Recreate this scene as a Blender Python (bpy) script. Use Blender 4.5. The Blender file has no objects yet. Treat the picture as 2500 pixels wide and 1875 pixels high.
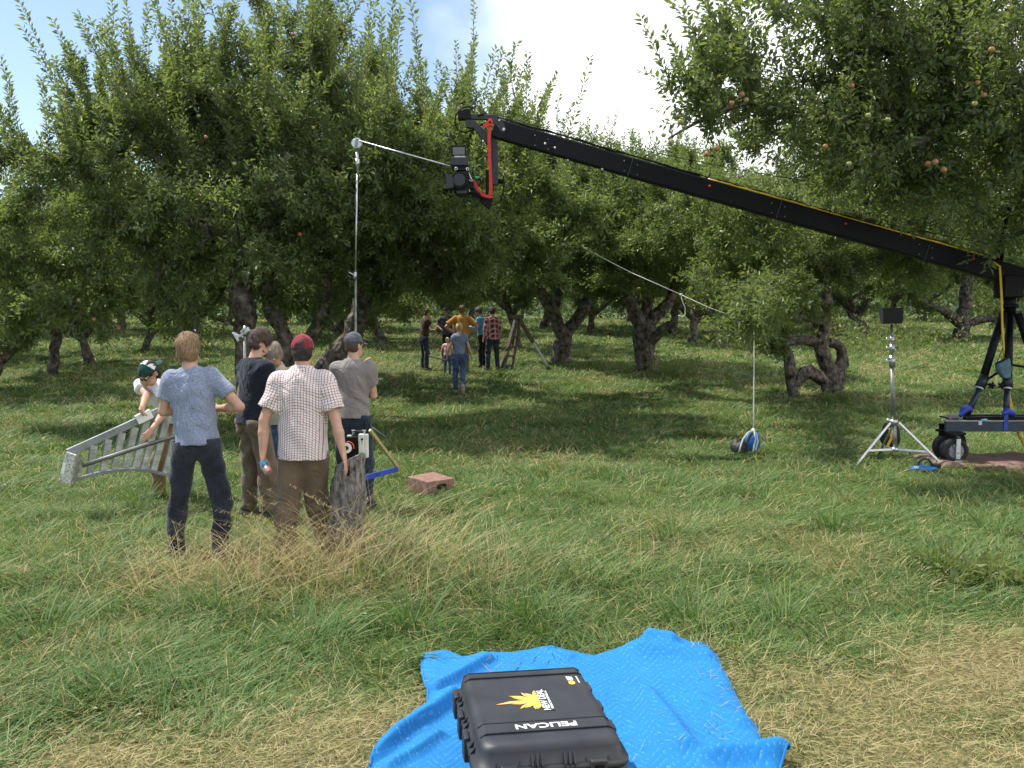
import bpy, math, random
import numpy as np
from mathutils import Vector, Matrix
PI = math.pi
R_ = math.radians
sc = bpy.context.scene
C = sc.collection

# ------------------------------------------------------------------ camera
F = 2300.0; W, H = 2500.0, 1875.0
CAMZ = 1.9; HOR = 775.0
PITCH = math.atan((H/2 - HOR)/F)
cd = bpy.data.cameras.new('camera'); cam = bpy.data.objects.new('camera', cd); C.objects.link(cam)
cd.sensor_width = 36.0; cd.lens = 36.0*F/W; cd.clip_start = 0.05; cd.clip_end = 12000
cam.location = (0, 0, CAMZ); cam.rotation_euler = (PI/2 - PITCH, 0, 0)
sc.camera = cam

# ------------------------------------------------------------------ light
SUN_EL, SUN_AZ = 58.0, -68.0        # azimuth from +Y (away) clockwise to +X (right)
world = bpy.data.worlds.new("World"); sc.world = world; world.use_nodes = True
wt = world.node_tree; wt.nodes.clear()
def wn(t, **k):
    n = wt.nodes.new(t)
    for a, b in k.items(): setattr(n, a, b)
    return n
out = wn('ShaderNodeOutputWorld'); bg = wn('ShaderNodeBackground'); bg.inputs[1].default_value = 1.0
sky = wn('ShaderNodeTexSky', sky_type='NISHITA', sun_disc=False, sun_elevation=R_(SUN_EL), sun_rotation=R_(SUN_AZ), air_density=1.0, dust_density=0.6)
sks = wn('ShaderNodeVectorMath', operation='SCALE'); sks.inputs['Scale'].default_value = 0.145
wt.links.new(sky.outputs[0], sks.inputs[0])
tc = wn('ShaderNodeTexCoord')
ns = wn('ShaderNodeTexNoise'); ns.inputs['Scale'].default_value = 2.6; ns.inputs['Detail'].default_value = 7; ns.inputs['Roughness'].default_value = .5
wt.links.new(tc.outputs['Generated'], ns.inputs['Vector'])
sx = wn('ShaderNodeSeparateXYZ'); wt.links.new(tc.outputs['Generated'], sx.inputs[0])
# cloud bank: covers the right and centre, opens to blue on the left and near the top
def wm(op, a, b=None, c=None, clamp=False):
    n = wn('ShaderNodeMath', operation=op, use_clamp=clamp)
    for i, v in enumerate((a, b, c)):
        if v is None: continue
        if isinstance(v, (int, float)): n.inputs[i].default_value = v
        else: wt.links.new(v, n.inputs[i])
    return n.outputs[0]
cx = wm('ADD', wm('MULTIPLY', sx.outputs['X'], 6.0), 1.15)
cx = wm('ADD', cx, wm('MULTIPLY', sx.outputs['Z'], -1.5))
# low on the left the cloud returns
cl = wm('MULTIPLY', wm('SUBTRACT', 0.17, sx.outputs['Z']), 6.0, clamp=True)
cov = wm('MAXIMUM', cx, wm('SUBTRACT', wm('MULTIPLY', cl, 1.9), 1.5))
cov = wm('MINIMUM', wm('MAXIMUM', cov, -1.5), 1.2)
ov = wm('MULTIPLY', wm('SUBTRACT', sx.outputs['Z'], .45), 1.2, clamp=True)
cov = wm('SUBTRACT', cov, wm('MULTIPLY', ov, .7))
cf = wm('ADD', wm('MULTIPLY', wm('SUBTRACT', ns.outputs['Fac'], .5), 2.8), cov)
cfm = wm('MULTIPLY', cf, 1.6, clamp=True)
mx = wn('ShaderNodeMix', data_type='RGBA'); wt.links.new(cfm, mx.inputs['Factor'])
wt.links.new(sks.outputs[0], mx.inputs['A']); mx.inputs['B'].default_value = (1.3, 1.32, 1.36, 1)
wt.links.new(mx.outputs['Result'], bg.inputs[0]); wt.links.new(bg.outputs[0], out.inputs[0])
sl = bpy.data.lights.new('sun', 'SUN'); sl.energy = 5.0; sl.angle = R_(0.53); sl.color = (1, .955, .88)
sun = bpy.data.objects.new('sun', sl); C.objects.link(sun)
sd = Vector((math.sin(R_(SUN_AZ))*math.cos(R_(SUN_EL)), math.cos(R_(SUN_AZ))*math.cos(R_(SUN_EL)), math.sin(R_(SUN_EL))))
sun.rotation_euler = (-sd).to_track_quat('-Z', 'Y').to_euler(); sun.location = sd*60
sc.view_settings.view_transform = 'Standard'; sc.view_settings.look = 'None'
sc.view_settings.exposure = 0.38; sc.view_settings.gamma = 1.0; sc.view_settings.use_curve_mapping = False
try:
    sc.cycles.max_bounces = 6; sc.cycles.transparent_max_bounces = 4; sc.cycles.transmission_bounces = 3
    sc.cycles.diffuse_bounces = 3; sc.cycles.glossy_bounces = 2
except Exception: pass

# ------------------------------------------------------------------ geometry of the place
cP, sP = math.cos(PITCH), math.sin(PITCH)
def at(u, v, Y):
    x = (u - W/2)/F; y = -(v - H/2)/F
    d = (x, cP + y*sP, -sP + y*cP); k = Y/d[1]
    return Vector((d[0]*k, Y, CAMZ + d[2]*k))
def vnoise(x, y, seed=0):
    x = np.asarray(x, float); y = np.asarray(y, float)
    xi = np.floor(x).astype(np.int64); yi = np.floor(y).astype(np.int64); fx = x-xi; fy = y-yi
    fx = fx*fx*(3-2*fx); fy = fy*fy*(3-2*fy)
    def h(a, b):
        n = (a*374761393 + b*668265263 + seed*1442695041) & 0x7fffffff
        n = ((n ^ (n >> 13))*1274126177) & 0x7fffffff
        return ((n ^ (n >> 16)) & 0xffff)/65535.0
    return (h(xi, yi)*(1-fx)+h(xi+1, yi)*fx)*(1-fy) + (h(xi, yi+1)*(1-fx)+h(xi+1, yi+1)*fx)*fy
def fbm(x, y, seed=0, o=3):
    s = 0; a = .5; t = 0
    for i in range(o):
        s = s + a*vnoise(np.asarray(x)*2**i, np.asarray(y)*2**i, seed+i); t += a; a *= .5
    return s/t
def gz(x, y):
    x = np.asarray(x, float); y = np.asarray(y, float)
    t = np.clip(y-19.5, 0, None)
    rise = np.where(t < 2, t*t/4*.06, .06*(t-1))
    over = np.clip(y-46, 0, None)
    rise = rise - .045*over
    b = (fbm(x*.5, y*.5, 3, 2)-.5)*.10 + (fbm(x*1.7, y*1.7, 9, 2)-.5)*.05
    return rise + b
def gp(x, y, dz=0): return Vector((x, y, float(gz(x, y))+dz))
def gat(u, Y, dz=0):
    x = (u-W/2)/F*Y*1.003
    return gp(x, Y, dz)

# ------------------------------------------------------------------ tagging and objects
def tag(o, label=None, cat=None, group=None, kind=None):
    if label: o['label'] = label
    if cat: o['category'] = cat
    if group: o['group'] = group
    if kind: o['kind'] = kind
    return o
def empty(name, loc, label, cat, group=None, rz=0):
    o = bpy.data.objects.new(name, None); C.objects.link(o); o.location = loc; o.rotation_euler = (0, 0, rz)
    o.empty_display_size = .1
    return tag(o, label, cat, group)
def link_mesh(name, me, m=None, parent=None):
    o = bpy.data.objects.new(name, me); C.objects.link(o)
    if m is not None: me.materials.append(m)
    if parent is not None: o.parent = parent
    return o
def np_mesh(name, V, Fc, nv, smooth=False):
    """V (n,3); Fc flat loop indices; nv verts per face (int)"""
    me = bpy.data.meshes.new(name)
    V = np.asarray(V, np.float32); Fc = np.asarray(Fc, np.int32).ravel()
    nf = len(Fc)//nv
    me.vertices.add(len(V)); me.vertices.foreach_set('co', V.ravel())
    me.loops.add(len(Fc)); me.loops.foreach_set('vertex_index', Fc)
    me.polygons.add(nf)
    me.polygons.foreach_set('loop_start', np.arange(0, nf*nv, nv, dtype=np.int32))
    try: me.polygons.foreach_set('loop_total', np.full(nf, nv, np.int32))
    except Exception: pass
    me.polygons.foreach_set('use_smooth', np.full(nf, smooth, bool))
    me.update(calc_edges=True); me.validate()
    return me
def fattr(me, name, vals, domain='FACE'):
    a = me.attributes.new(name, 'FLOAT', domain); a.data.foreach_set('value', np.asarray(vals, np.float32))

class MB:
    """collects boxes, rods, plates in world space; build() links them as one mesh"""
    def __init__(s): s.v = []; s.f = []
    def add(s, vs, fs):
        n = len(s.v); s.v += [tuple(a) for a in vs]; s.f += [tuple(i+n for i in f) for f in fs]; return s
    def box(s, c, sz, M=None):
        c = Vector(c); vs = []
        for x in (-.5, .5):
            for y in (-.5, .5):
                for z in (-.5, .5):
                    p = Vector((x*sz[0], y*sz[1], z*sz[2]))
                    vs.append(c + (M @ p if M else p))
        return s.add(vs, [(0,1,3,2),(4,6,7,5),(0,4,5,1),(2,3,7,6),(0,2,6,4),(1,5,7,3)])
    def beam(s, a, b, w, h, up=(0,0,1), w2=None, h2=None):
        a = Vector(a); b = Vector(b); d = (b-a).normalized(); up = Vector(up)
        r = d.cross(up).normalized(); u = r.cross(d).normalized()
        w2 = w2 or w; h2 = h2 or h; vs = []
        for p, ww, hh in ((a, w, h), (b, w2, h2)):
            for sx_, sz_ in ((-1,-1),(1,-1),(1,1),(-1,1)): vs.append(p + r*sx_*ww/2 + u*sz_*hh/2)
        return s.add(vs, [(0,1,2,3),(4,7,6,5),(0,4,5,1),(1,5,6,2),(2,6,7,3),(3,7,4,0)])
    def rod(s, a, b, r, r2=None, n=12):
        return s.tube([a, b], [r, r if r2 is None else r2], n)
    def tube(s, pts, r, n=8, close=False):
        pts = [Vector(p) for p in pts]; m = len(pts)
        rr = [r]*m if isinstance(r, (int, float)) else list(r)
        vs = []; fs = []; pu = None
        for i, p in enumerate(pts):
            if close: d = (pts[(i+1) % m]-pts[i-1]).normalized()
            else: d = (pts[min(i+1, m-1)]-pts[max(i-1, 0)]).normalized()
            if pu is None:
                pu = Vector((0,0,1)) if abs(d.z) < .9 else Vector((1,0,0))
            x = d.cross(pu).normalized(); y = x.cross(d).normalized(); pu = y
            for k in range(n):
                a = 2*PI*k/n; vs.append(p + (x*math.cos(a)+y*math.sin(a))*rr[i])
        for i in range(m if close else m-1):
            j = (i+1) % m
            for k in range(n):
                l = (k+1) % n; fs.append((i*n+k, i*n+l, j*n+l, j*n+k))
        if not close: fs.append(tuple(range(n))[::-1]); fs.append(tuple((m-1)*n+k for k in range(n)))
        return s.add(vs, fs)
    def plate(s, pts, thick, nrm=None):
        """polygon (world points) extruded along its normal, centred"""
        pts = [Vector(p) for p in pts]; n = len(pts)
        if nrm is None: nrm = (pts[1]-pts[0]).cross(pts[2]-pts[0])
        nrm = Vector(nrm).normalized()
        vs = [p - nrm*thick/2 for p in pts]+[p + nrm*thick/2 for p in pts]
        return s.add(vs, [tuple(range(n))[::-1], tuple(range(n, 2*n))]+[(i, (i+1) % n, n+(i+1) % n, n+i) for i in range(n)])
    def ball(s, c, r, n=10, m=7, M=None):
        c = Vector(c); r = r if hasattr(r, '__len__') else (r, r, r); vs = []; fs = []
        for i in range(m+1):
            t = PI*i/m
            for k in range(n):
                a = 2*PI*k/n; p = Vector((r[0]*math.sin(t)*math.cos(a), r[1]*math.sin(t)*math.sin(a), r[2]*math.cos(t)))
                vs.append(c + (M @ p if M else p))
        for i in range(m):
            for k in range(n):
                l = (k+1) % n; fs.append((i*n+k, (i+1)*n+k, (i+1)*n+l, i*n+l))
        return s.add(vs, fs)
    def build(s, name, m, parent=None, bevel=0, smooth=None, label=None):
        me = bpy.data.meshes.new(name)
        v = s.v
        if parent is not None:
            r = parent
            while r.parent is not None: r = r.parent
            Mi = (Matrix.Translation(r.location) @ r.rotation_euler.to_matrix().to_4x4()).inverted()
            v = [tuple(Mi @ Vector(p)) for p in v]
        me.from_pydata(v, [], s.f); me.validate(); me.update()
        o = link_mesh(name, me, m, parent)
        import bmesh
        bm = bmesh.new(); bm.from_mesh(me); bmesh.ops.recalc_face_normals(bm, faces=bm.faces); bm.to_mesh(me); bm.free()
        if smooth: 
            me.polygons.foreach_set('use_smooth', [len(p.vertices) == 4 for p in me.polygons])
        if bevel:
            b = o.modifiers.new('b', 'BEVEL'); b.width = bevel; b.segments = 2; b.limit_method = 'ANGLE'
        if label: o['label'] = label
        return o

# ------------------------------------------------------------------ materials
def nodes(m):
    m.use_nodes = True; nt = m.node_tree
    return nt, nt.nodes, nt.links, nt.nodes['Principled BSDF']
MC = {}
def mat(name, col, rough=.6, metal=0, var=.25, scale=8, bump=.15, bscale=60, spec=.5, sheen=0, col2=None, dist=.003):
    if name in MC: return MC[name]
    m = bpy.data.materials.new(name); nt, N, L, b = nodes(m)
    tc = N.new('ShaderNodeTexCoord')
    n1 = N.new('ShaderNodeTexNoise'); n1.inputs['Scale'].default_value = scale; n1.inputs['Detail'].default_value = 6
    L.new(tc.outputs['Object'], n1.inputs['Vector'])
    mx = N.new('ShaderNodeMix'); mx.data_type = 'RGBA'
    c2 = col2 or tuple(max(0, c*(1-var)) for c in col); c1 = tuple(min(1, c*(1+var*.6)) for c in col)
    mx.inputs['A'].default_value = (*c2, 1); mx.inputs['B'].default_value = (*c1, 1)
    mr = N.new('ShaderNodeMapRange'); mr.inputs[1].default_value = .3; mr.inputs[2].default_value = .7
    L.new(n1.outputs['Fac'], mr.inputs[0]); L.new(mr.outputs[0], mx.inputs['Factor'])
    L.new(mx.outputs['Result'], b.inputs['Base Color'])
    n2 = N.new('ShaderNodeTexNoise'); n2.inputs['Scale'].default_value = bscale; n2.inputs['Detail'].default_value = 3
    L.new(tc.outputs['Object'], n2.inputs['Vector'])
    if bump:
        bp = N.new('ShaderNodeBump'); bp.inputs['Strength'].default_value = bump; bp.inputs['Distance'].default_value = dist
        L.new(n2.outputs['Fac'], bp.inputs['Height']); L.new(bp.outputs[0], b.inputs['Normal'])
    rr = N.new('ShaderNodeMapRange'); rr.inputs[3].default_value = max(.05, rough-.1); rr.inputs[4].default_value = min(1, rough+.12)
    L.new(n1.outputs['Fac'], rr.inputs[0]); L.new(rr.outputs[0], b.inputs['Roughness'])
    b.inputs['Metallic'].default_value = metal; b.inputs['Specular IOR Level'].default_value = spec
    if sheen: b.inputs['Sheen Weight'].default_value = sheen
    MC[name] = m; return m
def leafmat(name, stops, back, trans=.35, rough=.42, attr='lv', spec=.5):
    m = bpy.data.materials.new(name); nt, N, L, b = nodes(m)
    a = N.new('ShaderNodeAttribute'); a.attribute_name = attr
    r = N.new('ShaderNodeValToRGB'); e = r.color_ramp.elements
    while len(e) > 1: e.remove(e[-1])
    e[0].position = stops[0][0]; e[0].color = (*stops[0][1], 1)
    for p, c in stops[1:]:
        k = e.new(p); k.color = (*c, 1)
    L.new(a.outputs['Fac'], r.inputs[0])
    g = N.new('ShaderNodeNewGeometry'); mx = N.new('ShaderNodeMix'); mx.data_type = 'RGBA'
    f = N.new('ShaderNodeMath'); f.operation = 'MULTIPLY'; f.inputs[1].default_value = back[1]
    L.new(g.outputs['Backfacing'], f.inputs[0]); L.new(f.outputs[0], mx.inputs['Factor'])
    L.new(r.outputs[0], mx.inputs['A']); mx.inputs['B'].default_value = (*back[0], 1)
    L.new(mx.outputs['Result'], b.inputs['Base Color']); b.inputs['Roughness'].default_value = rough
    b.inputs['Specular IOR Level'].default_value = spec
    tr = N.new('ShaderNodeBsdfTranslucent')
    hs = N.new('ShaderNodeHueSaturation'); hs.inputs['Saturation'].default_value = 1.15; hs.inputs['Value'].default_value = 1.4; hs.inputs['Hue'].default_value = .49
    L.new(r.outputs[0], hs.inputs['Color']); L.new(hs.outputs[0], tr.inputs['Color'])
    ms = N.new('ShaderNodeMixShader'); ms.inputs[0].default_value = trans
    L.new(b.outputs[0], ms.inputs[1]); L.new(tr.outputs[0], ms.inputs[2])
    L.new(ms.outputs[0], N['Material Output'].inputs['Surface'])
    return m
M_leaf = leafmat('apple leaf', [(0, (.062, .096, .027)), (.45, (.125, .175, .048)), (.8, (.195, .235, .070)), (.965, (.26, .26, .09)), (.985, (.42, .33, .05))], ((.18, .215, .14), .7), trans=.54)
M_leaf2 = leafmat('far leaf', [(0, (.068, .105, .03)), (.5, (.12, .165, .048)), (.97, (.20, .23, .07)), (1, (.3, .26, .06))], ((.18, .22, .13), .6), trans=.5)
M_grass = leafmat('grass blade', [(0, (.045, .105, .02)), (.3, (.092, .172, .046)), (.5, (.165, .235, .088)), (.66, (.25, .30, .085)), (.8, (.37, .30, .14)), (1, (.60, .49, .28))], ((.17, .24, .08), .15), trans=.3, rough=.6, spec=.25)
M_bark = mat('apple bark', (.145, .125, .105), .9, var=.55, scale=9, bump=1, bscale=24, dist=.03, col2=(.045, .038, .032))
# lichen and ridges on the bark
def bark():
    m = bpy.data.materials.new('ridged bark'); nt, N, L, b = nodes(m)
    tc = N.new('ShaderNodeTexCoord')
    n1 = N.new('ShaderNodeTexNoise'); n1.inputs['Scale'].default_value = 7; n1.inputs['Detail'].default_value = 8; n1.inputs['Roughness'].default_value = .65
    L.new(tc.outputs['Object'], n1.inputs['Vector'])
    r = N.new('ShaderNodeValToRGB'); r.color_ramp.elements[0].position = .38; r.color_ramp.elements[0].color = (.03, .024, .02, 1)
    r.color_ramp.elements[1].position = .58; r.color_ramp.elements[1].color = (.165, .14, .115, 1)
    k = r.color_ramp.elements.new(.72); k.color = (.30, .30, .25, 1)
    L.new(n1.outputs['Fac'], r.inputs[0]); L.new(r.outputs[0], b.inputs['Base Color'])
    v = N.new('ShaderNodeTexVoronoi'); v.inputs['Scale'].default_value = 16; v.feature = 'F1'
    mp = N.new('ShaderNodeMapping'); mp.inputs['Scale'].default_value = (1, 1, .45)
    L.new(tc.outputs['Object'], mp.inputs[0]); L.new(mp.outputs[0], v.inputs['Vector'])
    mh = N.new('ShaderNodeMath'); mh.operation = 'ADD'; L.new(v.outputs['Distance'], mh.inputs[0]); L.new(n1.outputs['Fac'], mh.inputs[1])
    bp = N.new('ShaderNodeBump'); bp.inputs['Strength'].default_value = 1; bp.inputs['Distance'].default_value = .03
    L.new(mh.outputs[0], bp.inputs['Height']); L.new(bp.outputs[0], b.inputs['Normal']); b.inputs['Roughness'].default_value = .92
    b.inputs['Specular IOR Level'].default_value = .2
    return m
M_bark = bark()

# ------------------------------------------------------------------ ground
def ground():
    ys = np.concatenate([np.arange(-6, 24, .16), np.arange(24, 60, .5), np.geomspace(60, 6000, 46)])
    xs = np.concatenate([-np.geomspace(5000, 20, 40), np.arange(-19.5, 20, .25), np.geomspace(20, 5000, 40)])
    X, Y = np.meshgrid(xs, ys); Z = gz(X, Y)
    Z = np.where(Y > 60, Z*0 + gz(X*0, np.full_like(Y, 60)) + (Y-60)*.004, Z)
    ny, nx = X.shape; V = np.stack([X, Y, Z], -1).reshape(-1, 3)
    i = np.arange(ny*nx).reshape(ny, nx)
    Q = np.stack([i[:-1, :-1], i[:-1, 1:], i[1:, 1:], i[1:, :-1]], -1).reshape(-1)
    m = bpy.data.materials.new('meadow soil and thatch'); nt, N, L, b = nodes(m)
    tc = N.new('ShaderNodeTexCoord')
    n1 = N.new('ShaderNodeTexNoise'); n1.inputs['Scale'].default_value = 1.1; n1.inputs['Detail'].default_value = 9; n1.inputs['Roughness'].default_value = .7
    n2 = N.new('ShaderNodeTexNoise'); n2.inputs['Scale'].default_value = 45; n2.inputs['Detail'].default_value = 4
    L.new(tc.outputs['Object'], n1.inputs[0]); L.new(tc.outputs['Object'], n2.inputs[0])
    r = N.new('ShaderNodeValToRGB'); e = r.color_ramp.elements
    e[0].position = .3; e[0].color = (.03, .06, .014, 1); e[1].position = .7; e[1].color = (.13, .13, .05, 1)
    k = e.new(.5); k.color = (.06, .10, .025, 1)
    a = N.new('ShaderNodeMath'); a.operation = 'MULTIPLY_ADD'; a.inputs[1].default_value = .45; L.new(n2.outputs['Fac'], a.inputs[0])
    s = N.new('ShaderNodeMath'); s.operation = 'MULTIPLY'; s.inputs[1].default_value = .6; L.new(n1.outputs['Fac'], s.inputs[0]); L.new(s.outputs[0], a.inputs[2])
    L.new(a.outputs[0], r.inputs[0])
    st = N.new('ShaderNodeAttribute'); st.attribute_name = 'straw'; th = N.new('ShaderNodeValToRGB'); te = th.color_ramp.elements; te[0].position = .35; te[0].color = (.10, .075, .035, 1); te[1].position = .65; te[1].color = (.26, .22, .11, 1)
    L.new(n2.outputs['Fac'], th.inputs[0]); mxs = N.new('ShaderNodeMix'); mxs.data_type = 'RGBA'; L.new(st.outputs['Fac'], mxs.inputs['Factor']); L.new(r.outputs[0], mxs.inputs['A']); L.new(th.outputs[0], mxs.inputs['B'])
    L.new(mxs.outputs['Result'], b.inputs['Base Color']); b.inputs['Roughness'].default_value = 1; b.inputs['Specular IOR Level'].default_value = .1
    bp = N.new('ShaderNodeBump'); bp.inputs['Strength'].default_value = .8; bp.inputs['Distance'].default_value = .04
    L.new(n2.outputs['Fac'], bp.inputs['Height']); L.new(bp.outputs[0], b.inputs['Normal'])
    o = link_mesh('ground', np_mesh('ground', V, Q, 4, True), m); tag(o, kind='structure')
    # far wooded ridge
    n = 90; xs = np.linspace(-2600, 4200, n); ring = []
    V = []
    for j in range(14):
        t = j/13
        for x in xs:
            hgt = 380 + 120*math.sin(x/900+.4) + 60*math.sin(x/330+1) + 90*float(fbm(x/260, 3, 5))
            V.append((x, 2600+t*1500, hgt*math.sin(t*PI/2)**1.2 + 20*float(fbm(x/60, t*9, 8))-25))
    i = np.arange(14*n).reshape(14, n); Q = np.stack([i[:-1, :-1], i[:-1, 1:], i[1:, 1:], i[1:, :-1]], -1).reshape(-1)
    mm = mat('wooded ridge', (.035, .065, .045), 1, var=.5, scale=.02, bump=1, bscale=.06, dist=6)
    o = link_mesh('mountain', np_mesh('mountain', V, Q, 4, True), mm); tag(o, kind='structure')
ground()

# ------------------------------------------------------------------ trees
def nrm(a): return a/np.maximum(np.linalg.norm(a, axis=-1, keepdims=True), 1e-9)
def tubes_np(polys, sides=6, rough=0, seed=0):
    rng = np.random.default_rng(seed); Vs = []; Qs = []; n0 = 0
    ang = np.arange(sides)*2*PI/sides
    for pts, rad in polys:
        P = np.asarray(pts, float); r = np.asarray(rad, float); m = len(P)
        d = np.gradient(P, axis=0); d = nrm(d)
        ref = np.array([0, 0, 1.]) if abs(d[0][2]) < .8 else np.array([1., 0, 0])
        x = nrm(np.cross(d, ref)); y = np.cross(x, d)
        rr = r[:, None]*(1 + (rough*(rng.random((m, sides))-.5) if rough else 0))
        ring = P[:, None, :] + (x[:, None, :]*np.cos(ang)[None, :, None] + y[:, None, :]*np.sin(ang)[None, :, None])*rr[..., None]
        Vs.append(ring.reshape(-1, 3))
        i = np.arange(m*sides).reshape(m, sides)+n0; j = np.roll(i, -1, 1)
        Qs.append(np.stack([i[:-1], j[:-1], j[1:], i[1:]], -1).reshape(-1, 4))
        # end cap as a collapsed fan of quads
        e = i[-1]; 
        if sides == 6: Qs.append(np.array([[e[0], e[1], e[2], e[3]], [e[3], e[4], e[5], e[0]]]))
        n0 += m*sides
    return np.concatenate(Vs), np.concatenate(Qs)
def spline(pts, rad, step=.18):
    P = [Vector(p) for p in pts]; out = []; ro = []
    for i in range(len(P)-1):
        a = P[max(i-1, 0)]; b = P[i]; c = P[i+1]; d = P[min(i+2, len(P)-1)]
        n = max(2, int((c-b).length/step))
        for k in range(n):
            t = k/n; t2 = t*t; t3 = t2*t
            out.append(tuple(.5*((2*b)+(c-a)*t+(2*a-5*b+4*c-d)*t2+(3*b-a-3*c+d)*t3))); ro.append(rad[i]*(1-t)+rad[i+1]*t)
    out.append(tuple(P[-1])); ro.append(rad[-1])
    return np.array(out), np.array(ro)
def leaves_np(pos, d, rng, L=.08, wr=.45, updir=.6):
    n = len(pos); up = np.tile([0, 0, 1.], (n, 1)) + rng.normal(0, updir, (n, 3))
    side = nrm(np.cross(d, up)); nn = np.cross(side, d)
    l = (L*rng.uniform(.65, 1.25, n))[:, None]; w = l*wr*rng.uniform(.8, 1.2, (n, 1))*.5
    st = pos + d*.012
    mid = st + d*l*.45
    tip = st + d*l - nn*l*rng.uniform(0, .25, (n, 1))
    V = np.stack([st, mid+side*w+nn*w*.35, tip, mid-side*w+nn*w*.35], 1).reshape(-1, 3)
    i = np.arange(n)*4
    T = np.stack([i, i+1, i+2, i, i+2, i+3], -1).reshape(-1)
    return V, T
def shoot_leaves(st, dr, ln, n, rng, L, spread=.95, droop=-.1, curve=.12):
    S = len(st); t = (np.arange(n)[None, :]+rng.uniform(0, 1, (S, n)))/n
    t = .08 + .92*t
    bend = nrm(rng.normal(0, 1, (S, 3)))*curve
    pos = st[:, None, :] + dr[:, None, :]*(ln[:, None]*t)[..., None] + bend[:, None, :]*(ln[:, None]*t*t)[..., None]
    ref = nrm(rng.normal(0, 1, (S, 3))); x = nrm(np.cross(dr, ref)); y = np.cross(x, dr)
    a = np.arange(n)[None, :]*2.4 + rng.uniform(0, 6.28, (S, 1)) + rng.normal(0, .4, (S, n))
    rad = x[:, None, :]*np.cos(a)[..., None] + y[:, None, :]*np.sin(a)[..., None]
    d = dr[:, None, :]*.65 + rad*spread + np.array([0, 0, droop]); d = nrm(d)
    return leaves_np(pos.reshape(-1, 3), d.reshape(-1, 3), rng, L), (pos, bend)
def twig_tubes(st, dr, ln, bend, r=.005):
    ts = np.array([0, .5, 1.]); S = len(st)
    P = st[:, None, :] + dr[:, None, :]*(ln[:, None]*ts)[..., None] + bend[:, None, :]*(ln[:, None]*ts*ts)[..., None]
    ref = np.array([.3, .8, .1]); x = nrm(np.cross(dr, ref)); y = np.cross(x, dr)
    ang = np.arange(3)*2*PI/3; rr = np.array([r, r*.7, r*.3])
    V = P[:, :, None, :] + (x[:, None, None, :]*np.cos(ang)[None, None, :, None] + y[:, None, None, :]*np.sin(ang)[None, None, :, None])*rr[None, :, None, None]
    i = np.arange(S*9).reshape(S, 3, 3); j = np.roll(i, -1, 2)
    Q = np.stack([i[:, :-1], j[:, :-1], j[:, 1:], i[:, 1:]], -1).reshape(-1, 4)
    return V.reshape(-1, 3), Q
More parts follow.
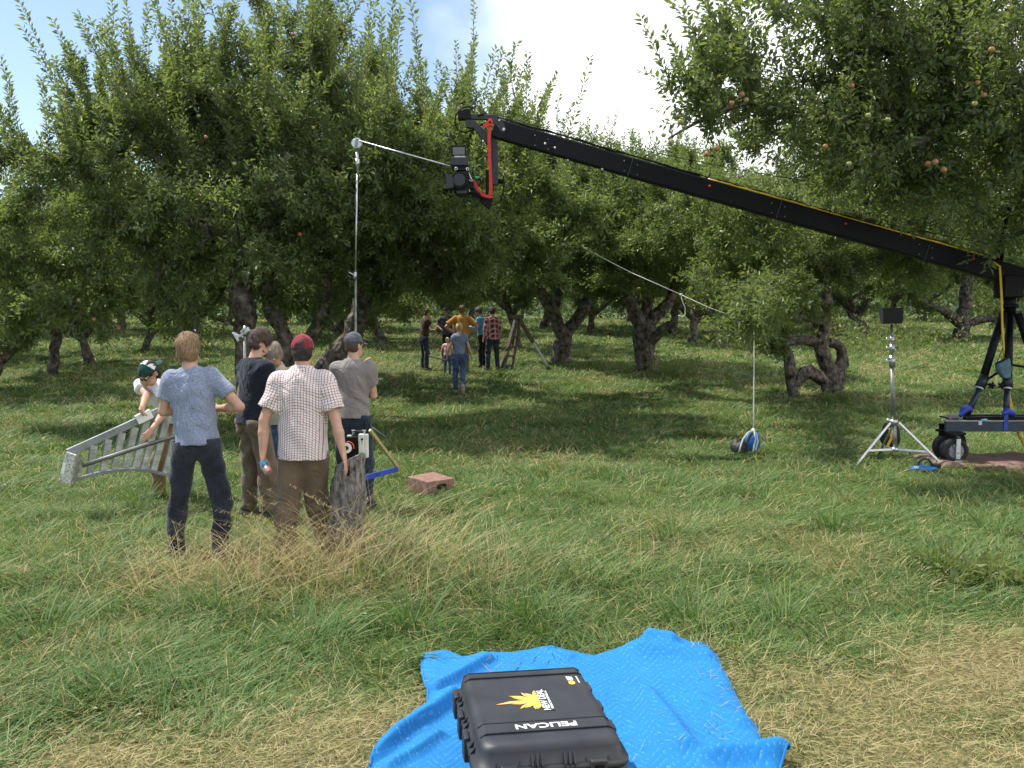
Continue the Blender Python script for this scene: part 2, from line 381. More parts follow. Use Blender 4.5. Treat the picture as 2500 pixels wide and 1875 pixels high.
def tree_meshes(limbs, cr, n1=60, nsh=2200, nsp=120, L=.085, seed=1, splen=(.6, 1.5), per=16, lift=.35, keep=None, mat_leaf=None, sides=6, blobs=None, cut=None):
    """limbs: [(points, radii)] relative to the base; cr: list of (centre, radii) crown lobes"""
    rng = np.random.default_rng(seed)
    lp = [spline(p, r) for p, r in limbs]
    rng2 = np.random.default_rng(seed+5)
    lp2 = []
    for P, r in lp:
        P = P.copy(); P[1:-1] += rng2.normal(0, 1, (max(len(P)-2, 0), 3))*(r[1:-1, None]*.10); lp2.append((P, r*(1+.08*np.sin(np.arange(len(r))*.9+seed))))
    tv, tq = tubes_np(lp2, 10, .16, seed)
    nodes_p = np.concatenate([P[int(len(P)*.3):] for P, r in lp]); nodes_r = np.concatenate([r[int(len(P)*.3):] for P, r in lp])
    vols = np.array([r[0]*r[1]*r[2] for c, r in cr]); pr = vols/vols.sum()
    tg = []
    for k in range(n1):
        c, r = cr[rng.choice(len(cr), p=pr)]
        v = nrm(rng.normal(0, 1, 3)); rad = rng.uniform(.15, 1)**.45
        tg.append(np.array(c) + v*np.array(r)*rad*(.82+.3*rng.random()))
    tg = np.array(tg); cen = np.average(np.array([c for c, r in cr]), axis=0, weights=vols)
    tg = tg[tg[:, 2] > .5]
    if cut is not None: tg = tg[cut(tg)]
    tg = tg[np.argsort(np.linalg.norm(tg-cen, axis=1))]
    br = []; bn = []; bo = []
    for T in tg:
        dd = np.linalg.norm(nodes_p - T, axis=1) + .25*np.maximum(nodes_p[:, 2]-T[2], 0)
        k = int(np.argmin(dd)); A = nodes_p[k]; dist = np.linalg.norm(T-A)
        if dist < .15: continue
        ctl = (A+T)/2 + np.array([0, 0, .16*dist]) + rng.normal(0, .11*dist, 3)
        m = max(4, int(dist/.16)); t = np.linspace(0, 1, m)[:, None]
        P = A*(1-t)**2 + 2*ctl*t*(1-t) + T*t*t; P[1:] += rng.normal(0, .018, (m-1, 3))
        r0 = min(nodes_r[k]*.75, .018+.014*dist); r1 = .006
        rr = r0+(r1-r0)*t[:, 0]
        br.append((P, rr)); nodes_p = np.concatenate([nodes_p, P[1:]]); nodes_r = np.concatenate([nodes_r, rr[1:]])
        bn.append(P[m//4:]); bo.append(np.repeat([nrm(T-A)], len(P[m//4:]), 0))
    bv, bq = tubes_np(br, 5, 0, seed)
    bn = np.concatenate(bn); bo = np.concatenate(bo)
    # leafy shoots, some straight off the thinner limbs
    for P, r in lp:
        m_ = r < .13
        if m_.sum() > 2:
            q_ = np.repeat(P[m_], 2, 0); bn = np.concatenate([bn, q_+rng.normal(0, .12, q_.shape)]); bo = np.concatenate([bo, nrm(rng.normal(0, 1, q_.shape))])
    k = rng.integers(0, len(bn), nsh); st = bn[k] + rng.normal(0, .07, (nsh, 3))
    outw = nrm(st-cen); dr = nrm(outw*.45 + bo[k]*.35 + rng.normal(0, .55, (nsh, 3)) + np.array([0, 0, lift]))
    ln = rng.uniform(.2, .55, nsh)
    if cut is not None: ok_ = cut(st) & cut(st+dr*ln[:, None]); st, dr, ln = st[ok_], dr[ok_], ln[ok_]
    (v1, t1), (_, b1) = shoot_leaves(st, dr, ln, per, rng, L)
    w1, q1 = twig_tubes(st, dr, ln, b1, .0045)
    Vs = [v1]; Ts = [t1]; wv = [bv, w1]; wq = [bq, q1+len(bv)]; nb = len(bv)+len(w1)
    # water sprouts
    if nsp:
        top = bn[:, 2] - cen[2] > -.15*max(r[2] for c, r in cr)
        idx = np.nonzero(top)[0]; k = rng.choice(idx, nsp)
        st = bn[k]+rng.normal(0, .05, (nsp, 3)); outw = nrm(st-cen); outw[:, 2] = 0
        dr = nrm(outw*.28 + np.array([0, 0, 1.]) + rng.normal(0, .19, (nsp, 3))); ln = splen[0]+(splen[1]-splen[0])*rng.beta(1.3, 2.2, nsp)
        if cut is not None: ok_ = cut(st) & cut(st+dr*ln[:, None]); st, dr, ln = st[ok_], dr[ok_], ln[ok_]
        n = int(np.mean(splen)/.019)
        (v2, t2), (_, b2) = shoot_leaves(st, dr, ln, n, rng, L*1.05, spread=.85, droop=.08, curve=.14)
        w2, q2 = twig_tubes(st, dr, ln, b2, .008)
        Vs.append(v2); Ts.append(t2+len(v1)); wv.append(w2); wq.append(q2+nb)
    V = np.concatenate(Vs); T = np.concatenate(Ts)
    if cut is not None:
        ok = cut(V.reshape(-1, 4, 3)[:, 0]); sel = np.repeat(ok, 4)
        V = V[sel]; n = len(V)//4; i = np.arange(n)*4; T = np.stack([i, i+1, i+2, i, i+2, i+3], -1).reshape(-1)
    me_t = np_mesh('trunk', tv, tq, 4, True); me_t.materials.append(M_bark)
    me_b = np_mesh('branches', np.concatenate(wv), np.concatenate(wq), 4, True); me_b.materials.append(M_bark)
    me_c = np_mesh('crown', V, T, 3, False)
    n = len(V)//4; lv = np.clip(rng.beta(2.2, 2.2, n)*.93 + (rng.random(n) > .985)*.6, 0, 1)
    # young paler leaves near the shoot tips, patches of tone over the crown
    pz = V.reshape(-1, 4, 3)[:, 0]; lv = np.clip(lv*.75 + .25*fbm(pz[:, 0]*1.2+pz[:, 1]*.5, pz[:, 2]*1.2, seed), 0, 1)
    fattr(me_c, 'lv', np.repeat(lv, 2)); me_c.materials.append(mat_leaf or M_leaf)
    return me_t, me_b, me_c
def place_tree(base, meshes, label, group=None, rz=0, s=1, name='apple_tree', cat='apple tree'):
    e = empty(name, base, label, cat, group, rz); e.scale = (s, s, s)
    for n, me in zip(('trunk', 'branches', 'crown'), meshes): link_mesh(n, me, None, e)
    return e
M_apple = mat('apple skin', (.24, .055, .03), .4, var=.6, scale=40, bump=.02, col2=(.22, .17, .05))
M_apple_y = mat('yellow apple skin', (.27, .25, .08), .4, var=.4, scale=40, bump=.02, col2=(.19, .20, .06))
M_stem = mat('stalk', (.08, .05, .03), .9)
def apple_mesh():
    mb = MB(); n = 12; vs = []; prof = [(0, .022), (.012, .028), (.026, .027), (.034, .014), (.036, 0), (.032, -.016), (.022, -.027), (.010, -.029), (0, -.025)]
    m = len(prof)
    for r, z in prof:
        for k in range(n): a = 2*PI*k/n; vs.append((r*math.cos(a), r*math.sin(a), z))
    fs = [(i*n+k, (i+1)*n+k, (i+1)*n+(k+1) % n, i*n+(k+1) % n) for i in range(m-1) for k in range(n)]
    me = bpy.data.meshes.new('apple'); me.from_pydata(vs, [], fs); me.polygons.foreach_set('use_smooth', [True]*len(fs)); me.update()
    return me
APM = [apple_mesh(), apple_mesh()]; APM[0].materials.append(M_apple); APM[1].materials.append(M_apple_y)
def apples(tree, pts, rng):
    for (u, v, Y, kind) in pts:
        o = bpy.data.objects.new('apple', APM[kind]); C.objects.link(o); o.parent = tree
        p = at(u, v, Y) - tree.location
        if tree.rotation_euler.z: p = Matrix.Rotation(-tree.rotation_euler.z, 3, 'Z') @ p
        o.location = p/tree.scale[0]; o.rotation_euler = (rng.uniform(-.4, .4), rng.uniform(-.4, .4), 0); k = rng.uniform(.78, 1.0); o.scale = (k, k, k)
def rel(base, pts): return [tuple(at(*p)-base) for p in pts]
arng = random.Random(4)

def big_trees():
    # --- the great tree on the left
    b = gat(620, 16.5)
    L = [(rel(b, [(622, 1010, 16.5), (606, 900, 16.5), (598, 780, 16.4), (585, 690, 16.3), (578, 620, 16.2), (560, 560, 16.3), (545, 480, 16.4), (540, 390, 16.5)]), [.32, .22, .20, .19, .18, .15, .12, .07]),
         (rel(b, [(578, 620, 16.2), (520, 560, 15.9), (455, 530, 15.6), (390, 522, 15.4), (320, 535, 15.2), (245, 580, 15.1)]), [.2, .17, .15, .13, .09, .05]),
         (rel(b, [(520, 560, 15.9), (470, 610, 15.5), (430, 645, 15.3), (385, 672, 15.2)]), [.12, .09, .08, .05]),
         (rel(b, [(640, 1005, 16.7), (700, 860, 16.6), (670, 770, 16.6), (655, 700, 16.6), (670, 600, 16.8), (700, 500, 17), (720, 400, 17)]), [.2, .15, .13, .12, .1, .08, .05]),
         (rel(b, [(640, 1000, 16.9), (755, 830, 17), (790, 745, 17.2), (800, 650, 17.2), (830, 540, 17.2)]), [.2, .13, .11, .09, .05]),
         (rel(b, [(560, 560, 16.3), (470, 450, 15.8), (400, 400, 15.4), (330, 330, 15.2)]), [.13, .1, .07, .04]),
         (rel(b, [(578, 620, 16.2), (520, 600, 17.2), (400, 560, 18.2), (300, 450, 18.8)]), [.16, .12, .08, .04]),
         (rel(b, [(590, 700, 16.3), (650, 560, 15.6), (700, 450, 15), (690, 330, 14.8)]), [.15, .12, .08, .04])]
    cr = [((-1.5, 0, 4.4), (2.4, 2.4, 1.75)), ((.4, .2, 5.2), (2.1, 2.3, 2.1)), ((-3.5, -.3, 2.9), (1.4, 1.6, 1.0)), ((1.2, .2, 3.7), (1.3, 1.8, 1.5)), ((-3.2, -.9, 2.4), (1.6, 1.1, .7)), ((.3, -2.0, 3.2), (1.9, .7, .9)), ((-1.8, -2.2, 3.4), (1.9, .6, .8)), ((-1.7, -.8, 2.0), (1.5, 1.2, .75)), ((.4, -1.5, 2.55), (1.6, .8, .5))]
    ms = tree_meshes(L, cr, 265, 8600, 440, .10, 11, (.6, 2.2), 15)
    t = place_tree(b, ms, 'huge old apple tree on the left, its dark crown towering over the men', 'old apple trees in the orchard')
    apples(t, [(715, 84, 15.2, 0), (503, 335, 14.4, 0), (189, 355, 14.7, 0), (200, 430, 14.6, 0), (765, 312, 14.6, 1), (572, 400, 14.3, 1), (822, 420, 14.8, 0), (790, 505, 14.7, 1), (820, 577, 14.6, 1), (485, 283, 14.5, 1),
               (230, 780, 14.8, 0), (192, 733, 15, 1), (732, 572, 14.6, 0), (290, 802, 14.8, 0), (730, 463, 14.5, 1)], arng)
    # --- leaning tree
    b = gat(800, 18.5)
    L = [(rel(b, [(770, 985, 18.5), (800, 900, 18.5), (842, 850, 18.5), (870, 790, 18.5), (895, 720, 18.4), (935, 665, 18.3), (1000, 640, 18), (1080, 655, 17.6), (1160, 650, 17.3)]), [.3, .25, .22, .2, .19, .17, .13, .09, .05]),
         (rel(b, [(895, 720, 18.4), (890, 620, 18.6), (910, 500, 18.8), (930, 380, 19)]), [.17, .14, .1, .05]),
         (rel(b, [(935, 665, 18.3), (1010, 560, 18.6), (1090, 450, 19), (1150, 380, 19)]), [.14, .12, .08, .04]),
         (rel(b, [(1000, 640, 18), (1130, 545, 17.3), (1200, 560, 17), (1290, 620, 16.8), (1340, 660, 16.6)]), [.1, .09, .07, .06, .03])]
    cr = [((1.5, .2, 4.5), (1.6, 2.1, 1.8)), ((1.8, -.6, 3.0), (1.9, 1.7, .9)), ((3.2, 0, 4.8), (1.3, 1.7, 1.4)), ((3.6, -2.4, 3.6), (1.5, 1.4, .7)), ((2.0, -3.0, 4.3), (1.6, 1.3, .9)), ((3.0, 3.2, 4.5), (1.9, 1.8, 1.2))]  # last lobe, at the back, is added to cast more ground shade
    ms = tree_meshes(L, cr, 200, 7200, 270, .10, 23, (.6, 2.6), 15)
    t = place_tree(b, ms, 'apple tree with a thick trunk leaning right behind the man in the grey cap', 'old apple trees in the orchard')
    apples(t, [(947, 547, 16.6, 1), (962, 548, 16.6, 0), (1183, 557, 16.4, 0), (1088, 610, 16.5, 1), (1108, 608, 16.5, 1), (1020, 640, 17, 1), (1072, 490, 16.8, 1)], arng)
    # --- big tree at the right edge, close
    b = gat(2790, 12.6)
    def crane_clear(p):
        # nothing grows through the crane: leaves keep clear of the boom and the air under it
        x = p[:, 0]+b.x; z = p[:, 2]+b.z; y = p[:, 1]+b.y; zb = 5.05 - (x+.2)*.385; za = 5.05 - (x*1.18+.2)*.385
        return (z > np.where(y < 12.4, 1.9+(za-1.9)*.86+.27, zb+.30)) | (x > 6.75)
    L = [(rel(b, [(2795, 1120, 12.6), (2780, 900, 12.6), (2740, 720, 12.6), (2700, 560, 12.5)]), [.3, .24, .2, .17]),
         (rel(b, [(2740, 720, 12.6), (2560, 500, 12.2), (2440, 270, 11.9), (2390, 250, 11.8), (2330, 300, 11.6), (2240, 345, 11.4), (2110, 385, 11.2)]), [.17, .13, .1, .08, .07, .05, .025]),
         (rel(b, [(2440, 270, 11.9), (2300, 180, 11.9), (2160, 120, 11.8), (2060, 60, 11.8)]), [.1, .07, .05, .02]),
         (rel(b, [(2330, 300, 11.6), (2150, 260, 11.4), (1960, 290, 11.3), (1830, 250, 11.2), (1700, 300, 11.1), (1630, 340, 11.1)]), [.06, .045, .035, .025, .018, .008]),
         (rel(b, [(2700, 560, 12.5), (2650, 300, 12.4), (2560, 100, 12.3), (2500, -60, 12.2)]), [.17, .13, .1, .05]),
         (rel(b, [(2740, 720, 12.6), (2850, 500, 13), (2960, 300, 13.4)]), [.15, .11, .05]),
         (rel(b, [(2700, 560, 12.5), (2560, 420, 13.6), (2380, 300, 14.5), (2250, 250, 15)]), [.13, .1, .07, .03])]
    cr = [((-2.5, -.8, 4.7), (2.5, 1.9, 1.8)), ((-.5, 0, 4.8), (2.6, 2.3, 2.1)), ((-4.7, -1.0, 4.9), (1.5, 1.3, 1.2)), ((-5.9, -1.5, 4.7), (1.2, .9, .8)), ((-1.2, -1.2, 3.2), (1.0, .9, .9)), ((-3.6, .4, 4.0), (1.8, 1.2, 1.1))]
    ms = tree_meshes(L, cr, 220, 5900, 470, .095, 37, (.5, 1.7), 16, cut=crane_clear)
    t = place_tree(b, ms, 'large apple tree at the right edge whose fruiting branches reach over the crane arm', 'old apple trees in the orchard')
    apples(t, [(1811, 231, 10.4, 0), (1786, 252, 10.4, 0), (1822, 244, 10.5, 1), (1663, 297, 10.6, 1), (1620, 330, 10.7, 1), (1639, 347, 10.7, 1), (1727, 376, 10.6, 0), (2380, 253, 10.1, 1), (2402, 232, 10.2, 0), (2387, 202, 10.2, 0),
               (2421, 122, 9.8, 0), (2120, 282, 9.8, 1), (2168, 292, 10.2, 1), (2015, 358, 10.3, 0), (2073, 400, 10.2, 1), (2283, 396, 10.2, 0), (2304, 415, 10.2, 0), (2265, 400, 10.3, 0), (2080, 210, 10.3, 0), (1750, 362, 10.6, 0)], arng)
    # --- hollow twisted tree
    b = gat(2031, 21.5)
    L = [(rel(b, [(2033, 985, 21.5), (2032, 950, 21.5), (2040, 915, 21.5), (2055, 885, 21.5), (2056, 860, 21.5), (2044, 842, 21.4), (2024, 836, 21.4)]), [.3, .25, .2, .14, .12, .11, .10]),
         (rel(b, [(2028, 950, 21.4), (2020, 905, 21.4), (2008, 862, 21.3), (2006, 835, 21.3), (2013, 800, 21.3), (2017, 740, 21.3), (2012, 660, 21.3), (2006, 580, 21.3), (2015, 480, 21.5), (2040, 380, 21.6)]), [.24, .19, .16, .15, .14, .135, .13, .12, .1, .05]),
         (rel(b, [(2025, 930, 21.4), (1996, 922, 21.3), (1974, 906, 21.1), (1955, 922, 21), (1938, 945, 21)]), [.18, .15, .16, .12, .09]),
         (rel(b, [(1936, 968, 21), (1934, 940, 21), (1928, 890, 21), (1919, 855, 21), (1908, 838, 20.9), (1880, 800, 20.4), (1860, 765, 18.8), (1850, 755, 16.5), (1842, 768, 13.0), (1835, 790, 12.6)]), [.11, .13, .12, .11, .1, .08, .055, .035, .012, .008]),
         (rel(b, [(1912, 838, 20.9), (1945, 830, 21), (1980, 832, 21.2), (2008, 842, 21.3)]), [.1, .11, .11, .12]),
         (rel(b, [(2012, 660, 21.3), (1960, 600, 20.6), (1880, 560, 20), (1790, 520, 19.8)]), [.1, .08, .05, .03]),
         (rel(b, [(2006, 600, 21.3), (2090, 520, 21.2), (2180, 460, 21)]), [.1, .07, .03]),
         (rel(b, [(2014, 790, 21.3), (1950, 775, 20.4), (1850, 768, 19.6), (1790, 790, 19)]), [.07, .055, .04, .02])]
    cr = [((-1.0, -.3, 4.1), (2.8, 2.3, 1.7)), ((1.1, 0, 4.6), (2.5, 2.2, 1.9)), ((-2.0, -1.5, 2.2), (1.7, 1.2, .6)), ((-3.1, -.6, 3.6), (1.4, 1.3, 1.1)), ((-3.3, -5.2, 2.5), (1.0, 1.8, .4)), ((-2.9, -3.4, 3.6), (1.6, 1.7, 1.0)), ((2.3, .6, 3.5), (2.3, 1.9, 1.2))]
    ms = tree_meshes(L, cr, 210, 8000, 110, .092, 41, (.5, 1.2), 15, cut=lambda p: ((p[:, 2] > 1.72) | (p[:, 0] < -1.25)) & (p[:, 2] > .8))
    t = place_tree(b, ms, 'gnarled apple tree with a twisted hollow trunk forming loops, behind the hanging rope', 'old apple trees in the orchard')
    apples(t, [(1718, 717, 18, 0), (1728, 722, 18, 1), (1858, 720, 18.4, 0), (1560, 705, 18, 0)], arng)
    # --- V-shaped tree in the middle distance
    b = gat(1372, 29)
    L = [(rel(b, [(1371, 885, 29), (1372, 850, 29), (1377, 818, 29)]), [.36, .3, .27]),
         (rel(b, [(1374, 822, 29), (1352, 765, 28.8), (1328, 722, 28.5), (1300, 690, 28.3), (1270, 640, 28)]), [.24, .2, .17, .13, .08]),
         (rel(b, [(1378, 822, 29), (1412, 775, 29), (1432, 738, 29.2), (1450, 700, 29.4), (1480, 620, 29.4)]), [.23, .19, .16, .13, .07]),
         (rel(b, [(1352, 765, 28.8), (1370, 680, 29), (1380, 560, 29.2)]), [.14, .11, .06])]
    cr = [((-.3, 0, 4.4), (3.0, 2.7, 1.9)), ((-1, -.5, 5.8), (2.1, 2, 1.1)), ((1.4, 0, 3.3), (2.3, 2.2, 1.0))]
    ms = tree_meshes(L, cr, 150, 5200, 260, .11, 53, (.8, 1.9), 14, cut=lambda p: p[:, 2] > 2.1+.5*np.sin(p[:, 0]*2.1))
    t = place_tree(b, ms, 'apple tree with a clear V-shaped fork just right of the wooden ladder', 'old apple trees in the orchard')
    apples(t, [(1420, 560, 26.2, 1), (1431, 562, 26.2, 1), (1265, 643, 26, 1), (1282, 645, 26, 1), (1433, 648, 26, 1), (1404, 715, 26.5, 0), (1292, 460, 26, 1)], arng)
    # --- stubby tree
    b = gat(1577, 26.6)
    L = [(rel(b, [(1582, 905, 26.6), (1574, 870, 26.6), (1572, 830, 26.6), (1570, 795, 26.6)]), [.34, .28, .3, .3]),
         (rel(b, [(1568, 800, 26.6), (1548, 760, 26.4), (1520, 700, 26.2), (1490, 620, 26)]), [.24, .18, .13, .07]),
         (rel(b, [(1575, 800, 26.6), (1602, 770, 26.6), (1640, 720, 26.7), (1660, 620, 26.8)]), [.24, .18, .13, .07]),
         (rel(b, [(1574, 845, 26.6), (1598, 825, 26.4), (1617, 803, 26.2), (1640, 785, 26)]), [.16, .15, .12, .05]),
         (rel(b, [(1570, 795, 26.6), (1585, 700, 26.8), (1590, 560, 27)]), [.18, .12, .06])]
    cr = [((.4, 0, 4.2), (2.7, 2.4, 1.8)), ((.8, 0, 5.2), (1.8, 1.8, 1.0)), ((-1, -.4, 2.8), (1.9, 1.7, .8)), ((-1.2, -3.3, 4.0), (2.0, 1.5, 1.1))]  # last lobe reaches forward, added to shade the middle ground
    ms = tree_meshes(L, cr, 160, 6000, 200, .105, 61, (.6, 1.4), 14, cut=lambda p: p[:, 2] > 1.8+.4*np.sin(p[:, 0]*1.7))
    t = place_tree(b, ms, 'apple tree with a stubby knobbly trunk left of the hanging rope', 'old apple trees in the orchard')
    # --- pale forked tree far right
    b = gat(2347, 38)
    L = [(rel(b, [(2347, 845, 38), (2347, 810, 38), (2349, 785, 38), (2356, 740, 38), (2362, 690, 38), (2366, 620, 38), (2380, 500, 38)]), [.42, .30, .25, .24, .22, .19, .10]),
         (rel(b, [(2345, 795, 38), (2318, 768, 37.6), (2290, 752, 37.2), (2255, 738, 37), (2222, 718, 37), (2200, 700, 37)]), [.22, .19, .14, .11, .08, .04]),
         (rel(b, [(2352, 800, 38), (2385, 784, 38), (2430, 778, 38), (2510, 782, 38)]), [.18, .16, .13, .10])]
    cr = [((0, 0, 5.4), (3.8, 3.3, 2.1)), ((2.5, 0, 4.0), (2.4, 2.2, 1.1))]
    ms = tree_meshes(L, cr, 110, 3000, 90, .13, 67, (.8, 1.6), 14, mat_leaf=M_leaf2)
    place_tree(b, ms, 'pale grey forked apple tree in the sunlit field behind the crane tripod', 'old apple trees in the orchard')
big_trees()

def auto_limbs(rng, h0=1.3, lean=.2, spread=2.0, top=3.6, n=4, r=.25):
    a0 = rng.uniform(0, 6.28); fx = lean*math.cos(a0); fy = lean*math.sin(a0)
    L = [([(0, 0, -.1), (fx*.4, fy*.4, h0*.5), (fx, fy, h0)], [r*1.15, r*.9, r*.85])]
    for k in range(n):
        a = a0 + 2*PI*k/n + rng.uniform(-.4, .4); s = spread*rng.uniform(.7, 1.1); z = rng.uniform(.7, 1.05)
        L.append(([(fx, fy, h0*.92), (fx+.35*s*math.cos(a), fy+.35*s*math.sin(a), h0+.45*z), (fx+.7*s*math.cos(a+.2), fy+.7*s*math.sin(a+.2), h0+1.1*z), (fx+s*math.cos(a+.3), fy+s*math.sin(a+.3), top*z)],
                  [r*.72, r*.55, r*.36, r*.15]))
    return L
def orchard():
    rng = random.Random(8)
    kinds = []
    for s in range(3):
        L = auto_limbs(rng, rng.uniform(.9, 1.5), rng.uniform(.1, .5), rng.uniform(1.8, 2.4), 3.4, 4, .18)
        cr = [((0, 0, 3.7), (2.9, 2.8, 1.7)), ((rng.uniform(-1, 1), rng.uniform(-1, 1), 4.9), (2.0, 2.0, 1.0)), ((rng.uniform(-1, 1), 0, 2.4), (2.5, 2.5, .6))]
        kinds.append(tree_meshes(L, cr, 95, 3300, 130, .12, 101+s, (.6, 1.3), 13, cut=lambda p: p[:, 2] > 1.55+.45*np.sin(p[:, 0]*1.9+p[:, 1]), mat_leaf=M_leaf if s == 0 else M_leaf2))
    # seen trunks left of the great tree, then rows behind
    spots = [(-25, 22.5, 0, 'dark apple tree at the far left edge with a low split trunk'), (128, 25.5, 1, 'apple tree at the left with a steep forked trunk behind the bending man'),
             (222, 28.5, 0, 'apple tree at the left whose low branches sweep out above the green cap'), (355, 33, 2, 'small trunked apple tree seen in the gap left of the blond man'),
             (1262, 34, 1, 'shaded leaning apple tree directly behind the wooden ladder'),
             (855, 24, 1, 'apple tree added to shade the ground, hidden behind the leaning trunk'), (935, 36, 2, 'distant apple tree seen between the grey cap and the brown T-shirt'), (1075, 41, 0, 'distant apple tree directly behind the group standing under the trees')]  # first tree here is added to cast shade round the far group
    for i, (u, Y, k, lab) in enumerate(spots):
        place_tree(gat(u, Y, -.05), kinds[k], lab, 'old apple trees in the orchard', rng.uniform(0, 6.28), rng.uniform(.8, .9) if u < 400 else rng.uniform(.92, 1.08))
    far = [(-120, 31), (60, 40), (180, 47), (300, 42), (470, 40), (560, 48), (700, 38), (760, 50), (850, 43), (980, 52), (1150, 50), (1250, 55), (1330, 44), (1440, 41), (1530, 50), (1640, 40), (1730, 48), (1800, 42), (1900, 50), (1990, 44),
           (2080, 52), (2170, 57), (2250, 54), (2440, 54), (2560, 48), (2700, 42), (2110, 39), (-260, 38), (2760, 30), (1690, 36)]
    where = ['beyond the far left edge', 'seen between the two leftmost split trunks', 'behind the left group of slanting trunks', 'above the green cap', 'between the blond man and the great trunk', 'deep behind the great trunk, left side',
             'directly behind the great trunks', 'deep in the gap above the maroon cap', 'right behind the leaning trunk', 'in the gap left of the brown T-shirt, far back', 'behind the orange T-shirt', 'behind the red plaid shirt, far back',
             'behind the pale leg of the wooden ladder', 'just right of the V-forked tree', 'left of the stubby trunk, far back', 'right of the stubby trunk', 'left of the hanging rope, far back', 'behind the hanging rope',
             'left of the hollow trunk, far back', 'behind the hollow trunk', 'between the hollow trunk and the steel stand', 'behind the black box, far back', 'left of the pale forked tree, far back', 'right of the crane tripod, far back',
             'beyond the right edge, middle row', 'beyond the right edge, near row', 'shading the bush behind the black box', 'beyond the left edge, second row', 'beyond the right edge, nearest row', 'shading the grass left of the rope']
    for i, (u, Y) in enumerate(far):
        place_tree(gat(u, Y, -.05), kinds[(i*2+1) % 3], 'far apple tree '+where[i], 'far apple trees in the back rows', rng.uniform(0, 6.28), rng.uniform(.85, 1.15))
    # woods beyond
    g = np.random.default_rng(77); n = 60000
    x = g.uniform(-48, 52, n); y = g.uniform(62, 80, n)
    top = 3.2+2.2*fbm(x*.25, y*.2, 31)+1.5*fbm(x*.9, y*.6, 12)
    z = g.random(n)**.8*top; pos = np.stack([x, y, gz(x, np.full(n, 60.))+z], -1)
    V, T = leaves_np(pos, nrm(g.normal(0, 1, (n, 3))+np.array([0, -.4, .3])), g, .42, .6)
    me = np_mesh('woods', V, T, 3); fattr(me, 'lv', np.repeat(np.clip(g.beta(2, 2, n)*.6+.4*fbm(x*.4, z*.6, 5), 0, .95), 2))
    o = link_mesh('far_woods', me, M_leaf2); tag(o, 'mass of pale green leafy scrub beyond the last orchard rows', 'woods', kind='stuff')
orchard()

# ------------------------------------------------------------------ grass
def straw_field(x, y):
    """share of dry mown straw at a spot"""
    e = 5.2 + .55*(x > .6)*np.clip(x-.6, 0, 2.2) - .35*np.clip(-x-.4, 0, 2) + 1.9*(fbm(x*1.3, y*1.3, 21, 3)-.5)
    near = np.clip((e-y)/.9, 0, 1)
    pt = np.clip((fbm(x*.8+7, y*.8, 33, 3)-.64)*6, 0, .38)
    far = np.clip((fbm(x*.35, y*.35, 44, 2)-.6)*5, 0, .25)*(y > 20)
    return np.clip(near*(.45+.5*fbm(x*3, y*3, 63, 2)) + pt + far, 0, 1)
def mark_straw():
    me = bpy.data.objects['ground'].data; n = len(me.vertices); co = np.empty(n*3, np.float32); me.vertices.foreach_get('co', co); co = co.reshape(-1, 3)
    fattr(me, 'straw', np.clip(straw_field(co[:, 0], co[:, 1])*.8, 0, 1), 'POINT')
mark_straw()
def blades(x, y, L, w, az, lean, g, seg=3, droop=.5, z0=None):
    n = len(x); z = gz(x, y) if z0 is None else z0
    t = np.linspace(0, 1, seg+1)
    dx, dy = np.cos(az), np.sin(az)
    hx = np.sin(lean)[:, None]*t + droop*(t**2)[None, :]*.55
    hz = np.cos(lean)[:, None]*t - droop*(t**2.2)[None, :]*.45*np.cos(lean)[:, None]
    jit = g.normal(0, .12, n)[:, None]*t**2
    px = x[:, None]+L[:, None]*(hx*dx[:, None] - jit*dy[:, None]); py = y[:, None]+L[:, None]*(hx*dy[:, None] + jit*dx[:, None]); pz = (z-.01)[:, None]+L[:, None]*np.maximum(hz, .02)
    tw = az + PI/2 + g.normal(0, .7, n); sx_, sy_ = np.cos(tw), np.sin(tw)
    wt_ = (w[:, None]*.5)*np.array([.8, 1, .75, .1] if seg == 3 else [.9, .9, .12])[None, :]
    A = np.stack([px-sx_[:, None]*wt_, py-sy_[:, None]*wt_, pz], -1); B = np.stack([px+sx_[:, None]*wt_, py+sy_[:, None]*wt_, pz+wt_*.5], -1)
    V = np.stack([A, B], 2).reshape(-1, 3); m = (seg+1)*2
    base = (np.arange(n)*m)[:, None]; k = np.arange(seg)*2
    Q = np.stack([base+k, base+k+1, base+k+3, base+k+2], -1).reshape(-1)
    return V, Q
def grass_obj(name, parts, label, cat='grass'):
    Vs = []; Qs = []; cs = []; n0 = 0
    for V, Q, c, seg in parts:
        Vs.append(V); Qs.append(Q+n0); cs.append(np.repeat(c, seg)); n0 += len(V)
    me = np_mesh(name, np.concatenate(Vs), np.concatenate(Qs), 4, True); fattr(me, 'lv', np.concatenate(cs))
    o = link_mesh(name, me, M_grass); tag(o, label, cat, kind='stuff'); return o
PITP = [tuple(at(u, v, 1.0)) for u, v in ((1050, 1610), (1200, 1605), (1380, 1595), (1590, 1560), (1700, 1580), (1760, 1680), (1830, 1790), (1870, 1870), (1880, 2000), (880, 2000), (925, 1870), (1060, 1750))]
PITP = [(d[0]*(.03-CAMZ)/(d[2]-CAMZ), (.03-CAMZ)/(d[2]-CAMZ)) for d in PITP]
def pit(x, y):
    """grass pressed flat under the blanket"""
    ins = np.zeros(np.shape(x), bool); n = len(PITP)
    for i in range(n):
        (x0, y0), (x1, y1) = PITP[i], PITP[(i+1) % n]
        c = ((y0 > y) != (y1 > y)) & (x < (x1-x0)*(y-y0)/((y1-y0) if y1 != y0 else 1e-9)+x0); ins ^= c
    return ins | ((x > 5.35) & (x < 8.4) & (y > 11.6) & (y < 12.95))
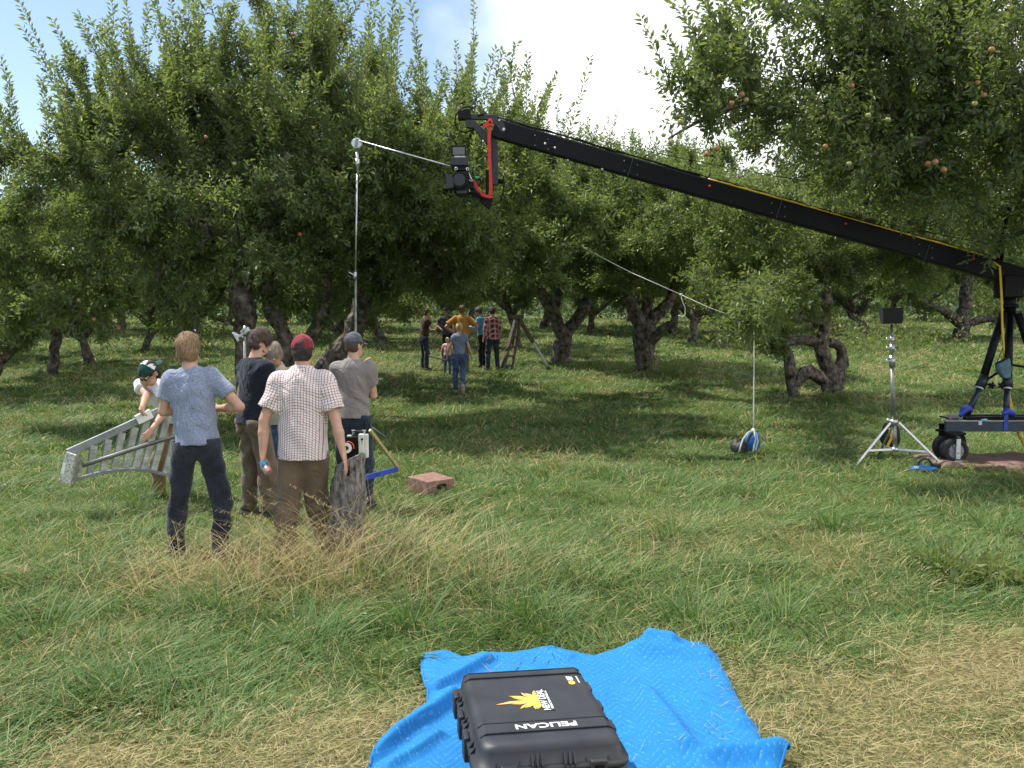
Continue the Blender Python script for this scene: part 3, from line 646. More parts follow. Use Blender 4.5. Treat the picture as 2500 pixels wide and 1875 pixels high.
def meadow():
    g = np.random.default_rng(2024)
    def sample(n, ya, yb, ex):
        u = g.random(n); k = 1-ex          # density per metre ~ y^-ex in Y
        y = (ya**k + u*(yb**k-ya**k))**(1/k); x = g.uniform(-1, 1, n)*(.62*y+1.6)
        return x, y
    parts = []
    # fine short mat everywhere
    x, y = sample(430000, 2.4, 58, .62)
    sf = straw_field(x, y); n = len(x)
    clump = fbm(x*2.2, y*2.2, 5, 2); az = fbm(x*1.6, y*1.6, 13, 2)*14 + g.normal(0, 1.4, n)
    lean = np.clip(g.normal(.8, .4, n)+.3*sf, .05, 1.45)
    near = np.clip((7-y)/3, 0, 1)
    L = g.uniform(.05, .17, n)*(.5+1.0*clump)*np.where(y > 8, .82, 1)*(1-.62*np.clip(sf*1.4, 0, 1)*near)*(1+.018*y)
    L = np.where(pit(x, y), L*.3, L)
    w = g.uniform(.003, .0068, n)*np.maximum(1, y/6.0)**.9*(1-.25*sf)
    isS = g.random(n) < (.20+.72*sf); tone = fbm(x*.5+3, y*.5, 6, 3)
    c = np.where(isS, g.uniform(.68, 1, n)**1.0, np.clip(.05+.5*tone + g.normal(0, .13, n), 0, .66))
    V, Q = blades(x, y, L, w, az, lean, g); parts.append((V, Q, c, 3))
    # long lodged blades in combed tufts
    nt = 2300; tx, ty = sample(nt, 3.0, 34, .9)
    keep = (straw_field(tx, ty) < .4) & ~pit(tx, ty); tx, ty = tx[keep], ty[keep]; nt = len(tx)
    per = 55; ta = fbm(tx*1.3, ty*1.3, 91, 2)*16+g.normal(0, 1.2, nt); tl = g.uniform(.12, .27, nt)*(.75+.5*fbm(tx*.4, ty*.4, 17)); tlean = g.uniform(.55, 1.25, nt); tc = fbm(tx*.45, ty*.45, 71, 2)
    x = (tx[:, None]+g.normal(0, .13, (nt, per))).ravel(); y = (ty[:, None]+g.normal(0, .13, (nt, per))).ravel(); n = len(x)
    az = (ta[:, None]+g.normal(0, .5, (nt, per))).ravel(); L = (tl[:, None]*g.uniform(.6, 1.15, (nt, per))).ravel(); lean = np.clip((tlean[:, None]+g.normal(0, .22, (nt, per))).ravel(), .1, 1.45)
    w = g.uniform(.004, .0085, n)*np.maximum(1, y/9.0)
    c = np.clip((tc[:, None]*.55+g.normal(.12, .12, (nt, per))).ravel(), 0, .64); c = np.where(g.random(n) < .07, g.uniform(.7, 1, n), c)
    V, Q = blades(x, y, L, w, az, lean, g, droop=.7); parts.append((V, Q, c, 3))
    # straight-standing tall tufts here and there
    spots = [(1290, 5.9), (1920, 5.9), (1435, 6.6), (900, 6.6), (1330, 5.6), (520, 6.2), (200, 6.8), (80, 5.6), (2320, 6.9), (1650, 8), (2050, 8.4), (1150, 8.2), (420, 10.2), (330, 9.4), (1480, 11), (1250, 7.2), (1000, 5.8), (760, 5.4), (1700, 5.8), (2450, 8.1)]
    for u, Y in spots:
        k = 70; X0 = (u-1250)/F*Y; x = X0+g.normal(0, .09, k); y = Y+g.normal(0, .09, k); az = np.arctan2(y-Y, x-X0)+g.normal(0, .4, k)
        V, Q = blades(x, y, g.uniform(.2, .42, k), g.uniform(.005, .010, k), az, g.uniform(.1, .8, k), g, droop=.6); parts.append((V, Q, g.uniform(.12, .5, k), 3))
    # straw thatch lying flat in the foreground
    x, y = sample(90000, 2.4, 9, .6); sf = straw_field(x, y); keep = g.random(len(x)) < np.clip(.06+sf*1.5, 0, 1); x, y = x[keep], y[keep]; n = len(x)
    keep = ~pit(x, y); x, y = x[keep], y[keep]; n = len(x)
    V, Q = blades(x, y, g.uniform(.03, .10, n), g.uniform(.0018, .0036, n), g.uniform(0, 6.28, n), g.uniform(1.2, 1.52, n), g, droop=.05, z0=gz(x, y)+g.uniform(.015, .07, n)); parts.append((V, Q, g.uniform(.72, 1, n), 3))
    grass_obj('grass', parts, 'long matted green meadow grass turning to mown straw in the foreground')
    # dry stalks round the stump: nobody could count them
    parts = []
    x0, y0 = (850-1250)/F*7.0, 7.0
    k = 1200; x = x0+g.normal(-.05, .78, k); y = y0+g.normal(-.12, .3, k)
    d = np.hypot(x-x0-.1, (y-y0)*1.4); keep = (y < 7.35); x, y = x[keep], y[keep]; k = len(x)
    d = np.hypot(x-x0, y-y0); Lh = g.uniform(.45, 1.1, k)*np.exp(-d*.5)
    V, Q = blades(x, y, Lh*1.1, g.uniform(.003, .0045, k), g.uniform(-.9, 4.0, k), g.uniform(.12, .75, k), g, droop=.75); parts.append((V, Q, g.uniform(.78, 1, k), 3))
    # seed heads on the stalks
    m = 150; idx = g.choice(k, m, replace=False)
    k2 = m*14; ii = np.repeat(idx, 14); tip = V.reshape(k, 8, 3)[ii][:, 6]; pre = V.reshape(k, 8, 3)[ii][:, 4]
    f = g.random(k2)[:, None]; p = pre*(1-f)*.6 + tip*(1-(1-f)*.6)
    V2, Q2 = blades(p[:, 0], p[:, 1], g.uniform(.02, .05, k2), g.uniform(.002, .004, k2), g.uniform(0, 6.28, k2), g.uniform(.3, 1.2, k2), g, droop=.4, z0=p[:, 2]); parts.append((V2, Q2, g.uniform(.8, 1, k2), 3))
    k = 2400; x = x0-.1+g.normal(0, .85, k); y = y0-.3+g.normal(0, .33, k); keep = y < 7.4; x, y = x[keep], y[keep]; k = len(x)
    V, Q = blades(x, y, g.uniform(.2, .5, k), g.uniform(.003, .005, k), g.uniform(0, 6.28, k), g.uniform(.7, 1.4, k), g, droop=.5); parts.append((V, Q, g.uniform(.7, 1, k), 3))
    k = 900; x = x0+.9+g.normal(0, .6, k); y = y0-.2+g.normal(0, .4, k)
    V, Q = blades(x, y, g.uniform(.25, .55, k), g.uniform(.004, .008, k), g.uniform(0, 6.28, k), g.uniform(.15, .9, k), g, droop=.7); parts.append((V, Q, g.uniform(.15, .62, k), 3))
    grass_obj('dry_grass', parts, 'tall dry tan grass stalks with seed heads round the stump', 'dry grass')
meadow()
def clover():
    g = np.random.default_rng(61); n = 9000
    y = 2.6+g.random(n)**.8*13; x = g.uniform(-1, 1, n)*(.6*y+1); cl = fbm(x*1.4, y*1.4, 77, 2); k = (cl > .52) & ~pit(x, y) & (straw_field(x, y) < .5); x, y = x[k], y[k]; n = len(x)
    pos = np.stack([x, y, gz(x, y)+g.uniform(.03, .10, n)], -1); V, T = leaves_np(pos, nrm(g.normal(0, 1, (n, 3))*np.array([1, 1, .3])), g, .03, .7, .25)
    me = np_mesh('clover', V, T, 3); fattr(me, 'lv', np.repeat(g.uniform(.35, .9, n), 2)); o = link_mesh('clover', me, M_leaf2); tag(o, 'low broad-leaved clover and weeds mixed into the meadow grass', 'clover', kind='stuff')
clover()
def weeds():
    g = np.random.default_rng(5)
    def weed(u, Y, n, h, sp, label, ll=.05):
        b = gat(u, Y); e = empty('weed', b, label, 'weed', None)
        a = g.uniform(0, 6.28, n); st = np.zeros((n, 3)); st[:, 0] = g.normal(0, sp*.35, n); st[:, 1] = g.normal(0, sp*.35, n); st[:, 2] = -.01
        dr = nrm(np.stack([np.cos(a)*.8, np.sin(a)*.8, g.uniform(.25, 1, n)], -1)); ln = g.uniform(.6, 1, n)*h
        (V, T), (_, bd) = shoot_leaves(st, dr, ln, 9, g, ll, spread=1, droop=.15)
        me = np_mesh('leaves', V, T, 3); fattr(me, 'lv', np.repeat(g.uniform(.5, .93, len(V)//4), 2)); link_mesh('leaves', me, M_leaf2, e)
        w, q = twig_tubes(st, dr, ln, bd, .003); link_mesh('stems', np_mesh('stems', w, q, 4, True), M_stemg, e)
    M_stemg = mat('green stem', (.12, .2, .05), .6)
    weed(2420, 6.75, 34, .28, .5, 'broad low leafy weed patch at the right edge of the grass', .085)
    weed(2330, 7.0, 18, .22, .35, 'small leafy weed just left of the broad weed patch', .07)
    weed(960, 6.6, 10, .42, .15, 'lobed green vine leaves right of the stump among dry stalks', .075)
    weed(735, 6.75, 8, .30, .12, 'small bright leafy weed in front of the checked shirt man', .07)
    weed(2035, 20.9, 40, .35, .6, 'dark leafy weed growing at the foot of the hollow trunk', .10)
    weed(1650, 25.5, 40, .9, .8, 'bushy sucker growth beside the stubby knobbly trunk', .12)
    weed(2110, 33, 70, 1.7, 2.0, 'dark green bush beneath the far trees behind the black box on its stand', .16)
    weed(2195, 35, 80, 1.9, 2.4, 'bright green bush left of the pale forked tree', .16)
    weed(550, 15.5, 30, .5, .4, 'tuft of leafy suckers at the foot of the great tree', .09)
weeds()

# ------------------------------------------------------------------ people (distance fields turned into one continuous skin)
def surf_nets(f, o, h):
    s = f < 0
    nx, ny, nz = f.shape
    cnt = np.zeros((nx-1, ny-1, nz-1), np.uint8)
    offs = [(i, j, k) for i in (0, 1) for j in (0, 1) for k in (0, 1)]
    for i, j, k in offs: cnt += s[i:nx-1+i, j:ny-1+j, k:nz-1+k]
    act = (cnt > 0) & (cnt < 8); I = np.argwhere(act)
    vid = -np.ones(act.shape, np.int32); vid[act] = np.arange(len(I))
    cv = np.stack([f[I[:, 0]+i, I[:, 1]+j, I[:, 2]+k] for i, j, k in offs], 1)
    acc = np.zeros((len(I), 3)); nc = np.zeros(len(I))
    for a in range(8):
        for b in range(a+1, 8):
            oa, ob = np.array(offs[a]), np.array(offs[b])
            if np.abs(oa-ob).sum() != 1: continue
            m = (cv[:, a] < 0) != (cv[:, b] < 0)
            t = cv[:, a]/np.where(m, cv[:, a]-cv[:, b], 1); p = oa+(ob-oa)*t[:, None]
            acc += np.where(m[:, None], p, 0); nc += m
    V = (I + acc/nc[:, None])*h + o
    Q = []
    def quads(axis):
        sl = [slice(1, -1)]*3; sl[axis] = slice(0, -1); A = s[tuple(sl)]; sl[axis] = slice(1, None); B = s[tuple(sl)]
        E = np.argwhere(A != B); base = E.copy()
        for ax in range(3):
            if ax != axis: base[:, ax] += 1
        sg = A[tuple(E.T)]; u, v = [ax for ax in range(3) if ax != axis]
        def c(du, dv):
            q = base.copy(); q[:, u] -= du; q[:, v] -= dv; return vid[tuple(q.T)]
        q = np.stack([c(1, 1), c(0, 1), c(0, 0), c(1, 0)], 1)
        flip = sg if axis != 1 else ~sg
        q[~flip] = q[~flip][:, ::-1]; Q.append(q)
    for ax in range(3): quads(ax)
    return V, np.concatenate(Q)
A3 = lambda v: np.array([v[0], v[1], v[2]], float)
class SDF:
    def __init__(s): s.p = []
    def cone(s, a, b, ra, rb, k=.02, ax=None, fl=1.0, cut=None, cuta=None, op='u'):
        s.p.append(('c', A3(a), A3(b), ra, rb, k, None if ax is None else nrm(A3(ax)), fl, cut, cuta, op)); return s
    def chain(s, pts, rs, k=.02, ax=None, fl=1.0):
        for i in range(len(pts)-1): s.cone(pts[i], pts[i+1], rs[i], rs[i+1], k if i == 0 else max(k, .012), ax, fl)
        return s
    def ell(s, c, r, Rm=None, k=.02, op='u'):
        s.p.append(('e', A3(c), np.array(r, float), Rm if Rm is not None else np.eye(3), k, op)); return s
    def plane(s, p0, n): s.p.append(('p', A3(p0), nrm(A3(n)))); return s
    def mesh(s, name, h, m, parent, wr=0, wscale=1.0, smooth=1, seed=0, attr=None, warp=None):
        lo = np.array([1e9]*3); hi = -lo
        for q in s.p:
            if q[0] == 'c' and q[-1] == 'u': r = max(q[3], q[4]); lo = np.minimum(lo, np.minimum(q[1], q[2])-r); hi = np.maximum(hi, np.maximum(q[1], q[2])+r)
            elif q[0] == 'e' and q[-1] == 'u': r = q[2].max(); lo = np.minimum(lo, q[1]-r); hi = np.maximum(hi, q[1]+r)
        lo -= 3*h; hi += 3*h; n = np.ceil((hi-lo)/h).astype(int)+1; f = np.full(n, .05, np.float32)
        G = [lo[i]+np.arange(n[i])*h for i in range(3)]
        for q in s.p:
            if q[0] == 'p':
                for i in range(n[0]):
                    d = (G[0][i]-q[1][0])*q[2][0] + ((G[1]-q[1][1])*q[2][1])[:, None] + ((G[2]-q[1][2])*q[2][2])[None, :]
                    f[i] = np.maximum(f[i], d)
                continue
            if q[0] == 'c': r = max(q[3], q[4])+.06; a, b = np.minimum(q[1], q[2])-r, np.maximum(q[1], q[2])+r; k = q[5]
            else: r = q[2].max()+.05; a, b = q[1]-r, q[1]+r; k = q[4]
            i0 = np.clip(((a-lo)/h).astype(int), 0, n); i1 = np.clip(((b-lo)/h).astype(int)+2, 0, n)
            if (i1 <= i0).any(): continue
            X, Y, Z = np.meshgrid(G[0][i0[0]:i1[0]], G[1][i0[1]:i1[1]], G[2][i0[2]:i1[2]], indexing='ij'); P = np.stack([X, Y, Z], -1)
            if q[0] == 'c':
                _, A, B, ra, rb, k, ax, fl, cut, cuta, op = q; ab = B-A; L2 = max(ab@ab, 1e-9); pa = P-A
                t = np.clip((pa@ab)/L2, 0, 1); w = pa - t[..., None]*ab
                if ax is not None and fl != 1: w = w + ax*((w@ax)*(1/fl-1))[..., None]
                d = np.sqrt((w*w).sum(-1)) - (ra+(rb-ra)*t)
                if ax is not None and fl != 1: d = d*min(1, (fl+1)/2)
                if cut is not None: nn = ab/math.sqrt(L2); d = np.maximum(d, (P-B)@nn - cut)
                if cuta is not None: nn = -ab/math.sqrt(L2); d = np.maximum(d, (P-A)@nn - cuta)
            else:
                _, c, r3, Rm, k, op = q; w = (P-c)@Rm; k0 = np.sqrt(((w/r3)**2).sum(-1)); k1 = np.sqrt(((w/(r3*r3))**2).sum(-1)); d = k0*(k0-1)/np.maximum(k1, 1e-6)
            F0 = f[i0[0]:i1[0], i0[1]:i1[1], i0[2]:i1[2]]
            if op == 'u':
                hh = np.maximum(k-np.abs(F0-d), 0)/max(k, 1e-6); r_ = np.minimum(F0, d) - hh*hh*k*.25
            else:
                hh = np.maximum(k-np.abs(F0+d), 0)/max(k, 1e-6); r_ = np.maximum(F0, -d) + hh*hh*k*.25
            f[i0[0]:i1[0], i0[1]:i1[1], i0[2]:i1[2]] = r_
        V, Q = surf_nets(f, lo, h)
        # light smoothing
        if smooth:
            e = np.concatenate([Q[:, [0, 1]], Q[:, [1, 2]], Q[:, [2, 3]], Q[:, [3, 0]]])
            for _ in range(smooth):
                S = np.zeros_like(V); c = np.zeros(len(V)); np.add.at(S, e[:, 0], V[e[:, 1]]); np.add.at(S, e[:, 1], V[e[:, 0]]); np.add.at(c, e[:, 0], 1); np.add.at(c, e[:, 1], 1)
                V = V*.5 + S/np.maximum(c, 1)[:, None]*.5
        if wr:
            a = V[Q[:, 1]]-V[Q[:, 0]]; b = V[Q[:, 3]]-V[Q[:, 0]]; fn = np.cross(a, b); N = np.zeros_like(V)
            for i in range(4): np.add.at(N, Q[:, i], fn)
            N = nrm(N); p = V*wscale + seed
            wv = np.sin(p[:, 2]*34+3.2*np.sin(p[:, 0]*11+p[:, 1]*7+seed)+2*np.sin(p[:, 2]*9)) * (.45+.55*np.sin(p[:, 0]*15+p[:, 2]*8+seed*2))
            wv = wv + .7*np.sin(p[:, 0]*26+p[:, 2]*14+2.5*np.sin(p[:, 1]*12+p[:, 2]*5))
            V = V + N*(wr*wv)[:, None]
        me = np_mesh(name, V, Q.reshape(-1), 4, True)
        if attr is not None:
            uv = attr(V)
            if isinstance(uv, tuple):
                A_, B_, mk = uv; fm = mk[Q].mean(1) > .5; cv = np.where(fm[:, None, None], B_[Q], A_[Q])
            else: cv = uv[Q]
            at_ = me.attributes.new('cloth', 'FLOAT_VECTOR', 'CORNER')
            if len(at_.data) == cv.size//3: at_.data.foreach_set('vector', cv.astype(np.float32).ravel())
        return link_mesh(name, me, m, parent)
def Rxyz(pitch=0, yaw=0, roll=0):
    """pitch>0 bends forward (towards +y), yaw>0 turns left, roll>0 tips to the right"""
    return np.array(Matrix.Rotation(R_(yaw), 3, 'Z') @ Matrix.Rotation(R_(roll), 3, 'Y') @ Matrix.Rotation(-R_(pitch), 3, 'X'))
M_skin = mat('skin', (.52, .30, .21), .5, var=.16, scale=14, bump=.1, bscale=220, spec=.35, dist=.001)
M_skin2 = mat('tanned skin', (.42, .235, .155), .5, var=.18, scale=14, bump=.1, bscale=220, spec=.35, dist=.001)
M_skin3 = mat('shaded skin', (.33, .18, .12), .5, var=.18, scale=14, bump=.1, bscale=220, spec=.35, dist=.001)
M_lip = mat('lips', (.38, .13, .10), .5, var=.1, bump=0)
M_eyew = mat('eye white', (.75, .72, .68), .25, var=.05, bump=0); M_iris = mat('iris', (.05, .035, .025), .2, bump=0)
HEA = set(); HEA2 = set()
def folds(m):
    nt, N, L, bb = nodes(m); tc = N.new('ShaderNodeTexCoord'); mp = N.new('ShaderNodeMapping'); mp.inputs['Scale'].default_value = (5.5, 5.5, 3.5); mp.inputs['Rotation'].default_value = (.3, .5, 0)
    n = N.new('ShaderNodeTexNoise'); n.inputs['Scale'].default_value = 1; n.inputs['Detail'].default_value = 3; n.inputs['Distortion'].default_value = 1.6; L.new(tc.outputs['Object'], mp.inputs[0]); L.new(mp.outputs[0], n.inputs[0])
    rg = N.new('ShaderNodeMath'); rg.operation = 'PINGPONG'; rg.inputs[1].default_value = .12; L.new(n.outputs['Fac'], rg.inputs[0])
    bp = N.new('ShaderNodeBump'); bp.inputs['Strength'].default_value = .8; bp.inputs['Distance'].default_value = .055; L.new(rg.outputs[0], bp.inputs['Height'])
    if bb.inputs['Normal'].links: L.new(bb.inputs['Normal'].links[0].from_socket, bp.inputs['Normal'])
    L.new(bp.outputs[0], bb.inputs['Normal'])
def cloth(name, col, bs=900, b=.25, var=.14, rough=.9, sc=3.5, heather=0, col2=None):
    m = mat(name, col, rough, var=var, scale=sc, bump=b, bscale=bs, spec=.15, sheen=.15, dist=.001, col2=col2)
    if name not in HEA2:
        HEA2.add(name); folds(m)
    if heather and name not in HEA:
        HEA.add(name); nt, N, L, bb = nodes(m); src = bb.inputs['Base Color'].links[0].from_socket
        tc = N.new('ShaderNodeTexCoord'); mp = N.new('ShaderNodeMapping'); mp.inputs['Scale'].default_value = (70, 70, 260); n = N.new('ShaderNodeTexNoise'); n.inputs['Scale'].default_value = 1.0; n.inputs['Detail'].default_value = 2
        L.new(tc.outputs['Object'], mp.inputs[0]); L.new(mp.outputs[0], n.inputs[0]); mr = N.new('ShaderNodeMapRange'); mr.inputs[1].default_value = .35; mr.inputs[2].default_value = .65; mr.inputs[3].default_value = 1-heather; mr.inputs[4].default_value = 1+heather
        L.new(n.outputs['Fac'], mr.inputs[0]); vm = N.new('ShaderNodeVectorMath'); vm.operation = 'SCALE'; L.new(src, vm.inputs[0]); L.new(mr.outputs[0], vm.inputs['Scale']); L.new(vm.outputs[0], bb.inputs['Base Color'])
    return m
def grid_cloth(name, base, line, pitch, lw, line2=None):
    """woven check: coordinates ride on the garment (attribute 'cloth' = round, along)"""
    m = bpy.data.materials.new(name); nt, N, L, b = nodes(m)
    a = N.new('ShaderNodeAttribute'); a.attribute_name = 'cloth'; sp = N.new('ShaderNodeSeparateXYZ'); L.new(a.outputs['Vector'], sp.inputs[0])
    def M(op, x, y=None):
        n = N.new('ShaderNodeMath'); n.operation = op
        for i, v in enumerate((x, y)):
            if v is None: continue
            if isinstance(v, (int, float)): n.inputs[i].default_value = v
            else: L.new(v, n.inputs[i])
        return n.outputs[0]
    def line_(src, p, w): return M('LESS_THAN', M('FRACT', M('ADD', M('DIVIDE', src, p), 50)), w)
    u = line_(sp.outputs['X'], pitch, lw); v = line_(sp.outputs['Y'], pitch, lw); s = M('ADD', M('MULTIPLY', u, .5), M('MULTIPLY', v, .5))
    if line2:
        u2 = line_(sp.outputs['X'], pitch*2, lw*.5); v2 = line_(sp.outputs['Y'], pitch*2, lw*.5)
    mx = N.new('ShaderNodeMix'); mx.data_type = 'RGBA'; mx.inputs['A'].default_value = (*base, 1); mx.inputs['B'].default_value = (*line, 1)
    L.new(M('MINIMUM', M('MULTIPLY', s, 1.55), 1.0), mx.inputs['Factor']); c = mx.outputs['Result']
    if line2:
        m2 = N.new('ShaderNodeMix'); m2.data_type = 'RGBA'; L.new(c, m2.inputs['A']); m2.inputs['B'].default_value = (*line2, 1); L.new(M('MULTIPLY', M('MAXIMUM', u2, v2), .8), m2.inputs['Factor']); c = m2.outputs['Result']
    L.new(c, b.inputs['Base Color']); b.inputs['Roughness'].default_value = .9; b.inputs['Specular IOR Level'].default_value = .15; folds(m)
    return m
def hair_mat(name, c1, c2):
    m = bpy.data.materials.new(name); nt, N, L, b = nodes(m); tc = N.new('ShaderNodeTexCoord')
    mp = N.new('ShaderNodeMapping'); mp.inputs['Scale'].default_value = (150, 150, 16); n = N.new('ShaderNodeTexNoise'); n.inputs['Scale'].default_value = 1; n.inputs['Detail'].default_value = 5
    L.new(tc.outputs['Object'], mp.inputs[0]); L.new(mp.outputs[0], n.inputs[0]); r = N.new('ShaderNodeValToRGB'); r.color_ramp.elements[0].position = .35; r.color_ramp.elements[0].color = (*c1, 1); r.color_ramp.elements[1].position = .66; r.color_ramp.elements[1].color = (*c2, 1)
    L.new(n.outputs['Fac'], r.inputs[0]); L.new(r.outputs[0], b.inputs['Base Color']); b.inputs['Roughness'].default_value = .6; bp = N.new('ShaderNodeBump'); bp.inputs['Strength'].default_value = 1; bp.inputs['Distance'].default_value = .008
    L.new(n.outputs['Fac'], bp.inputs['Height']); L.new(bp.outputs[0], b.inputs['Normal']); return m
H_blond = hair_mat('dark blond hair', (.12, .07, .035), (.42, .27, .14)); H_brown = hair_mat('brown hair', (.025, .013, .008), (.10, .055, .035)); H_black = hair_mat('black hair', (.008, .006, .005), (.03, .022, .018))
H_grey = hair_mat('greying hair', (.16, .12, .09), (.42, .36, .30)); H_ginger = hair_mat('auburn hair', (.10, .04, .02), (.26, .12, .06)); H_fair = hair_mat('fair hair', (.35, .22, .10), (.7, .52, .3))
M_shoe = mat('dark shoe', (.05, .04, .035), .7); M_belt = mat('belt', (.03, .022, .018), .6)

def person(label, u, Y, yaw, H=1.8, torso=(0, 0, 0), head=(0, 0, 0), J=None, hem=None, skin=M_skin, shirt=None, shirt_attr=False, sleeve=.55, hemz=.90, pants=None, build=1.0, hair=None, hairlen=0.0, hairtop=.0, cap=None, h=.008,
           feet=((-.13, 0), (.13, 0)), knee=None, shirt_w=.0068, collar=False, group=None, facing=False, beard=None, belly=0, pant_r=1.0, leglen=1.0, sleeve_fl=1.25, curl=(1.0, 1.0), noarm=(), z=None, fem=False, tuck=False, sole=None, ponytail=False, hands=(None, None)):
    base = gat(u, Y); 
    if z is not None: base.z = z
    e = empty('person', base, label, 'person', group, R_(yaw)); s = H/1.8; J = J or {}
    Mi = (Matrix.Translation(base) @ Matrix.Rotation(R_(yaw), 4, 'Z')).inverted()
    def loc(p):
        if p[0] == 'w': return A3(Mi @ at(*p[1:]))
        return np.array(p, float)*s
    g0 = base.z
    P = np.array([0, 0, .93*leglen])*s
    if 'pelvis' in J: P = loc(J['pelvis'])
    T = Rxyz(*torso); ax = T @ np.array([0, 1, 0.]); right = T @ np.array([1, 0, 0.]); upv = T @ np.array([0, 0, 1.])
    tp = lambda x, y, z: P + T @ (np.array([x, y, z-.93])*s)
    shw = (.165 if not fem else .14)*build**.5; nb = tp(0, -.005, 1.50); chest = tp(0, 0, 1.30); waist = tp(0, .005, 1.10)
    Hd = tp(0, .02, 1.50) + (Rxyz(torso[0]*.6+head[0]*.5, torso[1]+head[1]*.4, torso[2]) @ np.array([0, 0.0, .155]))*s
    if 'head' in J: Hd = loc(J['head'])
    RH = Rxyz(torso[0]*.0+head[0], torso[1]+head[1], head[2]); hp = lambda x, y, z: Hd + RH @ (np.array([x, y, z])*s)
    SH = [tp(-shw, -.0, 1.435), tp(shw, -.0, 1.435)]
    EL = [loc(J['el_l']) if 'el_l' in J else tp(-shw-.07, -.02, 1.15), loc(J['el_r']) if 'el_r' in J else tp(shw+.07, -.02, 1.15)]
    WR = [loc(J['wr_l']) if 'wr_l' in J else tp(-shw-.09, .06, .90), loc(J['wr_r']) if 'wr_r' in J else tp(shw+.09, .06, .90)]
    # keep the limb lengths human
    for i in (0, 1):
        d = EL[i]-SH[i]; l = np.linalg.norm(d); EL[i] = SH[i] + d/l*np.clip(l, .20*s, .335*s)
        d = WR[i]-EL[i]; l = np.linalg.norm(d); WR[i] = EL[i] + d/l*np.clip(l, .18*s, .275*s)
    hipw = .088*(1.0 if not fem else 1.05)
    HP = [P + T @ (np.array([-hipw, 0, -.02])*s), P + T @ (np.array([hipw, 0, -.02])*s)]
    AN = []
    for i in (0, 1):
        if ('an_l', 'an_r')[i] in J: AN.append(loc(J[('an_l', 'an_r')[i]]))
        else: AN.append(np.array([feet[i][0], feet[i][1], .085])*s)
    KN = []
    for i in (0, 1):
        key = ('kn_l', 'kn_r')[i]
        KN.append(loc(J[key]) if key in J else (HP[i]+AN[i])/2 + np.array([0.01*(-1, 1)[i], .035, .02])*s)
    b_ = build
    # ---- the body: one skin
    B = SDF()
    B.cone(P+T@np.array([0, 0, .0]), waist, .105*s*b_, .10*s*b_, .04, ax, .72); B.cone(waist, chest, .10*s*b_, .115*s*b_, .04, ax, .7)
    B.cone(chest, tp(0, 0, 1.40), .115*s*b_, .10*s*b_, .04, ax, .65); B.cone(SH[0]-[0, 0, .02*s], SH[1]-[0, 0, .02*s], .052*s, .052*s, .05)
    B.cone(nb-(Hd-nb)*.25, nb+(Hd-nb)*.75, .062*s, .056*s, .03)
    if 'long' != sleeve:
        pass
    for i in (0, 1):
        sd_ = (-1, 1)[i]
        B.cone(SH[i], EL[i], .050*s*b_**.5, .038*s*b_**.5, .03); B.cone(EL[i], EL[i]+(WR[i]-EL[i])*.35, .038*s, .040*s*b_**.5, .01); B.cone(EL[i]+(WR[i]-EL[i])*.35, WR[i], .040*s*b_**.5, .025*s, .01, )
        B.cone(HP[i], KN[i], .078*s, .05*s, .03); B.cone(KN[i], AN[i], .052*s, .036*s, .03)
        # hand
        d = nrm(WR[i]-EL[i]); hd = hands[i]
        if hd is not None: d = nrm(np.array(hd, float))
        inward = -right*sd_
        n_ = inward - d*(inward@d)
        if np.linalg.norm(n_) < .3: n_ = ax - d*(ax@d)
        n_ = nrm(n_); t_ = nrm(np.cross(d, n_))
        if t_@ax < 0 : t_ = -t_
        w0 = WR[i]; cu = curl[i]
        B.cone(w0, w0+d*.025*s, .024*s, .03*s, .012, n_, .7)
        B.cone(w0+d*.03*s+t_*.010*s, w0+d*.078*s+t_*.012*s, .026*s, .026*s, .012, n_, .48); B.cone(w0+d*.03*s-t_*.010*s, w0+d*.074*s-t_*.014*s, .024*s, .024*s, .012, n_, .48)
        if h < .011:
            for q, (off, ln) in enumerate(((.030, .072), (.011, .081), (-.009, .075), (-.028, .058))):
                p = w0 + (d*(.088-.004*abs(q-1)) + t_*off)*s; a = .2*cu
                for sgm, fr in enumerate((.45, .32, .23)):
                    dd = d*math.cos(a)+n_*math.sin(a)+t_*off*.8; qn = p+nrm(dd)*ln*fr*s; B.cone(p, qn, (.0095-.0008*sgm)*s, (.0088-.0008*sgm)*s, .0035); p = qn; a += .42*cu
            p = w0+(d*.022+t_*.026)*s; a = p+nrm(d*.6+t_*.75+n_*.35)*.042*s; c = a+nrm(d*.85+t_*.3+n_*.5)*.034*s
            B.cone(p, a, .013*s, .0105*s, .008); B.cone(a, c, .0105*s, .0085*s, .0035)
        else:
            B.cone(w0+d*.075*s, w0+(d*.12+n_*.02*cu)*s, .024*s, .017*s, .01, n_, .5); B.cone(w0+(d*.02+t_*.025)*s, w0+(d*.06+t_*.05+n_*.02)*s, .012*s, .009*s, .006)
        f_ = nrm(np.array([.18*sd_, 1, 0]))
        if ('ft_l', 'ft_r')[i] in J: f_ = nrm(np.array(J[('ft_l', 'ft_r')[i]], float))
        B.cone(AN[i], AN[i]+f_*.13*s-np.array([0, 0, .05])*s*(1 if abs(f_[2]) < .4 else 0), .04*s, .03*s, .02)
    # skull, face, ears
    hx = np.array(RH)
    B.ell(hp(0, -.012, .028), (.074*s, .094*s, .094*s), hx, .02); B.ell(hp(0, .022, -.03), (.058*s, .068*s, .082*s), hx, .03)
    B.cone(hp(-.03, .05, -.075), hp(.03, .05, -.075), .026*s, .026*s, .025); B.cone(hp(0, .055, -.09), hp(0, .068, -.085), .018*s, .016*s, .02)
    B.cone(hp(0, .083, .005), hp(0, .105, -.028), .008*s, .013*s, .010); B.cone(hp(-.012, .09, -.032), hp(.012, .09, -.032), .009*s, .009*s, .006)
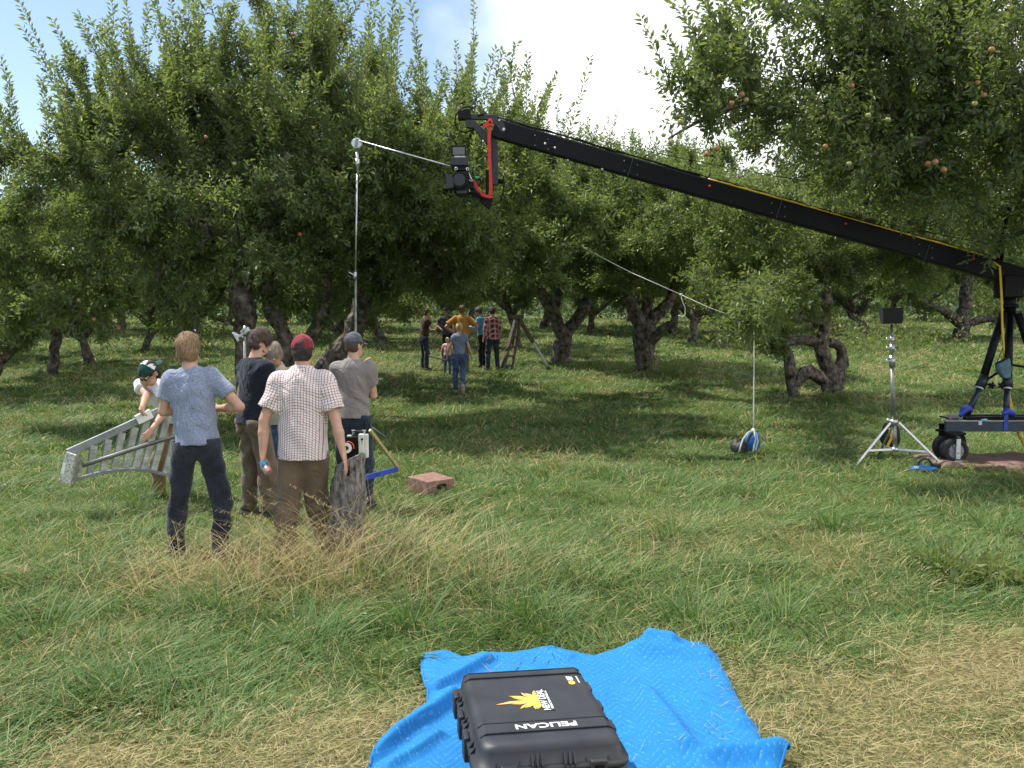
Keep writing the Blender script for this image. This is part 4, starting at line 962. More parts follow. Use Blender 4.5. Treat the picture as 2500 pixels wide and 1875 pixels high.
    B.cone(hp(-.034, .076, .022), hp(.034, .076, .022), .012*s, .012*s, .014)
    for sd_ in (-1, 1):
        B.ell(hp(.031*sd_, .092, .001), (.016*s, .012*s, .010*s), hx, .008, 'sub')
        B.ell(hp(.076*sd_, -.012, -.008), (.010*s, .019*s, .032*s), hx @ np.array(Matrix.Rotation(.35*sd_, 3, 'Z')), .006); B.ell(hp(.086*sd_, -.008, -.004), (.007*s, .010*s, .019*s), hx, .004, 'sub')
    B.cone(hp(-.018, .083, -.062), hp(.018, .083, -.062), .009*s, .009*s, .010)
    body = B.mesh('body', max(h*.85, .0065) if h < .011 else h, skin, e, smooth=1)
    # ---- trousers
    if pants:
        Q = SDF(); r = pant_r
        Q.cone(HP[0]+T@np.array([0, 0, .03*s]), HP[1]+T@np.array([0, 0, .03*s]), .104*s*b_**.7, .104*s*b_**.7, .04, ax, .92)
        Q.cone(P, P+T@np.array([0, 0, .10*s]), .135*s*b_**.8, .13*s*b_**.8, .04, ax, .74)
        for i in (0, 1):
            Q.cone(HP[i]+np.array([0, 0, -.02*s]), KN[i], .103*s*b_**.7, .074*s*r, .035); Q.cone(KN[i], AN[i]+(KN[i]-AN[i])*.02-np.array([0, 0, .02*s]), .074*s*r, (.064 if not fem else .06)*s*r, .03, cut=0.0)
        for i in (0, 1):                       # buttocks
            Q.ell(HP[i]+T@(np.array([0, -.045, -.03])*s), (.078*s, .066*s, .085*s), None, .05)
        Q.plane(tp(0, 0, min(1.045, hemz+.035) if shirt else 1.045), upv)
        tr = Q.mesh('trousers', h, pants, e, wr=.0088*s, seed=u*.01, smooth=2)
        if h < .011:
            # back pockets, seams
            for sd_ in (-1, 1):
                mb = MB(); c = HP[(sd_+1)//2]+T@(np.array([.01*sd_, -.125*b_**.7, .035])*s)
                for zz in (.055, ): pass
            bl = SDF()
        for i in (0, 1):
            f_ = nrm(np.array([.18*(-1, 1)[i], 1, 0])); 
            if ('ft_l', 'ft_r')[i] in J: f_ = nrm(np.array(J[('ft_l', 'ft_r')[i]], float))
            S = SDF(); dn = np.array([0, 0, -.048])*s if abs(f_[2]) < .4 else np.zeros(3)
            S.cone(AN[i]-f_*.035*s+dn*.9, AN[i]+f_*.06*s+dn*.8, .042*s, .046*s, .02); S.cone(AN[i]+f_*.06*s+dn*.8, AN[i]+f_*.155*s+dn, .046*s, .036*s, .02); S.cone(AN[i], AN[i]+dn, .046*s, .045*s, .02)
            if abs(f_[2]) < .4: S.plane((0, 0, .002), (0, 0, -1))
            S.mesh('shoe', max(h, .009), sole or M_shoe, e)
    # ---- shirt
    if shirt:
        S = SDF(); hm = hemz
        S.cone(tp(0, -.008, hm-.06), tp(0, 0, 1.10), (.176 if hm < .95 else .160)*s*b_+belly, .150*s*b_+belly, .05, ax, .84)
        S.cone(waist, tp(0, .0, 1.32), .148*s*b_+belly*.9, .165*s*b_, .05, ax, .70); S.cone(tp(0, 0, 1.30), tp(0, -.01, 1.40), .163*s*b_, .125*s*b_, .05, ax, .66)
        S.cone(SH[0]+T@(np.array([.01, 0, -.03])*s), SH[1]+T@(np.array([-.01, 0, -.03])*s), .072*s*b_**.5, .072*s*b_**.5, .05); S.cone(tp(0, -.005, 1.44), tp(0, .0, 1.515), .10*s, .062*s, .05, ax, .85, cut=-.012 if not collar else .01)
        for i in (0, 1):
            if sleeve == 'long':
                S.cone(SH[i], EL[i], .072*s, .056*s, .04); S.cone(EL[i], EL[i]+(WR[i]-EL[i])*.93, .056*s, .042*s, .02, cut=0)
            elif sleeve == 'rolled':
                S.cone(SH[i], EL[i], .072*s, .06*s, .04); S.cone(EL[i], EL[i]+(WR[i]-EL[i])*.15, .06*s, .056*s, .02, cut=0)
            else:
                e_ = SH[i]+(EL[i]-SH[i])*sleeve; S.cone(SH[i], e_, .070*s*b_**.5, .058*s*sleeve_fl*b_**.5, .04, cut=0.0)
        S.plane(tp(0, 0, hm), -upv)
        if hem: S.plane(tp(0, 0, hm+hem[0]), hem[1])
        fn = None
        if shirt_attr:
            def fn(V, SH=SH, EL=EL, tp=tp, T=T, s=s):
                q = (V - tp(0, 0, 0))@T; ang = np.arctan2(q[:, 0], -q[:, 1]); uu = np.where(np.abs(q[:, 0]) < .16*s, q[:, 0]*1.0, q[:, 0])
                uu = q[:, 0].copy(); vv = q[:, 2] + q[:, 1]; u2 = uu.copy(); v2 = vv.copy(); mk = np.zeros(len(V), bool)
                for i in (0, 1):
                    d = nrm(EL[i]-SH[i]); w = V-SH[i]; t = w@d; rd = np.linalg.norm(w-t[:, None]*d, axis=1)
                    m = (t > .035*s) & (rd < .095*s) & (np.abs(q[:, 0]) > .165*s)
                    x_ = nrm(np.cross(d, [0, 1, 0])); y_ = np.cross(d, x_); a = np.arctan2(w@x_, w@y_)
                    near_ = np.abs(q[:, 0])*np.sign(q[:, 0]) * (-1, 1)[i] > 0; u2 = np.where(near_, a*.075*s, u2); v2 = np.where(near_, t, v2); mk = mk | m
                return np.stack([uu, vv, vv*0], -1), np.stack([u2, v2, v2*0], -1), mk
        S.mesh('shirt', h, shirt, e, wr=shirt_w*s, seed=u*.013+1, smooth=2, attr=fn)
        if collar:
            c = SDF(); c.cone(tp(0, -.012, 1.49), tp(0, .004, 1.545), .076*s, .068*s, .01, ax, .95, cut=0, cuta=0); c.cone(tp(0, -.012, 1.46), tp(0, .004, 1.57), .062*s, .056*s, .004, ax, .95, op='s')
            c.mesh('collar', min(h, .007), shirt, e, attr=fn and (lambda V: np.stack([np.arctan2(V[:, 0], -V[:, 1])*.07, V[:, 2], V[:, 2]*0], -1)))
    # ---- hair
    if hair:
        K = SDF(); g = .010+hairtop
        K.ell(hp(0, -.016, .034), ((.074+g)*s, (.094+g)*s, (.094+g)*s), hx, .01); K.ell(hp(0, -.03, -.02-hairlen*.5), ((.070+g*.8)*s, (.066+g)*s, (.07+hairlen*.6)*s), hx, .03)
        K.ell(hp(0, .085, -.045), (.070*s, .075*s, .085*s), hx, .012, 'sub'); K.ell(hp(0, .13, .0), (.075*s, .07*s, .055*s), hx, .012, 'sub')
        for sd_ in (-1, 1): K.ell(hp(.085*sd_, .035, -.06), (.045*s, .042*s, .05*s), hx, .02, 'sub')
        for sd_ in (-1, 1): K.ell(hp(.088*sd_, .006, -.022), (.026*s, .024*s, .030*s), hx, .02, 'sub')
        K.plane(hp(0, 0, -.092-hairlen), RH@np.array([0, -.35, -1.]))
        if ponytail: K.ell(hp(0, -.115, .05), (.035*s, .035*s, .035*s), hx, .02)
        ho = K.mesh('hair', max(h*.8, .006), hair, e, wr=.0035*s, wscale=1.9, seed=3+u)
        if h < .011 and not cap:
            me = ho.data; n = len(me.vertices); co = np.empty(n*3, np.float32); me.vertices.foreach_get('co', co); no = np.empty(n*3, np.float32); me.vertices.foreach_get('normal', no); co = co.reshape(-1, 3).astype(float); no = no.reshape(-1, 3).astype(float)
            g = np.random.default_rng(int(u)); k = g.integers(0, n, 1900); p = co[k]; q = no[k]
            ok = ((p-Hd)@q.T.mean(1) > -9) & (np.einsum('ij,ij->i', p-Hd, q) > .03); p, q = p[ok], q[ok]; n = len(p)
            crown_ = Hd + RH@(np.array([0, -.03, .12])*s); d = p-crown_; d = d/np.linalg.norm(d, axis=1, keepdims=True)*.6 + np.array([0, 0, -.7]) + g.normal(0, .28, (n, 3)); d = d - q*(np.einsum('ij,ij->i', d, q))[:, None]; d = nrm(d)
            Ls = g.uniform(.02, .045, n)[:, None]*s; side = np.cross(d, q)*.0013; out_ = q*g.uniform(.001, .007, n)[:, None]
            P0, P1, P2 = p-q*.003, p+d*Ls*.5+out_, p+d*Ls+out_*.9
            VV = np.stack([P0-side, P0+side, P1-side, P1+side, P2-side*.3, P2+side*.3], 1).reshape(-1, 3); i_ = np.arange(n)*6
            QQ = np.stack([np.stack([i_, i_+1, i_+3, i_+2], 1), np.stack([i_+2, i_+3, i_+5, i_+4], 1)], 1).reshape(-1)
            link_mesh('hair_strands', np_mesh('hair_strands', VV, QQ, 4, True), hair, ho)
    # ---- cap
    if cap:
        mcap, rev, opn = cap['m'], cap.get('rev', 0), cap.get('open', True)
        RC = hx @ np.array(Matrix.Rotation(PI if rev else 0, 3, 'Z')); cp = lambda x, y, z: Hd + RC @ (np.array([x, y, z])*s) + RH@(np.array([0, -.014 if not rev else -.004, 0])*s)
        K = SDF(); K.ell(cp(0, 0, .030), (.089*s, .105*s, .110*s), RC, .01); K.ell(cp(0, 0, .028), (.083*s, .099*s, .104*s), RC, .004, 's')
        K.plane(cp(0, 0, .032), RC@np.array([0, .10, -1.]))
        if opn: K.ell(cp(0, -.105, .034), (.036*s, .05*s, .030*s), RC, .004, 's')
        K.mesh('cap', .0055 if h < .011 else h*.6, mcap, e, wr=.0008, wscale=1.5)
        V = SDF(); V.ell(cp(0, .10, .026), (.074*s, .085*s, .02*s), RC@np.array(Matrix.Rotation(-.12, 3, 'X')), .004); V.ell(cp(0, .10, .014), (.078*s, .09*s, .02*s), RC@np.array(Matrix.Rotation(-.12, 3, 'X')), .004, 's'); V.ell(cp(0, 0, .0), (.082*s, .096*s, .13*s), RC, .004, 's')
        V.mesh('visor', .0055 if h < .011 else h*.6, cap.get('mv', mcap), e)
        if h < .011:
            mb = MB(); wl = lambda p: Vector(tuple(Mi.inverted() @ Vector(tuple(p))))
            if opn: mb.tube([wl(cp(.040*math.sin(a)*1.0, -.098+.012*abs(math.sin(a)), .036)) for a in np.linspace(-1.4, 1.4, 9)], .0055*s, 6)
            mb.ball(wl(cp(0, 0, .141)), .007*s); mb.build('button', mcap, e, smooth=True)
            if opn and not hair:
                pass
        if cap.get('front'):
            K = SDF(); K.ell(cp(0, .0, .030), (.0895*s, .1058*s, .1108*s), RC, .01); K.ell(cp(0, 0, .028), (.083*s, .099*s, .104*s), RC, .004, 's'); K.plane(cp(0, .0, .06), RC@np.array([0, -1, -.25])); K.plane(cp(0, 0, .035), RC@np.array([0, .1, -1]))
            K.mesh('front_panel', .0055, cap['front'], e)
    if facing:
        wl = lambda p: Vector(tuple(Mi.inverted() @ Vector(tuple(p))))
        for sd_ in (-1, 1):
            mb = MB(); mb.ball(wl(hp(.031*sd_, .0775, .001)), .0118*s, 12, 8); ey = mb.build('eye', M_eyew, e, smooth=True)
            mb = MB(); mb.ball(wl(hp(.031*sd_, .0845, -.001)), .0060*s, 10, 6); mb.build('iris', M_iris, ey, smooth=True)
            mb = MB(); mb.tube([wl(hp((.014+.010*k)*sd_, .090-.0025*k*k, .024+.002*k-.001*k*k)) for k in range(4)], .0035*s, 6); mb.build('eyebrow', hair or H_brown, e, smooth=True)
        mb = MB(); mb.tube([wl(hp(-.022+.011*k, .090-.0018*(k-2)**2, -.062)) for k in range(5)], [.002, .0045, .005, .0045, .002], 8); mb.build('lips', M_lip, e, smooth=True)
    if beard:
        K = SDF(); K.ell(hp(0, .03, -.062), (.063*s, .066*s, .055*s), hx, .01); K.cone(hp(0, .055, -.095), hp(0, .07, -.09), .026*s, .024*s, .02); K.ell(hp(0, .10, -.058), (.022*s, .02*s, .012*s), hx, .006, 'sub'); K.plane(hp(0, 0, -.03), RH@np.array([0, .55, 1.]))
        K.mesh('beard', max(h*.8, .0065), beard, e, wr=.002, wscale=2)
    return e, dict(hp=hp, Hd=Hd, WR=WR, EL=EL, SH=SH, P=P, M=Mi.inverted(), tp=tp, s=s, HP=HP)

C_blue = cloth('heathered blue tee', (.235, .27, .36), heather=.3); C_black = cloth('black tee', (.012, .016, .026), b=.15); C_taupe = cloth('taupe grey tee', (.235, .205, .19)); C_white = cloth('white tee', (.75, .74, .72))
C_beige = cloth('beige collared shirt', (.50, .46, .36)); C_jean = cloth('dark jeans', (.034, .038, .052), bs=700, col2=(.011, .013, .019), sc=6, heather=.35); C_blue_jean = cloth('blue jeans', (.075, .125, .22), bs=500, col2=(.03, .055, .12), sc=5, heather=.35)
C_navy = cloth('navy jeans', (.034, .044, .062), bs=500, col2=(.016, .022, .034), sc=5, heather=.3); C_khaki = cloth('brown trousers', (.17, .125, .085), col2=(.105, .078, .05), sc=5); C_tan = cloth('tan trousers', (.25, .155, .075), col2=(.16, .10, .05), sc=5)
C_brown = cloth('brown tee', (.055, .034, .024)); C_orange = cloth('orange tee', (.42, .20, .045)); C_charc = cloth('charcoal tee', (.045, .055, .065)); C_sky = cloth('sky blue shirt', (.085, .26, .48)); C_blk = cloth('black trousers', (.012, .013, .016)); C_pink = cloth('pink tee', (.70, .42, .44)); C_wtee = cloth('washed blue tee', (.17, .22, .33), heather=.2)
C_check = grid_cloth('white shirt with fine dark red check', (.74, .66, .63), (.17, .035, .04), .0215, .20)
C_plaid = grid_cloth('red plaid shirt', (.34, .05, .06), (.03, .02, .035), .075, .42, (.45, .38, .36))
K_maroon = cloth('maroon cap cloth', (.23, .028, .038), b=.4); K_grey = cloth('grey cap cloth', (.10, .11, .13), b=.4); K_green = cloth('dark green cap cloth', (.012, .06, .045), b=.4); K_dark = cloth('dark cap cloth', (.02, .022, .026))

def people():
    G1 = 'film crew standing round the stump'; G2 = 'people under the apple trees'
    person('blond man in a heathered blue T-shirt and dark jeans, back to us, arms crossed', 478, 7.4, 4, 1.80, torso=(2, 0, -4.5), head=(2, -6, -2), group=G1, shirt=C_blue, pants=C_jean, hair=H_blond, hairlen=.02, hairtop=.006,
           J={'el_r': (.345, -.03, 1.20), 'wr_r': (.12, .16, 1.17), 'el_l': (-.27, .05, 1.16), 'wr_l': (-.02, .24, 1.17), 'kn_l': ('w', 432, 1245, 7.45), 'an_l': ('w', 430, 1352, 7.40), 'kn_r': ('w', 545, 1235, 7.4), 'an_r': ('w', 533, 1362, 7.25)}, hemz=.905, belly=.009, h=.0075, sleeve=.62, build=.96, leglen=1.0)
    person('dark-haired man in a black T-shirt and brown trousers looking down to the right', 618, 8.75, -42, 1.80, torso=(3, 0, 0), head=(24, -22, 0), group=G1, shirt=C_black, pants=C_khaki, hair=H_brown, hairtop=.008, beard=H_brown,
           J={'el_r': (.22, .12, 1.17), 'wr_r': (.08, .32, 1.18), 'el_l': (-.25, .03, 1.15), 'wr_l': (-.08, .28, 1.12)}, feet=((-.12, 0), (.12, .05)), hemz=.90, h=.0075, sleeve=.6, build=1.02, pant_r=1.15)
    person('older grey-haired man in a beige collared shirt facing us with bowed head', 688, 9.6, 170, 1.72, torso=(12, 0, 0), head=(34, 0, 4), group=G1, shirt=C_beige, pants=C_blue_jean, hair=H_grey, hairtop=.004, collar=True, facing=True, skin=M_skin2,
           J={'el_r': (.20, .1, 1.12), 'wr_r': (.1, .32, 1.1), 'el_l': (-.2, .1, 1.12), 'wr_l': (-.1, .32, 1.1)}, feet=((-.14, 0), (.14, 0)), h=.008, sleeve=.8)
    e, d = person('man in a maroon cap and white shirt with fine red check, back to us', 738, 7.3, -4, 1.79, torso=(1, 0, 0), head=(3, 2, 0), group=G1, shirt=C_check, shirt_attr=True, pants=C_khaki, hair=H_black, hairtop=-.004, cap={'m': K_maroon}, collar=True, skin=M_skin,
           J={'el_l': ('w', 639, 1040, 7.25), 'wr_l': ('w', 641, 1132, 7.22), 'el_r': ('w', 822, 1036, 7.25), 'wr_r': ('w', 838, 1108, 7.2), 'kn_l': ('w', 700, 1240, 7.3), 'an_l': ('w', 696, 1352, 7.25), 'kn_r': ('w', 775, 1235, 7.42), 'an_r': ('w', 802, 1340, 7.55)},
           hemz=.82, h=.0075, sleeve=.72, sleeve_fl=1.45, build=1.17, pant_r=1.25, shirt_w=.0062, curl=(1.5, .6))
    person('man in a grey cap and taupe T-shirt looking right, a hand at his chin', 862, 9.25, -6, 1.77, torso=(2, 0, 0), head=(6, -28, 0), group=G1, shirt=C_taupe, pants=C_navy, hair=H_brown, hairtop=-.005, cap={'m': K_grey},
           J={'el_r': ('w', 912, 966, 9.3), 'wr_r': (.02, .25, 1.20), 'el_l': (-.12, .22, 1.18), 'wr_l': (.055, .20, 1.46)}, hemz=.93, h=.0078, sleeve=.6, build=1.0)
    e2, d2 = person('man in a backwards green and white cap and sunglasses bending over the aluminium ladder', 415, 9.8, 146, 1.76, torso=(46, 0, 0), head=(38, 0, 0), group=G1, shirt=C_white, pants=C_tan, hair=H_black, hairtop=.0, cap={'m': K_green, 'rev': 1, 'front': C_white}, facing=True, skin=M_skin,
           J={'el_r': ('w', 366, 975, 9.3), 'wr_r': ('w', 344, 1003, 9.12), 'el_l': ('w', 412, 1046, 9.2), 'wr_l': ('w', 356, 1068, 8.98), 'head': ('w', 366, 912, 9.28), 'pelvis': ('w', 440, 1016, 9.9), 'kn_r': ('w', 386, 1120, 9.72), 'an_r': ('w', 388, 1203, 9.8), 'an_l': ('w', 450, 1205, 9.95)}, feet=((-.12, .06), (.14, -.05)), hemz=.95, h=.0078, sleeve=.45, curl=(.9, 1.6), beard=None)
    # sunglasses
    hp, Mx = d2['hp'], d2['M']; wl = lambda p: Vector(tuple(Mx @ Vector(tuple(p))))
    g = MB(); M_glass = mat('dark lens', (.01, .01, .012), .12, bump=0, spec=.8)
    for sd_ in (-1, 1):
        g.plate([wl(hp(.031*sd_+.024*math.cos(a), .099, .002+.019*math.sin(a))) for a in np.linspace(0, 2*PI, 14)[:-1]], .004)
        g.tube([wl(hp(.052*sd_, .097, .006)), wl(hp(.078*sd_, .03, .006)), wl(hp(.082*sd_, -.02, .0))], .003, 6)
    g.tube([wl(hp(-.01, .101, .006)), wl(hp(0, .104, .009)), wl(hp(.01, .101, .006))], .003, 6)
    o = g.build('sunglasses', M_glass, e2)
    # --- can of drink in the hand of the man in the checked shirt
    w = d['M'] @ Vector(tuple(d['WR'][0])); c = w + Vector((.022, -.02, -.085)); dr_ = Vector((.55, -.35, -.75)).normalized()
    ce = empty('drink_can', c, 'blue and red drink can held in the left hand of the checked shirt man', 'drink can')
    mb = MB(); mb.tube([c-dr_*.055, c-dr_*.05, c+dr_*.005], [.026, .033, .033], 18); mb.build('can_top', mat('can blue', (.05, .32, .55), .3, .3, var=.5, scale=50, bump=0), ce, smooth=True)
    mb = MB(); mb.tube([c+dr_*.006, c+dr_*.05, c+dr_*.056], [.033, .033, .027], 18); mb.build('can_base', mat('can red', (.55, .09, .06), .3, .2, var=.6, scale=50, bump=0, col2=(.5, .5, .5)), ce, smooth=True)
    # --- far group
    fh = .0145
    person('woman with tied-up fair hair, washed blue T-shirt and jeans, walking away', 1122, 22.0, 2, 1.67, torso=(2, 0, 0), group=G2, shirt=C_wtee, pants=C_blue_jean, hair=H_fair, hairtop=.004, ponytail=True, fem=True, hemz=.98, h=fh, sleeve=.5, build=.9,
           J={'el_l': (-.25, -.03, 1.17), 'wr_l': (-.31, .04, .93), 'el_r': (.24, -.04, 1.17), 'wr_r': (.30, .02, .93), 'an_r': (.09, -.22, .17), 'ft_r': (0, .35, -.95), 'kn_r': (.09, .02, .50), 'an_l': (-.10, .12, .085)}, sole=mat('pale shoe sole', (.42, .30, .26), .8))
    person('man in a brown T-shirt, hand to his face, left edge of the far group', 1036, 27.2, -62, 1.80, torso=(4, 0, 0), head=(20, 0, 0), group=G2, shirt=C_brown, pants=C_navy, hair=H_black, hairtop=.004, h=fh, hemz=.93, skin=M_skin2,
           J={'el_r': (.22, .16, 1.22), 'wr_r': (.04, .2, 1.52), 'el_l': (-.22, .1, 1.15), 'wr_l': (.03, .26, 1.16)})
    person('man in a charcoal T-shirt and dark cap facing us, half hidden', 1094, 28.6, 165, 1.78, torso=(12, 0, 0), head=(20, 0, 0), group=G2, shirt=C_charc, pants=C_blk, hair=H_black, hairtop=-.004, cap={'m': K_dark}, h=fh, hemz=.93, facing=True, skin=M_skin2,
           J={'el_l': (-.38, -.05, 1.22), 'wr_l': (-.18, .08, 1.08), 'el_r': (.38, -.05, 1.22), 'wr_r': (.18, .08, 1.08)})
    person('tall broad man in an orange T-shirt, back to us, hands on his hips', 1128, 26.4, 3, 1.90, group=G2, shirt=C_orange, pants=C_khaki, hair=H_ginger, hairtop=.004, h=fh, hemz=.93, build=1.18, sleeve=.75, sleeve_fl=1.4, skin=M_skin2,
           J={'el_l': (-.42, -.06, 1.22), 'wr_l': (-.2, -.06, 1.05), 'el_r': (.42, -.06, 1.22), 'wr_r': (.2, -.06, 1.05)})
    person('bearded man in a sky blue shirt and black trousers facing left beside the plaid shirt', 1178, 27.8, 75, 1.78, torso=(6, 0, 0), head=(22, 0, 0), group=G2, shirt=C_sky, pants=C_blk, hair=H_black, beard=H_black, h=fh, hemz=.93, sleeve='long', skin=M_skin2, facing=True,
           J={'el_l': (-.2, .12, 1.18), 'wr_l': (-.08, .36, 1.2), 'el_r': (.2, .12, 1.18), 'wr_r': (.08, .36, 1.2)})
    person('man in a red plaid shirt and blue jeans, rightmost of the far group', 1203, 27.0, 28, 1.82, torso=(2, 0, 0), head=(16, 6, 0), group=G2, shirt=C_plaid, shirt_attr=True, pants=C_navy, hair=H_black, hairtop=.006, h=fh, hemz=.86, sleeve='rolled', skin=M_skin2, feet=((-.13, .05), (.13, -.08)), build=1.05)
    person('small fair-haired child in a pink T-shirt and jeans beside the walking woman', 1093, 26.0, -8, 1.0, group=G2, shirt=C_pink, pants=C_blue_jean, hair=H_fair, hairtop=.018, h=.011, hemz=.95, build=1.15, sleeve=.5,
           J={'el_l': (-.30, .02, 1.18), 'wr_l': (-.34, .2, 1.0), 'head': (0, .01, 1.69)})
people()

# ------------------------------------------------------------------ props
def atz(u, v, z):
    a = at(u, v, 1.0); d = a - Vector((0, 0, CAMZ)); k = (z-CAMZ)/d.z; return Vector((d.x*k, d.y*k, z))
M_blk = mat('matt black metal', (.004, .004, .005), .55, var=.5, scale=5, bump=.15, bscale=150, spec=.22)
M_blk2 = mat('grey black metal', (.017, .018, .023), .5, var=.4, scale=6, bump=.1, bscale=120)
M_case = mat('pebbled black plastic', (.020, .022, .028), .50, var=.3, scale=9, bump=.35, bscale=500, spec=.5, dist=.001)
M_rub = mat('tyre rubber', (.02, .02, .022), .8, var=.3, scale=20, bump=.4, bscale=120)
M_chr = mat('chromed steel', (.50, .51, .52), .36, .9, var=.2, scale=10, bump=.03)
M_alu = mat('worn aluminium', (.60, .61, .60), .45, .45, var=.35, scale=12, bump=.15, bscale=90)
M_alug = mat('grey painted channel', (.25, .28, .28), .5, .3, var=.25, scale=8, bump=.1)
M_steelp = mat('stained grey pole', (.24, .24, .21), .45, .6, var=.45, scale=14, bump=.1)
M_red = mat('red webbing', (.62, .035, .03), .7, var=.25, scale=30, bump=.4, bscale=260)
M_yel = mat('yellow cable jacket', (.75, .48, .03), .45, var=.15, bump=.05)
M_rope = mat('white braided rope', (.68, .66, .60), .85, var=.2, scale=120, bump=.8, bscale=320)
M_blu = mat('blue nylon', (.01, .16, .48), .6, var=.4, scale=14, bump=.4, bscale=160, col2=(.008, .07, .25))
M_blus = mat('blue ratchet strap', (.02, .05, .35), .6, var=.3, bump=.2)
M_bagk = mat('black nylon bag', (.02, .022, .026), .6, var=.4, scale=14, bump=.6, bscale=50)
M_navy = mat('navy painted steel', (.022, .04, .062), .5, var=.35, scale=9, bump=.15)
M_edge_sun = mat('painted sunlight on edge', (.42, .40, .36), .8, var=.3, scale=12, bump=.2)  # pale colour stands for sunlight catching the deck's top edge
M_box = mat('brown painted plywood', (.25, .14, .11), .7, var=.35, scale=16, bump=.2, bscale=60, col2=(.15, .08, .06))
M_hole_shade = mat('painted hole shade', (.008, .007, .006), .9, bump=0)  # near-black colour stands for the shade inside holes
M_mat = mat('brown groundsheet', (.22, .13, .105), .85, var=.3, scale=7, bump=.3, bscale=30, col2=(.14, .08, .062))
M_cream = mat('cream painted box', (.62, .62, .54), .45, var=.12, scale=12, bump=.05)
M_wht = mat('white disc', (.8, .8, .78), .4, var=.05, bump=0)
M_org = mat('orange ring', (.8, .12, .02), .4, bump=0)
M_wood = mat('grey weathered wood', (.12, .095, .075), .9, var=.5, scale=14, bump=.8, bscale=40, col2=(.06, .045, .035), dist=.006)
M_poly = mat('varnished wooden leg', (.38, .30, .13), .5, var=.3, scale=20, bump=.1)
M_print_w = mat('white print', (.8, .8, .78), .5, var=.06, bump=0); M_print_k = mat('black print', (.01, .01, .01), .5, bump=0)
M_print_o = mat('orange print', (.80, .36, .05), .5, var=.35, scale=30, bump=0, col2=(.75, .5, .12)); M_print_y = mat('yellow print', (.85, .58, .08), .5, var=.2, scale=30, bump=0)
M_green = mat('green tape', (.03, .6, .2), .5, bump=0)
M_screen = mat('dim monitor glass', (.05, .05, .045), .15, var=.6, scale=30, bump=0, spec=.8)

def scuffs(m):
    nt, N, L, b = nodes(m); src = b.inputs['Base Color'].links[0].from_socket; tc = N.new('ShaderNodeTexCoord'); cur = src
    for sc_, th_, col in (((3, 60, 3), .68, (.11, .11, .11, 1)), ((55, 2.5, 3), .69, (.10, .10, .10, 1)), ((2.2, 2.2, 2.2), .56, (.06, .056, .05, 1))):
        mp = N.new('ShaderNodeMapping'); mp.inputs['Scale'].default_value = sc_; mp.inputs['Rotation'].default_value = (0, 0, .4); n = N.new('ShaderNodeTexNoise'); n.inputs['Scale'].default_value = 1; n.inputs['Detail'].default_value = 7; L.new(tc.outputs['Object'], mp.inputs[0]); L.new(mp.outputs[0], n.inputs[0])
        r = N.new('ShaderNodeMapRange'); r.inputs[1].default_value = th_; r.inputs[2].default_value = th_+.12; r.inputs[4].default_value = .55; L.new(n.outputs['Fac'], r.inputs[0])
        mx = N.new('ShaderNodeMix'); mx.data_type = 'RGBA'; L.new(r.outputs[0], mx.inputs['Factor']); L.new(cur, mx.inputs['A']); mx.inputs['B'].default_value = col; cur = mx.outputs['Result']
    L.new(cur, b.inputs['Base Color'])
scuffs(M_case)
def text_mesh(body, size, origin, xd, yd, m, parent, name='lettering', thick=0, bold=.0, sx_=1.0):
    cu = bpy.data.curves.new('t', 'FONT'); cu.body = body; cu.size = size; cu.offset = bold; cu.align_x = 'CENTER'; cu.align_y = 'CENTER'; cu.extrude = thick
    o = bpy.data.objects.new('t', cu); C.objects.link(o); bpy.context.view_layer.update()
    me = bpy.data.meshes.new_from_object(o.evaluated_get(bpy.context.evaluated_depsgraph_get())); bpy.data.objects.remove(o); bpy.data.curves.remove(cu)
    xd = Vector(xd).normalized(); yd = Vector(yd).normalized(); zd = xd.cross(yd)
    Mt = Matrix(((xd.x, yd.x, zd.x, origin.x), (xd.y, yd.y, zd.y, origin.y), (xd.z, yd.z, zd.z, origin.z), (0, 0, 0, 1)))
    r = parent
    while r.parent: r = r.parent
    Mi = (Matrix.Translation(r.location) @ r.rotation_euler.to_matrix().to_4x4()).inverted()
    me.transform(Mi @ Mt @ Matrix.Diagonal((sx_, 1, 1, 1))); me.materials.clear(); me.name = name
    return link_mesh(name, me, m, parent)

